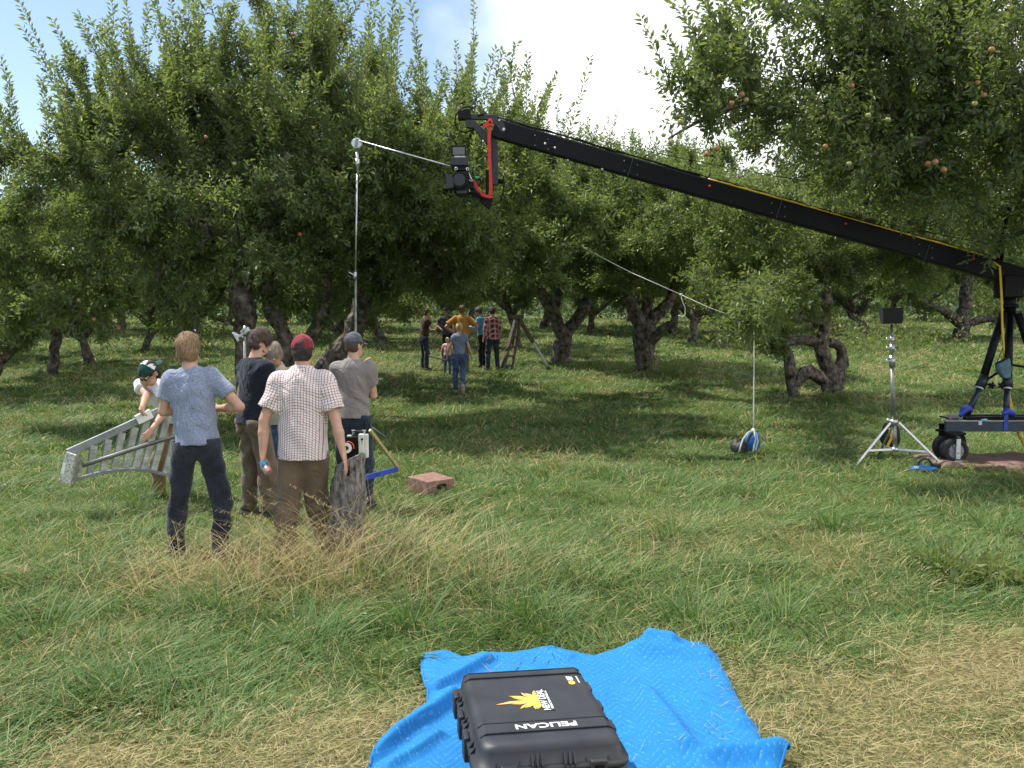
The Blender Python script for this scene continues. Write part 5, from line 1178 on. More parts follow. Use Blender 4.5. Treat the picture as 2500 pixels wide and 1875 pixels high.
def hard_case():
    zt = .36
    nl, nr_, fl, fr = atz(1162, 1826, zt), atz(1527, 1802, zt), atz(1128, 1640, zt), atz(1414, 1622, zt)
    c = (nl+nr_+fl+fr)/4; xd = ((nr_-nl)+(fr-fl)).normalized(); yd = Vector((-xd.y, xd.x, 0))
    Wd = ((nr_-nl).length+(fr-fl).length)/2+.03; Ln = ((fl-nl).dot(yd)+(fr-nr_).dot(yd))/2+.03
    b = Vector((c.x, c.y, .035)); e = empty('equipment_case', b, 'large black plastic equipment case with a sun logo lying on the blue blanket', 'equipment case')
    def p(x, y, z): return b + xd*x + yd*y + Vector((0, 0, z))
    H_ = zt-.035
    def loop(z, ins, r):
        w, l = Wd/2-ins, Ln/2-ins; out = []
        for cx_, cy_, a0 in ((w-r, l-r, 0), (-w+r, l-r, 90), (-w+r, -l+r, 180), (w-r, -l+r, 270)):
            for k in range(7): a = R_(a0+15*k); out.append((cx_+r*math.cos(a), cy_+r*math.sin(a), z))
        return out
    def loft(specs, name, par, capb=True, capt=True, bev=0):
        vs = []; fs = []
        for z, ins, r in specs: vs += [p(*q) for q in loop(z, ins, r)]
        n = 28
        for i in range(len(specs)-1):
            for k in range(n): l = (k+1) % n; fs.append((i*n+k, i*n+l, (i+1)*n+l, (i+1)*n+k))
        if capb: fs.append(tuple(range(n))[::-1])
        if capt: fs.append(tuple((len(specs)-1)*n+k for k in range(n)))
        mb = MB(); mb.add(vs, fs); return mb.build(name, M_case, par, bevel=bev, smooth=True)
    base = loft([(0, .045, .04), (.01, .035, .05), (H_-.13, .018, .05), (H_-.125, -.004, .06), (H_-.105, -.006, .06), (H_-.103, .0, .06)], 'base', e)
    lid = loft([(H_-.100, .0, .06), (H_-.098, -.008, .06), (H_-.080, -.008, .06), (H_-.076, .012, .055), (H_-.028, .020, .055), (H_-.012, .028, .055), (H_-.003, .042, .05), (H_, .060, .045)], 'lid', e)
    # raised cross bands on the lid, with their thin edges
    for y0, y1 in ((-Ln/2+.115, -Ln/2+.200), (Ln/2-.115, Ln/2-.06)):
        mb = MB(); w = Wd/2-.05
        mb.add([p(-w-.022, y0, H_-.012), p(-w, y0, H_+.004), p(w, y0, H_+.004), p(w+.022, y0, H_-.012), p(-w-.022, y1, H_-.012), p(-w, y1, H_+.004), p(w, y1, H_+.004), p(w+.022, y1, H_-.012)], [(0, 1, 5, 4), (1, 2, 6, 5), (2, 3, 7, 6), (0, 3, 2, 1), (4, 5, 6, 7)])
        mb.build('lid_band', M_case, e, bevel=.002)
        for yy in (y0, y1):
            mb = MB(); mb.tube([p(-w-.024, yy, H_-.03), p(-w-.018, yy, H_-.006), p(-w, yy, H_+.005), p(w, yy, H_+.005), p(w+.018, yy, H_-.006), p(w+.024, yy, H_-.03)], .0028, 6); mb.build('lid_rib', M_blk2, e)
    for sd_ in (-1, 1):
        for q, yy in enumerate((-.24, -.19, -.02, .03, .19, .24)):
            mb = MB(); mb.plate([p(sd_*(Wd/2+.012), yy-.004, H_-.10), p(sd_*(Wd/2+.012), yy-.004, H_-.085), p(sd_*(Wd/2-.06), yy-.004, H_+.001), p(sd_*(Wd/2-.06), yy-.004, H_-.03)], .007, yd); mb.build('side_rib', M_case, e)
        for yy in (-.11, .11, .33):
            mb = MB(); mb.box(p(sd_*(Wd/2+.006), yy*.9, H_-.115), (.022, .085, .10), Matrix((xd, yd, (0, 0, 1))).transposed()); mb.build('hinge' if sd_ < 0 else 'side_latch', M_case, e, bevel=.006)
    Rm = Matrix((xd, yd, (0, 0, 1))).transposed()
    for x in (-.165, .165):
        mb = MB(); mb.box(p(x, -Ln/2-.010, H_-.105), (.062, .022, .085), Rm); l = mb.build('latch', M_case, e, bevel=.005)
        mb = MB(); mb.box(p(x, -Ln/2-.020, H_-.085), (.036, .012, .022), Rm); mb.box(p(x, -Ln/2-.022, H_-.125), (.046, .010, .018), Rm); mb.build('latch_tab', M_blk, l, bevel=.003)
        for dx in (-.042, .042):
            mb = MB(); mb.plate([p(x+dx, -Ln/2-.012, H_-.14), p(x+dx, -Ln/2+.028, H_-.02), p(x+dx, -Ln/2+.02, H_-.10)], .007, xd); mb.build('latch_rib', M_case, e)
    for x in (-.078, -.060, -.042, .042, .060, .078):
        mb = MB(); mb.plate([p(x, -Ln/2-.014, H_-.14), p(x, -Ln/2-.010, H_-.07), p(x, -Ln/2+.030, H_-.02), p(x, -Ln/2+.02, H_-.12)], .006, xd); mb.build('front_rib', M_case, e)
    mb = MB(); mb.tube([p(-.10, -Ln/2-.005, H_-.16), p(-.09, -Ln/2-.035, H_-.17), p(.09, -Ln/2-.035, H_-.17), p(.10, -Ln/2-.005, H_-.16)], .012, 8); mb.build('handle', M_case, e, smooth=True)
    mb = MB(); mb.box(p(.045, Ln/2-.02, H_-.03), (.09, .03, .03), Rm); mb.build('far_handle_boss', M_case, e, bevel=.01)
    # lettering and the sun sticker
    y_t = -Ln/2+.158
    c0 = atz(1338, 1781, zt+.004); ly = (c0-b).dot(yd); lx = (c0-b).dot(xd)
    text_mesh('PELICAN', .054, p(lx, y_t, H_+.0052), -xd, -yd, M_print_w, e, 'maker_name', bold=.0013, sx_=1.14)
    k = atz(1330, 1709, zt); sxl, syl = (k-b).dot(xd), (k-b).dot(yd)
    mb = MB(); mb.plate([p(sxl-.022, syl-.105, H_+.0010), p(sxl+.024, syl-.105, H_+.0010), p(sxl+.024, syl+.105, H_+.0010), p(sxl-.022, syl+.105, H_+.0010)], .0012); st = mb.build('sticker_strip', M_print_k, e)
    text_mesh('NEW DEAL', .040, p(sxl-.006, syl, H_+.0024), yd, -xd, M_print_w, st, 'sticker_lettering', bold=.0008, sx_=1.02)
    text_mesh('PRODUCTION SERVICES, LLC', .0135, p(sxl+.0165, syl, H_+.0024), yd, -xd, M_print_w, st, 'sticker_lettering', bold=.0004, sx_=1.02)
    # half sun with wavy flames
    mb = MB(); cx_ = sxl-.024; R0 = .055; poly = []
    lens = [.045, .035, .05, .075, .06, .125, .065, .06, .04, .035, .03]
    n = len(lens)
    for i, L_ in enumerate(lens):
        a0 = PI/2 + PI*(i+.0)/n; a1 = PI/2 + PI*(i+1)/n; am = (a0+a1)/2; wv = .11*(1 if i % 2 else -1)
        for rr, aa in ((R0, a0), (R0+L_*.5, am-.09+wv*.4), (R0+L_, am+wv), (R0+L_*.5, am+.09+wv*.4)): poly.append((rr*math.cos(aa), rr*math.sin(aa)))
    poly.append((0, -R0))
    vs = [p(cx_, syl, H_+.0014)]+[p(cx_+x, syl+y, H_+.0014) for x, y in poly]; mb.add(vs, [(0, i, i+1) for i in range(1, len(vs)-1)]); mb.build('sun_flames', M_print_o, e)
    mb = MB(); vs = [p(cx_, syl, H_+.0022)]+[p(cx_+.05*math.cos(a), syl+.05*math.sin(a), H_+.0022) for a in np.linspace(PI/2, 3*PI/2, 24)]; mb.add(vs, [(0, i, i+1) for i in range(1, 24)]); mb.build('sun_disc', M_print_y, e)
    # small corner sticker
    k = atz(1396, 1667, zt); ax_, ay_ = (k-b).dot(xd), (k-b).dot(yd)
    mb = MB(); vs = [p(ax_, ay_, H_+.0016)]+[p(ax_+.014*math.cos(a), ay_+.020*math.sin(a), H_+.0016) for a in np.linspace(0, 2*PI, 20)]; mb.add(vs, [(0, i, i+1) for i in range(1, 20)]); mb.build('round_badge', M_print_y, e)
    text_mesh('?', .022, p(ax_, ay_, H_+.0024), yd, -xd, M_print_k, e, 'badge_mark', bold=.001)
    for q in range(3):
        mb = MB(); mb.plate([p(ax_-.012+q*.009, ay_+.026, H_+.0014), p(ax_-.006+q*.009, ay_+.026, H_+.0014), p(ax_-.006+q*.009, ay_+.07-.004*q, H_+.0014), p(ax_-.012+q*.009, ay_+.07-.004*q, H_+.0014)], .001); mb.build('badge_print', M_print_w, e)
    mb = MB(); mb.plate([p(ax_+.030, ay_-.005, H_+.0014), p(ax_+.034, ay_-.005, H_+.0014), p(ax_+.034, ay_+.065, H_+.0014), p(ax_+.030, ay_+.065, H_+.0014)], .001); mb.build('badge_print', M_print_w, e)
hard_case()

def blanket():
    def P(u, v): return atz(u, v, .05)
    far = [P(1030, 1584), P(1085, 1578), P(1130, 1594), P(1200, 1580), P(1250, 1584), P(1300, 1570), P(1345, 1562), P(1385, 1570), P(1450, 1586), P(1520, 1576), P(1555, 1556), P(1590, 1540), P(1640, 1544), P(1680, 1556), P(1722, 1556)]
    right = [P(1722, 1556), P(1750, 1600), P(1785, 1660), P(1818, 1720), P(1850, 1770), P(1868, 1808), P(1930, 1822), P(1905, 1862), P(1890, 1900), P(1900, 1980)]
    left = [P(1030, 1584), P(1030, 1625), P(1045, 1680), P(1045, 1722), P(1000, 1760), P(950, 1792), P(925, 1830), P(900, 1866), P(880, 1910), P(870, 1980)]
    near = [P(870, 1980), P(1100, 2000), P(1400, 1990), P(1900, 1980)]
    def samp(pl, t):
        d = [0]
        for i in range(1, len(pl)): d.append(d[-1]+(pl[i]-pl[i-1]).length)
        s = t*d[-1]; x = np.interp(s, d, [q.x for q in pl]); y = np.interp(s, d, [q.y for q in pl]); return np.stack([x, y], -1)
    nu, nv = 230, 200; U = np.linspace(0, 1, nu); V_ = np.linspace(0, 1, nv)     # V: 0 far, 1 near
    F_, N_ = samp(far, U), samp(near, U); L_, R2 = samp(left, V_), samp(right, V_)
    u = U[None, :, None]; v = V_[:, None, None]
    S = (1-v)*F_[None]+v*N_[None]+(1-u)*L_[:, None]+u*R2[:, None] - ((1-u)*(1-v)*F_[0]+u*(1-v)*F_[-1]+(1-u)*v*N_[0]+u*v*N_[-1])
    X, Y = S[..., 0], S[..., 1]
    Z = .045 + .040*(fbm(X*3.1+4, Y*3.1, 51, 3)-.4) + .012*(fbm(X*9, Y*9, 52, 2)-.5)
    def ridge(a, b_, w1, w2, h, e_=.35):
        nonlocal Z
        a = np.array(a); b_ = np.array(b_); d = b_-a; L2 = d@d; n = np.array([-d[1], d[0]])/math.sqrt(L2)
        qx, qy = X-a[0], Y-a[1]; t = (qx*d[0]+qy*d[1])/L2; s = qx*n[0]+qy*n[1]; w = np.where(s > 0, w1, w2)
        tt = np.clip(t, 0, 1); fall = np.exp(-((t-tt)*math.sqrt(L2)/e_)**2*8)
        Z = Z + h*np.exp(-(s/w)**2)*fall
    g2 = lambda u, v: tuple(atz(u, v, .05)[:2])
    ridge(g2(905, 1850), g2(1110, 1712), .11, .035, .075, .1)
    ridge(g2(1060, 1690), g2(1195, 1610), .09, .028, .055, .1)
    ridge(g2(1560, 1590), g2(1720, 1600), .09, .10, .05, .2); ridge(g2(1585, 1560), g2(1640, 1570), .07, .06, .06, .12)
    ridge(g2(1580, 1690), g2(1680, 1830), .05, .09, .055, .15)
    ridge(g2(1740, 1860), g2(1920, 1835), .07, .06, .07, .15); ridge(g2(1700, 1700), g2(1820, 1760), .05, .07, .03, .1); ridge(g2(1330, 1585), g2(1390, 1600), .05, .05, .03, .12)
    ridge(g2(950, 1870), g2(1070, 1800), .05, .03, .035, .1)
    ed = np.minimum(np.minimum(u[..., 0], 1-u[..., 0]), v[..., 0]); Z = Z - .03*np.exp(-ed*60)
    # quilting: chevron rows pressed into the padding
    m_ = 18.0
    a = np.abs(((X*7.0) % 1)-.5)*2; row = (Y*m_ + a*2.0 + .4*X) % 1; g_ = np.minimum(row, 1-row); Z = Z - .0036*np.exp(-(g_/.13)**2)
    c = bpy.data.objects.get('equipment_case')
    V = np.stack([X, Y, Z], -1).reshape(-1, 3); i = np.arange(nu*nv).reshape(nv, nu)
    Q = np.stack([i[:-1, :-1], i[1:, :-1], i[1:, 1:], i[:-1, 1:]], -1).reshape(-1)
    me = np_mesh('blanket', V, Q, 4, True); fattr(me, 'stitch', np.exp(-(g_/.07)**2).ravel(), 'POINT')
    m = bpy.data.materials.new('quilted blue moving blanket'); nt, N, L, b = nodes(m)
    at_ = N.new('ShaderNodeAttribute'); at_.attribute_name = 'stitch'; tc = N.new('ShaderNodeTexCoord')
    n1 = N.new('ShaderNodeTexNoise'); n1.inputs['Scale'].default_value = 5; n1.inputs['Detail'].default_value = 6; L.new(tc.outputs['Object'], n1.inputs[0])
    n2 = N.new('ShaderNodeTexNoise'); n2.inputs['Scale'].default_value = 90; n2.inputs['Detail'].default_value = 3; L.new(tc.outputs['Object'], n2.inputs[0])
    mx = N.new('ShaderNodeMix'); mx.data_type = 'RGBA'; mx.inputs['A'].default_value = (.0, .135, .38, 1); mx.inputs['B'].default_value = (.0, .185, .50, 1); L.new(n1.outputs['Fac'], mx.inputs['Factor'])
    # dashed pale thread
    gt = N.new('ShaderNodeMath'); gt.operation = 'GREATER_THAN'; gt.inputs[1].default_value = .52; L.new(n2.outputs['Fac'], gt.inputs[0])
    mu = N.new('ShaderNodeMath'); mu.operation = 'MULTIPLY'; L.new(gt.outputs[0], mu.inputs[0]); L.new(at_.outputs['Fac'], mu.inputs[1]); mu2 = N.new('ShaderNodeMath'); mu2.operation = 'MULTIPLY'; mu2.inputs[1].default_value = .32; L.new(mu.outputs[0], mu2.inputs[0])
    m2 = N.new('ShaderNodeMix'); m2.data_type = 'RGBA'; L.new(mx.outputs['Result'], m2.inputs['A']); m2.inputs['B'].default_value = (.25, .6, .9, 1); L.new(mu2.outputs[0], m2.inputs['Factor'])
    # dirt patches
    n3 = N.new('ShaderNodeTexNoise'); n3.inputs['Scale'].default_value = 3.3; n3.inputs['Detail'].default_value = 9; n3.inputs['Roughness'].default_value = .75; L.new(tc.outputs['Object'], n3.inputs[0])
    mr = N.new('ShaderNodeMapRange'); mr.inputs[1].default_value = .66; mr.inputs[2].default_value = .74; L.new(n3.outputs['Fac'], mr.inputs[0])
    m3 = N.new('ShaderNodeMix'); m3.data_type = 'RGBA'; L.new(m2.outputs['Result'], m3.inputs['A']); m3.inputs['B'].default_value = (.10, .09, .12, 1); L.new(mr.outputs[0], m3.inputs['Factor'])
    L.new(m3.outputs['Result'], b.inputs['Base Color']); b.inputs['Roughness'].default_value = .85; 
    bp = N.new('ShaderNodeBump'); bp.inputs['Strength'].default_value = .5; bp.inputs['Distance'].default_value = .003; L.new(n2.outputs['Fac'], bp.inputs['Height']); L.new(bp.outputs[0], b.inputs['Normal'])
    b0 = gp(.3, 4.2); e = empty('moving_blanket', Vector((0, 0, 0)), 'bright blue quilted moving blanket spread rumpled on the grass under the black case', 'blanket')
    o = link_mesh('quilt', me, m, e); so = o.modifiers.new('s', 'SOLIDIFY'); so.thickness = .014; so.offset = -1
    # stitched binding along the edge
    rim = [V[i[0, k]] for k in range(0, nu, 3)]+[V[i[k, -1]] for k in range(0, nv, 3)]
    rim2 = [V[i[k, 0]] for k in range(0, nv, 3)]
    mb = MB(); mb.tube([Vector(q)+Vector((0, 0, -.004)) for q in rim], .0075, 6); mb.build('binding', m, e, smooth=True); mb = MB(); mb.tube([Vector(q)+Vector((0, 0, -.004)) for q in rim2], .0075, 6); mb.build('binding', m, e, smooth=True)
    # loose hay on the blanket
    g = np.random.default_rng(9); k = 80; ii = g.integers(5, nv-40, k); jj = g.integers(5, nu-5, k); cl = g.random(k) < .75
    jj = np.where(cl, np.clip(g.normal(nu*.93, 9, k).astype(int), 3, nu-3), jj)
    for a_, q in enumerate(range(k)):
        if not cl[q]: continue
        cc = [(24, .95), (60, .94), (105, .93), (120, .88), (30, .2)][a_ % 5]; ii[q] = int(np.clip(cc[0]+g.normal(0, 7), 2, nv-3)); jj[q] = int(np.clip(cc[1]*nu+g.normal(0, 5), 2, nu-3))
    pz = V[i[ii, jj]]; VV, QQ = blades(pz[:, 0], pz[:, 1], g.uniform(.03, .10, k), g.uniform(.0018, .003, k), g.uniform(0, 6.28, k), g.uniform(1.0, 1.4, k), g, droop=.0, z0=pz[:, 2]+.014)
    grass_obj('hay_wisps', [(VV, QQ, g.uniform(.76, 1, k), 3)], 'loose wisps of dry hay on the blue blanket', 'hay')
blanket()

def crane():
    Yt, Yb = 13.7, 12.7
    e = empty('camera_crane', gat(2455, Yb), 'long black camera crane arm on a black tripod, tip above the trees', 'camera crane')
    # cross-section follows the photograph's edges
    def ce(u): return Yt + (Yb-Yt)*(u-1190)/(2440-1190)
    def mid(u): return np.interp(u, [1205, 1300, 1500, 1728, 1900, 2100, 2260, 2440, 2700], [313, 341, 398, 465, 512, 570, 613, 663, 738])
    def ht(u): return np.interp(u, [1205, 1400, 2440, 2700], [.265, .26, .255, .26])
    for k, (ua, ub) in enumerate(((1206, 1540), (1540, 1900), (1900, 2260), (2260, 2700))):
        mb = MB(); mb.beam(at(ua, mid(ua), ce(ua)), at(ub, mid(ub), ce(ub)), .20+.004*k, ht(ua)+.003*k, w2=.20+.004*k, h2=ht(ub)+.003*k); mb.build('boom_section', M_blk, e, bevel=.022)
    for u in (1300, 1322, 1352, 1540, 1900, 2260):
        mb = MB(); c = at(u, mid(u), ce(u)); d = (at(u+60, mid(u+60), ce(u+60))-c).normalized()
        mb.beam(c-d*.012, c+d*.012, .212, ht(u)+.012); mb.build('boom_band', M_blk2 if u > 1400 else M_blk, e, bevel=.01)
    for u in (1322, 1540, 1900, 2260):
        for du in (-16, 16):
            for dv in (-15, 15):
                mb = MB(); mb.ball(at(u+du, mid(u+du)+dv*.8, ce(u)-.11), .009, 8, 5); mb.build('joint_bolt', M_alug, e, smooth=True)
    for u, dv in ((1331, 1), (1355, 4), (1386, 26), (1470, 24)):
        mb = MB(); c = at(u, mid(u)+dv, ce(u)-.125); mb.ball(c, .018); mb.build('bolt', M_alu, e, smooth=True)
    for u in (1733, 2065, 2377):
        mb = MB(); mb.ball(at(u, mid(u)-(12 if u < 2000 else 14), ce(u)-.12), .018); mb.build('red_pin', M_red, e, smooth=True)
    # end fittings
    f = lambda x, y: (840+x*.2532, 220+y*.2532)
    def poly(pts, Y, th, name, m, bev=.004):
        mb = MB(); mb.plate([at(*f(x, y), Y) for x, y in pts], th, (0, 1, 0)); return mb.build(name, m, e, bevel=bev)
    Yh = Yt+.02
    poly([(1415, 280), (1500, 280), (1575, 350), (1570, 385), (1550, 410), (1515, 405)], Yt-.125, .02, 'end_plate', M_blk2); poly([(1415, 280), (1500, 280), (1575, 350), (1570, 385), (1550, 410), (1515, 405)], Yt+.125, .02, 'end_plate', M_blk2)
    mb = MB(); mb.rod(at(*f(1540, 375), Yt-.15), at(*f(1540, 375), Yt+.15), .02, n=10); mb.rod(at(*f(1497, 288), Yt-.14), at(*f(1497, 288), Yt+.14), .014, n=8); mb.build('pivot_pin', M_alu, e, smooth=True)
    mb = MB(); mb.beam(at(*f(1210, 258), Yh), at(*f(1505, 268), Yh), .07, .075); mb.build('top_link', M_blk2, e, bevel=.008)
    poly([(1165, 290), (1255, 290), (1390, 430), (1480, 515), (1482, 560), (1420, 560), (1385, 530), (1250, 372), (1175, 365)], Yh, .10, 'gusset', M_blk2, .006)
    poly([(1100, 205), (1150, 200), (1150, 190), (1222, 190), (1225, 285), (1100, 290)], Yh, .13, 'pan_mount', M_blk, .008)
    mb = MB(); mb.rod(at(*f(1190, 190), Yh), at(*f(1190, 290), Yh), .05, n=16); mb.build('pan_axis', M_blk2, e, smooth=True)
    mb = MB(); mb.rod(at(*f(1290, 248), Yh-.06), at(*f(1375, 215), Yh-.06), .012, n=8); mb.build('lock_lever', M_blk, e)
    poly([(1418, 545), (1485, 545), (1487, 915), (1425, 918)], Yh, .09, 'drop_bar', M_blk2, .006)
    poly([(1365, 770), (1395, 770), (1395, 1040), (1365, 1040)], Yh-.02, .06, 'inner_bar', M_blk, .004)
    mb = MB(); mb.rod(at(*f(1485, 880), Yh), at(*f(1535, 880), Yh), .035, n=14); mb.build('tilt_motor', M_blk, e, smooth=True)
    poly([(1310, 1030), (1440, 1040), (1425, 1100), (1400, 1150), (1360, 1120), (1310, 1075)], Yh, .10, 'lower_yoke', M_blk, .006)
    mb = MB()
    mb.tube([at(*f(x, y), Yh+.02) for x, y in ((1240, 175), (1200, 160), (1150, 165), (1105, 200), (1075, 250), (1068, 320), (1090, 370), (1120, 398), (1170, 408), (1240, 385), (1310, 340), (1370, 320))], .012, 8); mb.build('signal_cable', M_blk, e, smooth=True)
    mb = MB(); mb.tube([at(*f(x, y), Yh-.08) for x, y in ((1490, 790), (1535, 830), (1545, 900), (1530, 1000), (1500, 1080), (1440, 1110), (1400, 1090))], .010, 8); mb.build('signal_cable', M_blk, e, smooth=True)
    mb = MB(); mb.tube([at(*f(x, y), Yh-.1) for x, y in ((1452, 350), (1440, 560), (1432, 760), (1425, 980), (1400, 1060), (1340, 1110), (1230, 1120), (1150, 1050), (1100, 940))], .006, 6); mb.build('signal_cable', M_blk2, e, smooth=True)
    # red webbing
    def strap(pts, w, name='red_strap', m=M_red, Y=Yt-.15):
        mb = MB(); P = [at(*f(x, y), Y) for x, y in pts]
        for i in range(len(P)-1): mb.beam(P[i], P[i+1]+(P[i+1]-P[i]).normalized()*.004, .012, w, up=(P[i+1]-P[i]).cross(Vector((0, 1, 0))))
        return mb.build(name, m, e, bevel=.003)
    strap([(1405, 275), (1398, 420), (1400, 600), (1412, 800), (1415, 960), (1405, 1015), (1380, 1030), (1320, 1000), (1280, 940), (1255, 860)], .045)
    strap([(1345, 350), (1375, 335), (1420, 318), (1405, 290)], .06, 'strap_knot', Y=Yt-.17); strap([(1360, 1020), (1400, 1032), (1430, 1030)], .03, 'strap_knot', Y=Yt-.17)
    # cables on top
    mb = MB(); tp_ = lambda u, d=0: at(u, mid(u)-ht(u)*F/ce(u)*.523-6-d, ce(u)-.07); mb.tube([tp_(u, 1+math.sin(u)*1.5) for u in range(1215, 1735, 26)], .012, 6); mb.build('black_cable', M_blk, e, smooth=True)
    mb = MB(); mb.tube([tp_(u, 3+2*math.sin(u*.7)) for u in range(1260, 2440, 40)], .008, 6); mb.build('black_cable', M_blk, e, smooth=True)
    mb = MB(); mb.tube([tp_(u, -1+.6*math.sin(u*.9)) for u in range(1728, 2140, 24)]+[tp_(u, -1) for u in (2180, 2260, 2330, 2400)], .015, 8); mb.build('yellow_cable', M_yel, e, smooth=True)
    mb = MB(); mb.tube([at(u, v, Yb-.17) for u, v in ((2425, 640), (2441, 650), (2445, 720), (2447, 800), (2452, 870), (2462, 950), (2472, 1010), (2486, 1060), (2510, 1105), (2560, 1130))], .015, 8); mb.build('yellow_cable', M_yel, e, smooth=True)
    mb = MB(); c = at(1727, mid(1727)-26, ce(1727)); mb.box(c, (.12, .1, .04)); mb.rod(c, c+Vector((.04, 0, .09)), .012); mb.build('cable_clip', M_blk, e)
    # mast and guy wires
    mb = MB(); mb.rod(at(2440, 640, Yb+.16), at(2457, 520, Yb+.16), .045, .03, n=12); mb.build('mast', M_blk, e, smooth=True)
    mb = MB(); mb.box(at(2457, 513, Yb+.16), (.10, .09, .08)); mb.build('mast_head', M_blk, e, bevel=.01)
    for a, b_, r in (((1215, 285), (2455, 511), .005), ((1400, 340), (2440, 600), .005), ((2457, 512), (2760, 640), .005)):
        mb = MB(); A = at(*a, ce(a[0])); B = at(*b_, Yb+.16); mb.tube([A+(B-A)*t-Vector((0, 0, .12*math.sin(PI*t)*(1 if a[0] < 2000 else 0))) for t in np.linspace(0, 1, 12)], r, 5); mb.build('guy_wire', M_blk, e)
    # pivot head and tripod
    mb = MB(); mb.box(at(2462, 700, Yb), (.26, .30, .30)); mb.build('pivot_head', M_blk, e, bevel=.02)
    mb = MB(); mb.rod(at(2466, 715, Yb), at(2466, 768, Yb), .085, .07, n=18); mb.rod(at(2466, 742, Yb), at(2466, 752, Yb), .11, n=18); mb.build('tripod_head', M_blk, e, smooth=True)
    legs = [((2450, 762, Yb-.04), (2397, 935, Yb-.26), (2359, 1018, Yb-.36)), ((2466, 770, Yb-.02), (2460, 935, Yb-.05), (2456, 1012, Yb-.5)), ((2484, 762, Yb+.03), (2530, 900, Yb+.2), (2580, 1012, Yb+.05)), ((2470, 762, Yb+.1), (2478, 900, Yb+.4), (2484, 985, Yb+.6))]
    legs = legs[:3]
    legs[1] = ((2466, 770, Yb-.02), (2460, 935, Yb-.32), (2456, 1016, Yb-.48))
    for a, b_, c_ in legs:
        A, B, D = at(*a), at(*b_), at(*c_)
        mb = MB(); mb.rod(A, B, .052, n=14); l = mb.build('tripod_leg', M_blk, e, smooth=True)
        mb = MB(); mb.rod(B, D, .038, n=14); mb.build('lower_leg', mat('navy black tube', (.02, .03, .05), .3, .3, bump=.03), l, smooth=True)
        d = (D-B).normalized(); mb = MB(); mb.rod(B-d*.10, B+d*.07, .066, n=14); mb.build('leg_collar', M_blk2, l, smooth=True)
        mb = MB(); mb.rod(B+d*.07, B+d*.095, .058, n=14); mb.build('collar_ring', M_alu, l, smooth=True)
        k = B+Vector((-.11 if b_[0] != 2397 else .11, -.05, -.03)); mb = MB()
        for a_ in range(5): mb.rod(k, k+Vector((.045*math.cos(a_*1.257), 0, .045*math.sin(a_*1.257))), .014, n=6)
        mb.rod(k, B, .014, n=6); mb.build('leg_knob', M_blk, l)
    mb = MB(); mb.rod(at(2466, 768, Yb), at(2466, 905, Yb-.05), .03); mb.build('centre_column', M_blk, e, smooth=True)
    for a, b_, c_ in legs: mb = MB(); mb.rod(at(*b_), at(2466, 890, Yb-.05), .018, n=8); mb.build('spreader', M_blk, e, smooth=True)
crane()

def film_camera():
    Y = 13.62; e = empty('film_camera', at(1122, 480, Y), 'black film camera with a monitor on top slung under the crane tip', 'camera')
    f = lambda x, y: (840+x*.2532, 220+y*.2532)
    def blk(x0, y0, x1, y1, d, name, m, Yo=0, bev=.008, par=None):
        a, b_ = at(*f(x0, y0), Y+Yo), at(*f(x1, y1), Y+Yo); mb = MB(); mb.box((a+b_)/2, (abs(b_.x-a.x), d, abs(a.z-b_.z))); return mb.build(name, m, par or e, bevel=bev)
    blk(1070, 800, 1210, 1010, .34, 'body', M_blk, bev=.02)
    mb = MB(); c = at(*f(1120, 890), Y); mb.rod(c-Vector((0, .26, 0)), c-Vector((0, .12, 0)), .115, .105, n=24); mb.build('lens', M_blk, e, smooth=True)
    mb = MB(); mb.rod(c-Vector((0, .275, 0)), c-Vector((0, .255, 0)), .085, n=24); mb.build('lens_rim', M_blk2, e, smooth=True)
    mb = MB(); q = [at(*f(x, y), Y-.2) for x, y in ((980, 810), (1040, 830), (1060, 870), (1060, 950), (985, 960), (990, 890))]; mb.plate(q, .2, (0, 1, 0)); mb.build('matte_box', M_blk2, e, bevel=.006)
    blk(1200, 850, 1250, 960, .2, 'motor', M_blk); blk(1090, 985, 1190, 1015, .4, 'base_plate', M_blk2)
    blk(1080, 770, 1210, 792, .30, 'top_handle', M_blk); blk(1100, 802, 1160, 812, .01, 'name_strip', M_alu, -.18, bev=0)
    blk(1028, 655, 1200, 735, .16, 'recorder', M_blk2, bev=.012); blk(1040, 735, 1195, 760, .12, 'recorder_bracket', M_blk)
    mo = blk(1033, 535, 1175, 632, .05, 'monitor', M_blk, bev=.006); blk(1048, 550, 1163, 622, .004, 'screen', M_screen, -.03, bev=0, par=mo)
    blk(1060, 632, 1170, 652, .03, 'monitor_bracket', M_alu)
    for x, y in ((1080, 757), (1190, 762), (1092, 970), (1200, 970)):
        mb = MB(); c = at(*f(x, y), Y-.15); mb.tube([c+Vector((.018*math.cos(a), 0, .018*math.sin(a))) for a in np.linspace(0, 2*PI, 9)[:-1]], .006, 6, close=True); mb.build('rod_clamp', M_alu, e, smooth=True)
    blk(1272, 800, 1306, 840, .06, 'transmitter', M_blk2); blk(1258, 833, 1306, 851, .05, 'green_tape', M_green, -.02)
    for pts, m, r in ((((1200, 790), (1215, 830), (1230, 860), (1245, 880)), M_alu, .01), (((1185, 810), (1200, 860), (1230, 880)), M_print_w, .005), (((1170, 960), (1180, 1000), (1230, 1040), (1340, 1055)), M_blk2, .006), (((1240, 800), (1262, 850), (1290, 900), (1330, 960)), M_blk, .008), (((1210, 1000), (1260, 980), (1300, 1000), (1340, 1060)), M_blk, .02)):
        mb = MB(); mb.tube([at(*f(x, y), Y-.12) for x, y in pts], r, 6); mb.build('cable', m, e, smooth=True)
    blk(1230, 985, 1345, 1050, .12, 'mount_arm', M_blk, .05)
film_camera()

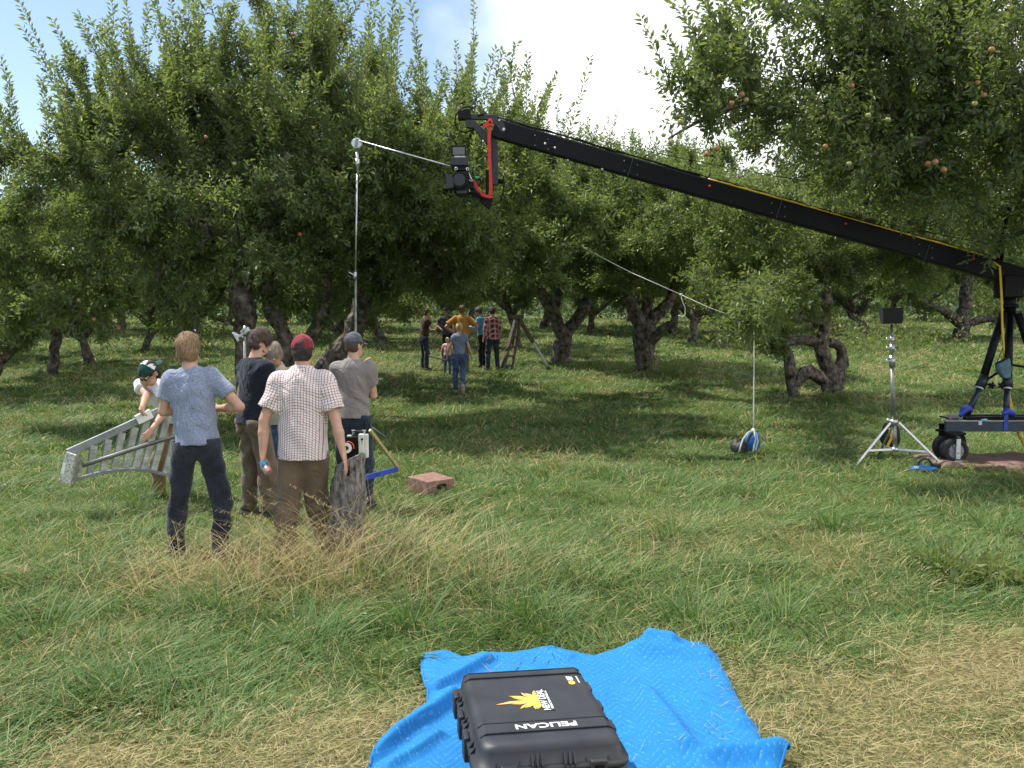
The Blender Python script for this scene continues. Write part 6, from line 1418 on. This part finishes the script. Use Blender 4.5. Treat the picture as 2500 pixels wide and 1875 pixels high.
def dolly():
    Y0, Y1 = 12.1, 12.85; b = gat(2330, 12.5)
    e = empty('dolly', b, 'navy steel platform dolly on fat black wheels carrying the crane tripod', 'dolly')
    zt = at(2400, 1029, Y0).z; zb = at(2400, 1053, Y0).z; x0 = at(2307, 1040, Y0).x; x1 = x0+2.3
    of = .37
    for y, o_ in ((Y0, 0), (Y1, of)): mb = MB(); mb.box(((x0+x1)/2+o_, y, (zt+zb)/2), (x1-x0, .06, zt-zb)); mb.build('side_rail', M_navy, e, bevel=.004)
    for x in (x0+.04, x1-.04): mb = MB(); mb.beam((x, Y0+.034, (zt+zb)/2), (x+of, Y1-.034, (zt+zb)/2), .06, zt-zb-.002); mb.build('end_rail', M_navy, e, bevel=.004)
    mb = MB(); mb.plate([(x0-.003, Y0-.02, zt+.008), (x1+.003, Y0-.02, zt+.008), (x1+of+.003, Y1+.02, zt+.008), (x0+of-.003, Y1+.02, zt+.008)], .014, (0, 0, 1)); mb.build('deck', M_blk2, e)
    mb = MB(); mb.box(((x0+x1)/2, Y0-.0285, zt+.0105), (x1-x0+.012, .016, .012)); mb.build('deck_sunlit_edge', M_edge_sun, e)  # pale strip paints the light along the front top edge
    for y in (Y0+.12, Y0+.35): mb = MB(); mb.box(((x0+x1)/2+.1+(y-Y0)*.5, y, zt+.036), (x1-x0-.28, .07, .04)); mb.build('leg_track', M_blk, e, bevel=.004)
    mb = MB(); mb.box((x0+.16, Y0+.24, zt+.026), (.12, .30, .02)); mb.build('track_end', M_blk2, e, bevel=.003)
    for (cx_, cy, lab) in ((at(2333, 1090, 12.0).x, 12.02, 1), (at(2308, 1090, 12.3).x, 12.30, 0), (x0+.45, Y1-.03, 0), (x1-.1, Y0-.05, 0), (x1-.1, Y1-.03, 0)):
        gzv = float(gz(cx_, cy)); r = .165; c = Vector((cx_, cy, gzv+r+.015))
        prof = [(-.055, .10), (-.058, .135), (-.045, .158), (-.02, .165), (.02, .165), (.045, .158), (.058, .135), (.055, .10)]
        mb = MB(); n = 36; vs = []; fs = []
        for yy, rr in prof:
            for k in range(n): a = 2*PI*k/n; vs.append(c+Vector((rr*math.cos(a), yy, rr*math.sin(a))))
        for i in range(len(prof)): 
            j = (i+1) % len(prof)
            for k in range(n): l = (k+1) % n; fs.append((i*n+k, i*n+l, j*n+l, j*n+k))
        mb.add(vs, fs); w = mb.build('wheel', M_rub, e, smooth=True)
        mb = MB(); mb.rod(c-Vector((0, .045, 0)), c+Vector((0, .045, 0)), .102, n=28)
        for a in range(6): mb.beam(c-Vector((0, .052, 0)), c+Vector((.09*math.cos(a*PI/3), -.052, .09*math.sin(a*PI/3))), .02, .024, up=(0, 1, 0))
        mb.build('rim', M_alug, w)
        mb = MB(); mb.rod(c-Vector((0, .075, 0)), c+Vector((0, .075, 0)), .022, n=10); mb.build('axle', M_blk, w, smooth=True)
        if lab:
            mb = MB(); mb.box(c+Vector((.005, -.085, .03)), (.055, .014, .26)); pl = mb.build('brake_plate', M_alu, e, bevel=.003)
            mb = MB(); mb.rod(c+Vector((.005, -.10, -.02)), c+Vector((.005, -.09, -.02)), .016, n=8); mb.box(c+Vector((.01, -.088, -.125)), (.10, .02, .022)); mb.build('plate_bolt', M_chr, pl)
        mb = MB(); mb.box((cx_, cy+.09, (zb+c.z)/2+.06), (.10, .02, abs(zb-c.z)+.02)); mb.box((cx_, cy, zb-.015), (.20, .18, .03)); mb.build('fork', M_blk, e, bevel=.004)
    for (u, v0, v1, y) in ((2456, 1010, 1052, Y0-.036),):
        a, b_ = at(u, v0, y), at(u, v1, y); mb = MB(); mb.box((a+b_)/2, (.055, .006, abs(a.z-b_.z))); mb.build('ratchet_strap', M_blus, e, bevel=.002)
    for pts in (((2344, 1016, 12.15), (2352, 1003, 12.2), (2362, 996, 12.25), (2372, 1002, 12.3)), ((2448, 1012, 12.05), (2458, 1004, 12.1), (2470, 1008, 12.2), (2478, 1014, 12.2))):
        mb = MB(); mb.tube([at(*q) for q in pts], [.02, .05, .05, .02], 8); mb.build('ratchet_strap', M_blus, e, smooth=True)
    mb = MB(); mb.ball(at(2403, 1026, Y0-.02), (.05, .03, .02)); mb.build('strap_end', mat('pale blue strap', (.2, .45, .6), .6, bump=.1), e, smooth=True)
    mb = MB(); mb.box(at(2393, 1033, Y0-.034), (.045, .008, .05)); mb.build('buckle', M_alu, e, bevel=.002)
    mb = MB(); mb.rod(at(2320, 1030, Y0+.05), at(2320, 1019, Y0+.05), .03, .012, n=8); mb.build('corner_cap', M_box, e)
dolly()

def small_props():
    # brown sheet under the wheel
    c = at(2262, 1121, 12.3); n = 46; V = []
    for j in range(18):
        for i in range(n):
            x = 5.38+i*.065; y = 11.62+.05*j*1.25+.06*math.sin(i*.31)*(1 if j < 9 else .3)
            V.append((x, y, float(gz(x, y))+.05+.014*math.sin(i*.45+j*.3)+.008*math.sin(i*1.1)*math.sin(j*.7)-(.05 if j in (0, 17) or i in (0, n-1) else 0)))
    i = np.arange(18*n).reshape(18, n); Q = np.stack([i[:-1, :-1], i[:-1, 1:], i[1:, 1:], i[1:, :-1]], -1).reshape(-1)
    o = link_mesh('groundsheet', np_mesh('groundsheet', np.array(V), Q, 4, True), M_mat); o.modifiers.new('s', 'SOLIDIFY').thickness = .015
    tag(o, 'rumpled brown groundsheet lying under the dolly wheel', 'groundsheet')
    # bag hanging on the crane tripod
    e = empty('tripod_bag', at(2446, 925, 12.35), 'blue-grey cloth bag hanging from the crane tripod', 'bag')
    mb = MB(); P = [at(u, v, 12.35) for u, v in ((2432, 888), (2461, 872), (2466, 900), (2463, 922), (2448, 924), (2436, 908))]; mb.plate(P, .12, (0, 1, 0)); mb.build('pouch', mat('blue grey cloth', (.10, .18, .22), .8, var=.35, scale=10, bump=.6, bscale=40), e, bevel=.02)
    mb = MB(); mb.beam(at(2431, 888, 12.28), at(2462, 872, 12.28), .02, .02); mb.tube([at(2434, 886, 12.3), at(2448, 850, 12.4), at(2462, 872, 12.3)], .006, 6); mb.build('strap', M_blk, e)
    # stand with a black box
    Y = 12.0; b = gat(2184, Y)
    e = empty('light_stand', b, 'steel three-legged stand right of the hollow tree, topped by a black box', 'stand')
    mb = MB(); mb.rod(at(2182, 1030, Y), at(2186, 1100, Y), .03, n=14); mb.rod(at(2178, 893, Y), at(2182, 1035, Y), .028, n=14); mb.build('lower_tube', M_steelp, e, smooth=True)
    mb = MB(); mb.rod(at(2177, 792, Y), at(2178, 893, Y), .017, n=12); mb.build('upper_tube', M_steelp, e, smooth=True)
    for v0, v1, r in ((819, 838, .028), (840, 860, .031), (868, 895, .038)):
        mb = MB(); mb.rod(at(2178, v0, Y), at(2178, v1, Y), r, n=16); mb.rod(at(2178, v0+5, Y-.0), at(2178, v0+5, Y)+Vector((0, 0, -.012)), r+.006, n=16); k = mb.build('collar', M_chr, e, smooth=True)
        c = at(2178, (v0+v1)/2, Y); mb = MB(); mb.rod(c, c+Vector((-.075, -.02, 0)), .008, n=8); mb.rod(c+Vector((-.075, -.02, -.025)), c+Vector((-.075, -.02, .025)), .009, n=8); mb.build('tee_handle', M_chr, k, smooth=True)
    hub = at(2182, 1030, Y); mb = MB(); mb.rod(hub-Vector((0, 0, .03)), hub+Vector((0, 0, .03)), .05, n=16); mb.ball(hub+Vector((-.08, -.02, .02)), .028); mb.build('hub', M_chr, e, smooth=True)
    low = at(2185, 1097, Y); mb = MB(); mb.rod(low-Vector((0, 0, .03)), low+Vector((0, 0, .025)), .043, n=16); mb.build('lower_hub', M_chr, e, smooth=True)
    for A, B, t in ((at(2174, 1032, Y-.02), Vector((*at(2084, 1151, 11.75)[:2], .01)), .62), (at(2194, 1031, Y-.02), Vector((*at(2306, 1138, 11.85)[:2], .01)), .67), (at(2184, 1031, Y+.03), Vector((at(2190, 1031, Y).x, Y+.62, .01)), .64)):
        mb = MB(); mb.beam(A, B, .028, .016, up=(0, -1, .3)); l = mb.build('leg', M_chr, e, bevel=.003)
        M_ = A+(B-A)*t; mb = MB(); mb.beam(low, M_, .03, .014, up=(0, -1, .4)); mb.build('brace', M_chr, l, bevel=.003); mb = MB(); mb.ball(B+Vector((0, 0, .012)), .018); mb.build('foot', M_rub, l, smooth=True)
    e = empty('black_box', at(2178, 791, Y), 'black box-shaped monitor hood with flared sides on top of the steel stand', 'monitor hood')
    q = [(2148, 752), (2207, 751), (2203, 790), (2153, 791)]; F1 = [at(u, v, Y-.18) for u, v in q]; B1 = [at(2178+(u-2178)*.92, v, Y+.12) for u, v in q]
    mb = MB(); mb.add(F1+B1, [(0, 3, 2, 1), (0, 1, 5, 4), (1, 2, 6, 5), (2, 3, 7, 6), (3, 0, 4, 7), (4, 5, 6, 7)]); mb.build('hood', M_blk, e, bevel=.008)
    mb = MB(); P = [at(u, v, Y-.19) for u, v in ((2144, 749), (2155, 751), (2156, 790), (2151, 790))]; mb.plate(P, .012, (0, 1, 0)); mb.build('hood_flap', M_blk2, e)
    # bags
    def bag(name, c, s, m, label, rz=0, handle=None, seed=0):
        e = empty(name, Vector((c.x, c.y, c.z)), label, 'sandbag')
        mb = MB(); n, m_ = 20, 14; vs = []
        for i in range(m_+1):
            t = PI*i/m_
            for k in range(n):
                a = 2*PI*k/n; sq = lambda v, p_: math.copysign(abs(v)**p_, v); w = 1+.10*math.sin(3*a+seed)+.07*math.sin(5*a+4*t)
                q = Vector((sq(math.sin(t), .7)*sq(math.cos(a), .75)*s[0]*w, sq(math.sin(t), .7)*sq(math.sin(a), .8)*s[1], (math.cos(t)*.5+.5)*s[2]*w)); q.rotate(Matrix.Rotation(rz, 3, 'Z')); vs.append(c+q)
        mb.add(vs, [(i*n+k, (i+1)*n+k, (i+1)*n+(k+1) % n, i*n+(k+1) % n) for i in range(m_) for k in range(n)])
        mb.build('bag_body', m, e, smooth=True); return e
    # bags on the hanging rope
    c = gat(1818, 13.0); e = bag('sandbag', c+Vector((-.04, .02, 0)), (.125, .10, .19), M_bagk, 'black half of the sandbag tied at the foot of the hanging white rope', .2)
    e2 = bag('sandbag', c+Vector((.12, .0, .05)), (.10, .09, .25), M_blu, 'blue half of the sandbag tied at the foot of the hanging white rope', -.3, seed=2)
    mb = MB(); mb.tube([at(u, v, 12.9) for u, v in ((1822, 1082), (1832, 1062), (1840, 1056))], .02, 6); mb.build('handle', M_bagk, e2)
    rp = empty('hanging_rope', at(1841, 770, 13.0), 'white rope hanging straight down from a branch to the sandbag', 'rope')
    mb = MB(); mb.tube([at(u, v, 13.0) for u, v in ((1842, 740), (1841, 775), (1841, 900), (1840, 1000), (1839, 1050))], .0085, 7); mb.build('line', M_rope, rp, smooth=True)
    mb = MB(); mb.tube([at(u, v, 12.85) for u, v in ((1839, 1050), (1826, 1056), (1814, 1072), (1808, 1090), (1804, 1104))], .011, 7); mb.build('loop', M_rope, rp, smooth=True)
    mb = MB(); mb.tube([at(u, v, 12.83) for u, v in ((1839, 1050), (1848, 1062), (1850, 1078), (1845, 1098), (1839, 1103), (1841, 1088), (1845, 1070), (1840, 1050))], .011, 7); mb.build('loop', M_rope, rp, smooth=True)
    mb = MB(); mb.ball(at(1839, 1050, 12.95), (.028, .025, .03)); mb.build('knot', M_rope, rp, smooth=True)
    r2 = empty('guy_rope', at(1662, 719, 14.5), 'thin white rope running diagonally from the middle trees down to a branch', 'rope')
    A, B, D = at(1426, 606, 16), at(1662, 719, 14.6), at(1800, 776, 13.6)
    mb = MB(); mb.tube([A, (A+B)/2-Vector((0, 0, .03)), B], .0065, 7); mb.tube([B, (B+D)/2-Vector((0, 0, .02)), D], .0035, 7); mb.build('line', M_rope, r2, smooth=True)
    mb = MB(); mb.tube([at(u, v, 14.6) for u, v in ((1662, 719), (1666, 735), (1673, 752), (1673, 768), (1665, 774), (1656, 770))], .0075, 7); mb.build('loose_tail', M_rope, r2, smooth=True)
    mb = MB(); mb.ball(B, .02); mb.build('knot', M_rope, r2, smooth=True)
    mb = MB(); mb.tube([at(1420, 597, 16), A, at(1434, 606, 16)], .014, 7); mb.build('knot', M_rope, r2, smooth=True)
    # yellow-tagged bag behind the stand, flat blue bag on the grass
    e = bag('sandbag', at(2173, 1094, 12.55), (.125, .10, .30), M_bagk, 'black sandbag with a yellow strap behind the steel stand', 0, seed=1)
    mb = MB(); mb.tube([at(u, v, 12.42) for u, v in ((2166, 1090), (2176, 1070), (2175, 1052), (2170, 1046))], .018, 6); mb.build('yellow_strap', M_yel, e)
    c = gat(2258, 11.35, .02); e = bag('sandbag', c, (.16, .10, .07), M_blu, 'small flat blue sandbag with a black handle lying on the grass by the groundsheet', .1, seed=3)
    mb = MB(); mb.tube([c+Vector((x, -.02, z)) for x, z in ((-.06, .06), (-.05, .12), (0, .155), (.06, .15), (.10, .10), (.11, .06))], .013, 6); mb.box(c+Vector((.16, 0, .065)), (.09, .10, .05)); mb.build('handle', M_bagk, e)
    mb = MB(); mb.box(c+Vector((-.11, -.085, .062)), (.05, .01, .025)); mb.build('bag_label', M_print_w, e)
    # brown box
    f = lambda x, y: (960+x/11.06, 1120+y/11.06); zt = .15
    N1 = [atz(*f(x, y), zt) for x, y in ((395, 480), (930, 632), (1650, 520), (1080, 350))]; c = sum(N1, Vector())/4; b = Vector((c.x, c.y, 0))
    e = empty('apple_box', b, 'brown painted wooden box with a hand hole standing in the grass right of the stump', 'wooden box')
    mb = MB(); lo_ = [Vector((q.x, q.y, -.03)) for q in N1]; up_ = [Vector((q.x, q.y, zt)) for q in N1]; mb.add(lo_+up_, [(0, 1, 2, 3), (4, 7, 6, 5), (0, 4, 5, 1), (1, 5, 6, 2), (2, 6, 7, 3), (3, 7, 4, 0)]); mb.build('box', M_box, e, bevel=.006)
    a, d = N1[1], N1[2]; dd = (d-a); nn = Vector((dd.y, -dd.x, 0)).normalized()
    P = [a+dd*t+nn*.0015+Vector((0, 0, -zt+z)) for t, z in ((.34, .085), (.38, .105), (.62, .11), (.70, .098), (.69, .07), (.62, .055), (.38, .053), (.34, .065))]; mb = MB(); mb.plate(P, .004, nn); mb.build('hand_hole_shade', M_hole_shade, e)  # flat black plate paints the shade of the hand hole
    # stump
    b = gat(848, 7.3); e = empty('stump', b, 'grey weathered tree stump with a slanting top and a dark knot, in dry grass', 'stump')
    S = SDF(); q = lambda u, v, y=7.3: A3(at(u, v, y)-b)
    S.cone(q(856, 1100), q(852, 1200), .105, .118, .04); S.cone(q(852, 1200), q(846, 1390), .118, .135, .04); S.cone(q(828, 1180, 7.33), q(826, 1380, 7.3), .060, .085, .03); S.cone(q(870, 1300), q(880, 1400), .05, .08, .05)
    S.plane(q(824, 1136), (-.50, 0, 1)); S.ell(q(851, 1155, 7.17), (.028, .05, .048), None, .012, 's')
    def rough(o, amp, sc):
        n = len(o.data.vertices); co = np.empty(n*3, np.float32); o.data.vertices.foreach_get('co', co); co = co.reshape(-1, 3); a = np.arctan2(co[:, 1], co[:, 0])
        d = (fbm(a*sc, co[:, 2]*2.2, 4, 4)-.5)*amp + (fbm(a*sc*4, co[:, 2]*9, 7, 3)-.5)*amp*.4; r = np.hypot(co[:, 0], co[:, 1]); co[:, 0] += co[:, 0]/r*d; co[:, 1] += co[:, 1]/r*d; o.data.vertices.foreach_set('co', co.ravel()); o.data.update()
    M_st = bpy.data.materials.new('weathered stump bark'); nt, N, L, bb = nodes(M_st); tc = N.new('ShaderNodeTexCoord'); mp = N.new('ShaderNodeMapping'); mp.inputs['Scale'].default_value = (24, 24, 9); n1 = N.new('ShaderNodeTexNoise'); n1.inputs['Scale'].default_value = 1.3; n1.inputs['Detail'].default_value = 9; n1.inputs['Roughness'].default_value = .7
    L.new(tc.outputs['Object'], mp.inputs[0]); L.new(mp.outputs[0], n1.inputs[0]); r = N.new('ShaderNodeValToRGB'); r.color_ramp.elements[0].position = .38; r.color_ramp.elements[0].color = (.05, .042, .035, 1); r.color_ramp.elements[1].position = .6; r.color_ramp.elements[1].color = (.30, .27, .24, 1); L.new(n1.outputs['Fac'], r.inputs[0]); L.new(r.outputs[0], bb.inputs['Base Color']); bb.inputs['Roughness'].default_value = .95
    bp = N.new('ShaderNodeBump'); bp.inputs['Strength'].default_value = 1; bp.inputs['Distance'].default_value = .02; L.new(n1.outputs['Fac'], bp.inputs['Height']); L.new(bp.outputs[0], bb.inputs['Normal'])
    o = S.mesh('trunk', .009, M_st, e); rough(o, .05, 5)
    S = SDF(); S.ell(q(851, 1155, 7.225), (.024, .02, .042)); S.mesh('knot_hole_shade', .008, M_hole_shade, e)  # black ball paints the shade inside the knot hollow
    # wheel controller on a wooden-legged tripod behind the stump
    Y = 7.52; f = lambda x, y: (800+x/5.925, 1020+y/5.925)
    e = empty('focus_controller', at(866, 1100, Y), 'black control unit with a white ring knob and cream side box, above the stump', 'control unit')
    def blk(x0, y0, x1, y1, d, name, m, Yo=0, bev=.004, par=None):
        a, b_ = at(*f(x0, y0), Y+Yo), at(*f(x1, y1), Y+Yo); mb = MB(); mb.box((a+b_)/2, (abs(b_.x-a.x), d, abs(a.z-b_.z))); return mb.build(name, m, par or e, bevel=bev)
    blk(285, 270, 440, 560, .09, 'housing', M_blk); bx = blk(452, 228, 540, 582, .075, 'cream_box', M_cream, -.02, .008)
    blk(540, 236, 590, 575, .06, 'cream_side', M_cream, -.008, .006)
    c = at(*f(290, 425), Y-.05); mb = MB(); mb.rod(c-Vector((0, .05, 0)), c+Vector((0, .02, 0)), .046, n=28); mb.build('knob', M_blk, e, smooth=True)
    mb = MB(); mb.rod(c-Vector((0, .056, 0)), c-Vector((0, .05, 0)), .041, n=28); k = mb.build('white_ring', M_wht, e, smooth=True); mb = MB(); mb.rod(c-Vector((0, .06, 0)), c-Vector((0, .056, 0)), .017, n=20); mb.build('knob_centre', M_blk2, k, smooth=True)
    mb = MB(); mb.tube([c+Vector((.045*math.cos(a)+.006, -.01, .045*math.sin(a))) for a in np.linspace(-.3, 1.7, 9)], .005, 6); mb.build('orange_ring', M_org, e, smooth=True)
    c2 = at(*f(498, 312), Y-.058); mb = MB(); mb.rod(c2-Vector((0, .006, 0)), c2, .009, n=14); mb.build('jack', M_blk, e, smooth=True)
    text_mesh('2', .035, at(*f(500, 362), Y-.0590), (1, 0, 0), (0, 0, 1), mat('pencil grey', (.25, .25, .22), .7, bump=0), e, 'marking')
    for x in (372, 530):
        mb = MB(); mb.rod(at(*f(x, 250), Y), at(*f(x, 178), Y), .010, n=10); mb.rod(at(*f(x, 190), Y), at(*f(x, 175), Y), .017, n=10); mb.build('post', M_chr, e, smooth=True)
    blk(370, 182, 520, 208, .03, 'top_bar', M_blk2); blk(285, 250, 350, 275, .05, 'connector', M_alu); mb = MB(); mb.rod(at(*f(530, 170), Y), at(*f(532, 30), Y), .007, n=8); mb.build('antenna', M_blk, e)
    e = empty('wooden_tripod', gat(900, 7.9), 'tripod with a pale wooden leg and a blue spreader bar behind the stump', 'tripod')
    mb = MB(); mb.rod(at(868, 1100, Y), at(868, 1130, Y), .03); mb.build('tripod_top', M_blk, e)
    tri = [(at(903, 1050, 8.2), at(972, 1142, 8.55)), (at(868, 1115, 7.6), Vector((-1.42, 7.75, .02))), (at(868, 1115, 7.6), Vector((-1.52, 8.0, .02)))]
    for i_, (A, B) in enumerate(tri): mb = MB(); mb.beam(A, B, .026, .03); mb.build('leg', M_poly if i_ == 0 else M_blk2, e, bevel=.003)
    mb = MB(); mb.beam(at(878, 1170, 8.0), at(970, 1145, 8.5), .02, .045); mb.build('spreader_bar', M_blus, e, bevel=.003)
small_props()

def grip():
    Y = 13.9; b = gat(868, Y)
    e = empty('tall_grip_stand', b, 'tall thin steel stand behind the grey cap, its rod reaching the film camera', 'stand')
    f = lambda x, y: (840+x*.2532, 220+y*.2532)
    mb = MB(); mb.rod(at(872, 425, Y), at(868, 668, Y), .013, n=10); mb.build('upper_tube', M_chr, e, smooth=True)
    mb = MB(); mb.rod(at(868, 680, Y), Vector((at(867, 900, Y).x, Y, .25)), .018, n=10); mb.build('lower_tube', M_steelp, e, smooth=True)
    c = at(867, 673, Y); mb = MB(); mb.rod(c-Vector((0, 0, .055)), c+Vector((0, 0, .055)), .027, n=12); k = mb.build('collar', M_chr, e, smooth=True); mb = MB(); mb.rod(c, c+Vector((-.09, -.02, .05)), .009, n=8); mb.build('tee_handle', M_chr, k)
    mb = MB(); mb.rod(at(871.5, 368, Y), at(873.5, 428, Y), .022, .016, n=12); mb.rod(at(872.5, 388, Y), at(873, 408, Y), .034, n=12); mb.build('spigot', M_chr, e, smooth=True)
    c = at(871.6, 350, Y); mb = MB(); mb.rod(c-Vector((0, .04, 0)), c+Vector((0, .04, 0)), .074, n=24); g = mb.build('grip_head', M_alu, e, bevel=.004)
    mb = MB(); mb.box(c-Vector((0, .05, 0)), (.035, .03, .12), Matrix.Rotation(.15, 3, 'Y')); mb.build('head_slot', M_alug, g, bevel=.004)
    mb = MB(); mb.rod(at(878, 344, Y-.05), at(1100, 406, Y-.35), .011, n=8); mb.build('extension_rod', M_chr, e, smooth=True)
    for k in range(3):
        a = .6+k*2.09; A = Vector((b.x, b.y, .45)); B = Vector((b.x+.55*math.cos(a), b.y+.55*math.sin(a), float(gz(b.x, b.y))+.02)); mb = MB(); mb.rod(A, B, .013, n=8); mb.build('leg', M_chr, e, smooth=True)
    # second grip head, seen left of the black T-shirt man
    Y = 10.4; b = gat(596, Y); f = lambda x, y: (100+x*.407, 780+y*.407)
    e = empty('short_grip_stand', b, 'short stand with a tilted bright metal clamp left of the dark-haired man', 'stand')
    mb = MB(); mb.rod(b, at(597, 822, Y), .016, n=10); mb.build('tube', M_steelp, e, smooth=True)
    c = at(590, 818, Y); rm = Matrix.Rotation(-.5, 3, 'Y'); mb = MB(); mb.box(c+Vector((.045, 0, .045)), (.10, .06, .05), rm); mb.box(c+Vector((.0, 0, 0)), (.13, .05, .03), rm); mb.box(c+Vector((-.055, 0, -.02)), (.03, .07, .11), rm); mb.build('clamp', M_chr, e, bevel=.006)
    mb = MB(); mb.rod(c+Vector((-.10, 0, .02)), c+Vector((.03, 0, -.03)), .012); mb.rod(c+Vector((.02, -.03, .03)), c+Vector((.05, -.03, .10)), .014); mb.build('clamp_screw', M_chr, e, smooth=True)
grip()

def ladders():
    g = lambda x, y: (100+x*.18686, 950+y*.18686)
    Y = 9.2; e = empty('aluminium_ladder', at(300, 1120, Y), 'aluminium stepladder carried on its side by the bending man in the green cap', 'ladder')
    up = [(*g(350, 830), 8.75), (*g(950, 560), 9.0), (*g(1550, 280), 9.3), (*g(2050, 60), 9.6)]
    lo = [(*g(430, 1190), 8.85), (*g(720, 1105), 8.95), (*g(1000, 1060), 9.1), (*g(1200, 1050), 9.2), (*g(1400, 1065), 9.35), (*g(1650, 1120), 9.5), (*g(2000, 1230), 9.7)]
    mb = MB()
    for a, b_ in zip(up[:-1], up[1:]): mb.beam(at(*a), at(*b_), .04, .068)
    mb.build('upper_rail', M_alug, e, bevel=.003)
    mb = MB()
    for a, b_ in zip(lo[:-1], lo[1:]): mb.beam(at(*a), at(*b_), .04, .030)
    mb.build('lower_rail', M_alug, e, bevel=.003)
    mb = MB(); mb.tube([at(*g(540, 1000), 8.72), at(*g(1000, 850), 8.9), at(*g(1500, 690), 9.1), at(*g(1950, 560), 9.3)], .021, 12); mb.build('brace_tube', mat('dull grey tube', (.17, .17, .16), .5, .5, var=.3), e, smooth=True)
    tr = [((700, 740), (650, 1100)), ((890, 660), (820, 1070)), ((1070, 570), (965, 1040)), ((1240, 500), (1105, 1035)), ((1395, 400), (1235, 1035)), ((1540, 310), (1350, 1045)), ((1690, 240), (1480, 1060)), ((1850, 170), (1640, 1100))]
    for i, (a, b_) in enumerate(tr):
        Yc = 8.86+i*.085; A, B = at(*g(*a), Yc), at(*g(*b_), Yc+.05); mb = MB(); w = .058; d = (B-A).normalized(); r = Vector((1, .25, .15)).normalized(); n = d.cross(r).normalized()
        mb.beam(A, B, w, .006, up=n); n_ = n if n.y < 0 else -n; L_ = (B-A).length; k = int(L_/.038)
        for q in range(k):
            for s_ in (-.014, .014): mb.ball(A+d*(.03+q*.038)+r*s_+n_*.003, .0075, 6, 4)
        t = mb.build('tread', M_alu, e)
        mb = MB(); mb.beam(A-r*w/2, B-r*w/2, .004, .03, up=r); mb.build('tread_lip', M_alug, t)
    # end foot with white worn paint
    Fp = [at(*g(x, y), 8.70) for x, y in ((335, 815), (465, 850), (545, 1020), (400, 1230), (235, 1200))]
    mb = MB(); q = [g(335, 815), g(462, 860), g(385, 1242), g(235, 1200)]; P = [at(u, v, 8.68) for u, v in q]; mb.plate(P, .03, (0, -1, 0)); k = mb.build('end_foot', mat('chipped white paint', (.62, .62, .56), .6, var=.5, scale=60, bump=.2, col2=(.12, .12, .11)), e, bevel=.004)
    mb = MB(); P = [at(*g(x, y), z) for x, y, z in ((465, 850, 8.70), (510, 850, 8.85), (555, 1030, 8.9), (430, 1225, 8.86), (390, 1238, 8.70))]; mb.plate(P, .025); mb.build('foot_side', mat('grimy cream paint', (.40, .40, .34), .6, var=.5, scale=30, bump=.2), k)
    mb = MB(); P = [at(*g(x, y), 8.655) for x, y in ((290, 960), (325, 972), (300, 1110), (258, 1095))]; mb.plate(P, .004, (0, -1, 0)); mb.build('white_sticker', M_print_w, k)
    mb = MB(); A, B = at(*g(1250, 405), 9.12), at(*g(1440, 315), 9.2); mb.beam(A, B, .054, .089); mb.build('white_tape', M_print_w, e, bevel=.002)
    # wooden orchard ladder far off
    Y = 27.3; b = gat(1266, Y); e = empty('wooden_ladder', b, 'dark wooden orchard ladder with one pale metal leg under the middle trees', 'ladder')
    f = lambda x, y: (880+x*.3014, 700+y*.3014)
    zb = lambda u, v, y: Vector((at(u, v, y).x, y, float(gz(at(u, v, y).x, y))))
    A = at(*f(1280, 250), Y)
    for u, dy in ((1226, -.3), (1248, -.1)): mb = MB(); mb.beam(A+Vector(((u-1237)*.006, 0, 0)), zb(u, 900, Y+dy), .10, .07, w2=.14); mb.build('wooden_rail', M_wood, e)
    L0, L1 = zb(1226, 900, Y-.3), zb(1248, 900, Y-.1)
    for t in (.2, .38, .56, .74, .92): mb = MB(); mb.beam(A+(L0-A)*t, A+(L1-A)*t+Vector((.03, 0, 0)), .05, .05); mb.build('rung', M_wood, e)
    mb = MB(); B = zb(1337, 890, Y+.4); M_ = A+(B-A)*.5; mb.beam(A, M_, .10, .09); mb.build('upper_leg', M_wood, e); mb = MB(); mb.beam(M_, B, .09, .06); mb.build('metal_leg', mat('pale galvanised leg', (.5, .52, .55), .4, .4, var=.2), e)
    mb = MB(); mb.box(A+Vector((0, 0, .02)), (.28, .14, .10)); mb.build('ladder_cap', M_wood, e)
    o = MB(); o.rod(at(1047, 869, 26.2), at(1092, 880, 25.9), .025, .018, n=8); s = empty('wooden_stick', at(1070, 875, 26), 'long dark wooden stick held out low in front of the child', 'stick'); o.build('shaft', M_wood, s)
ladders()
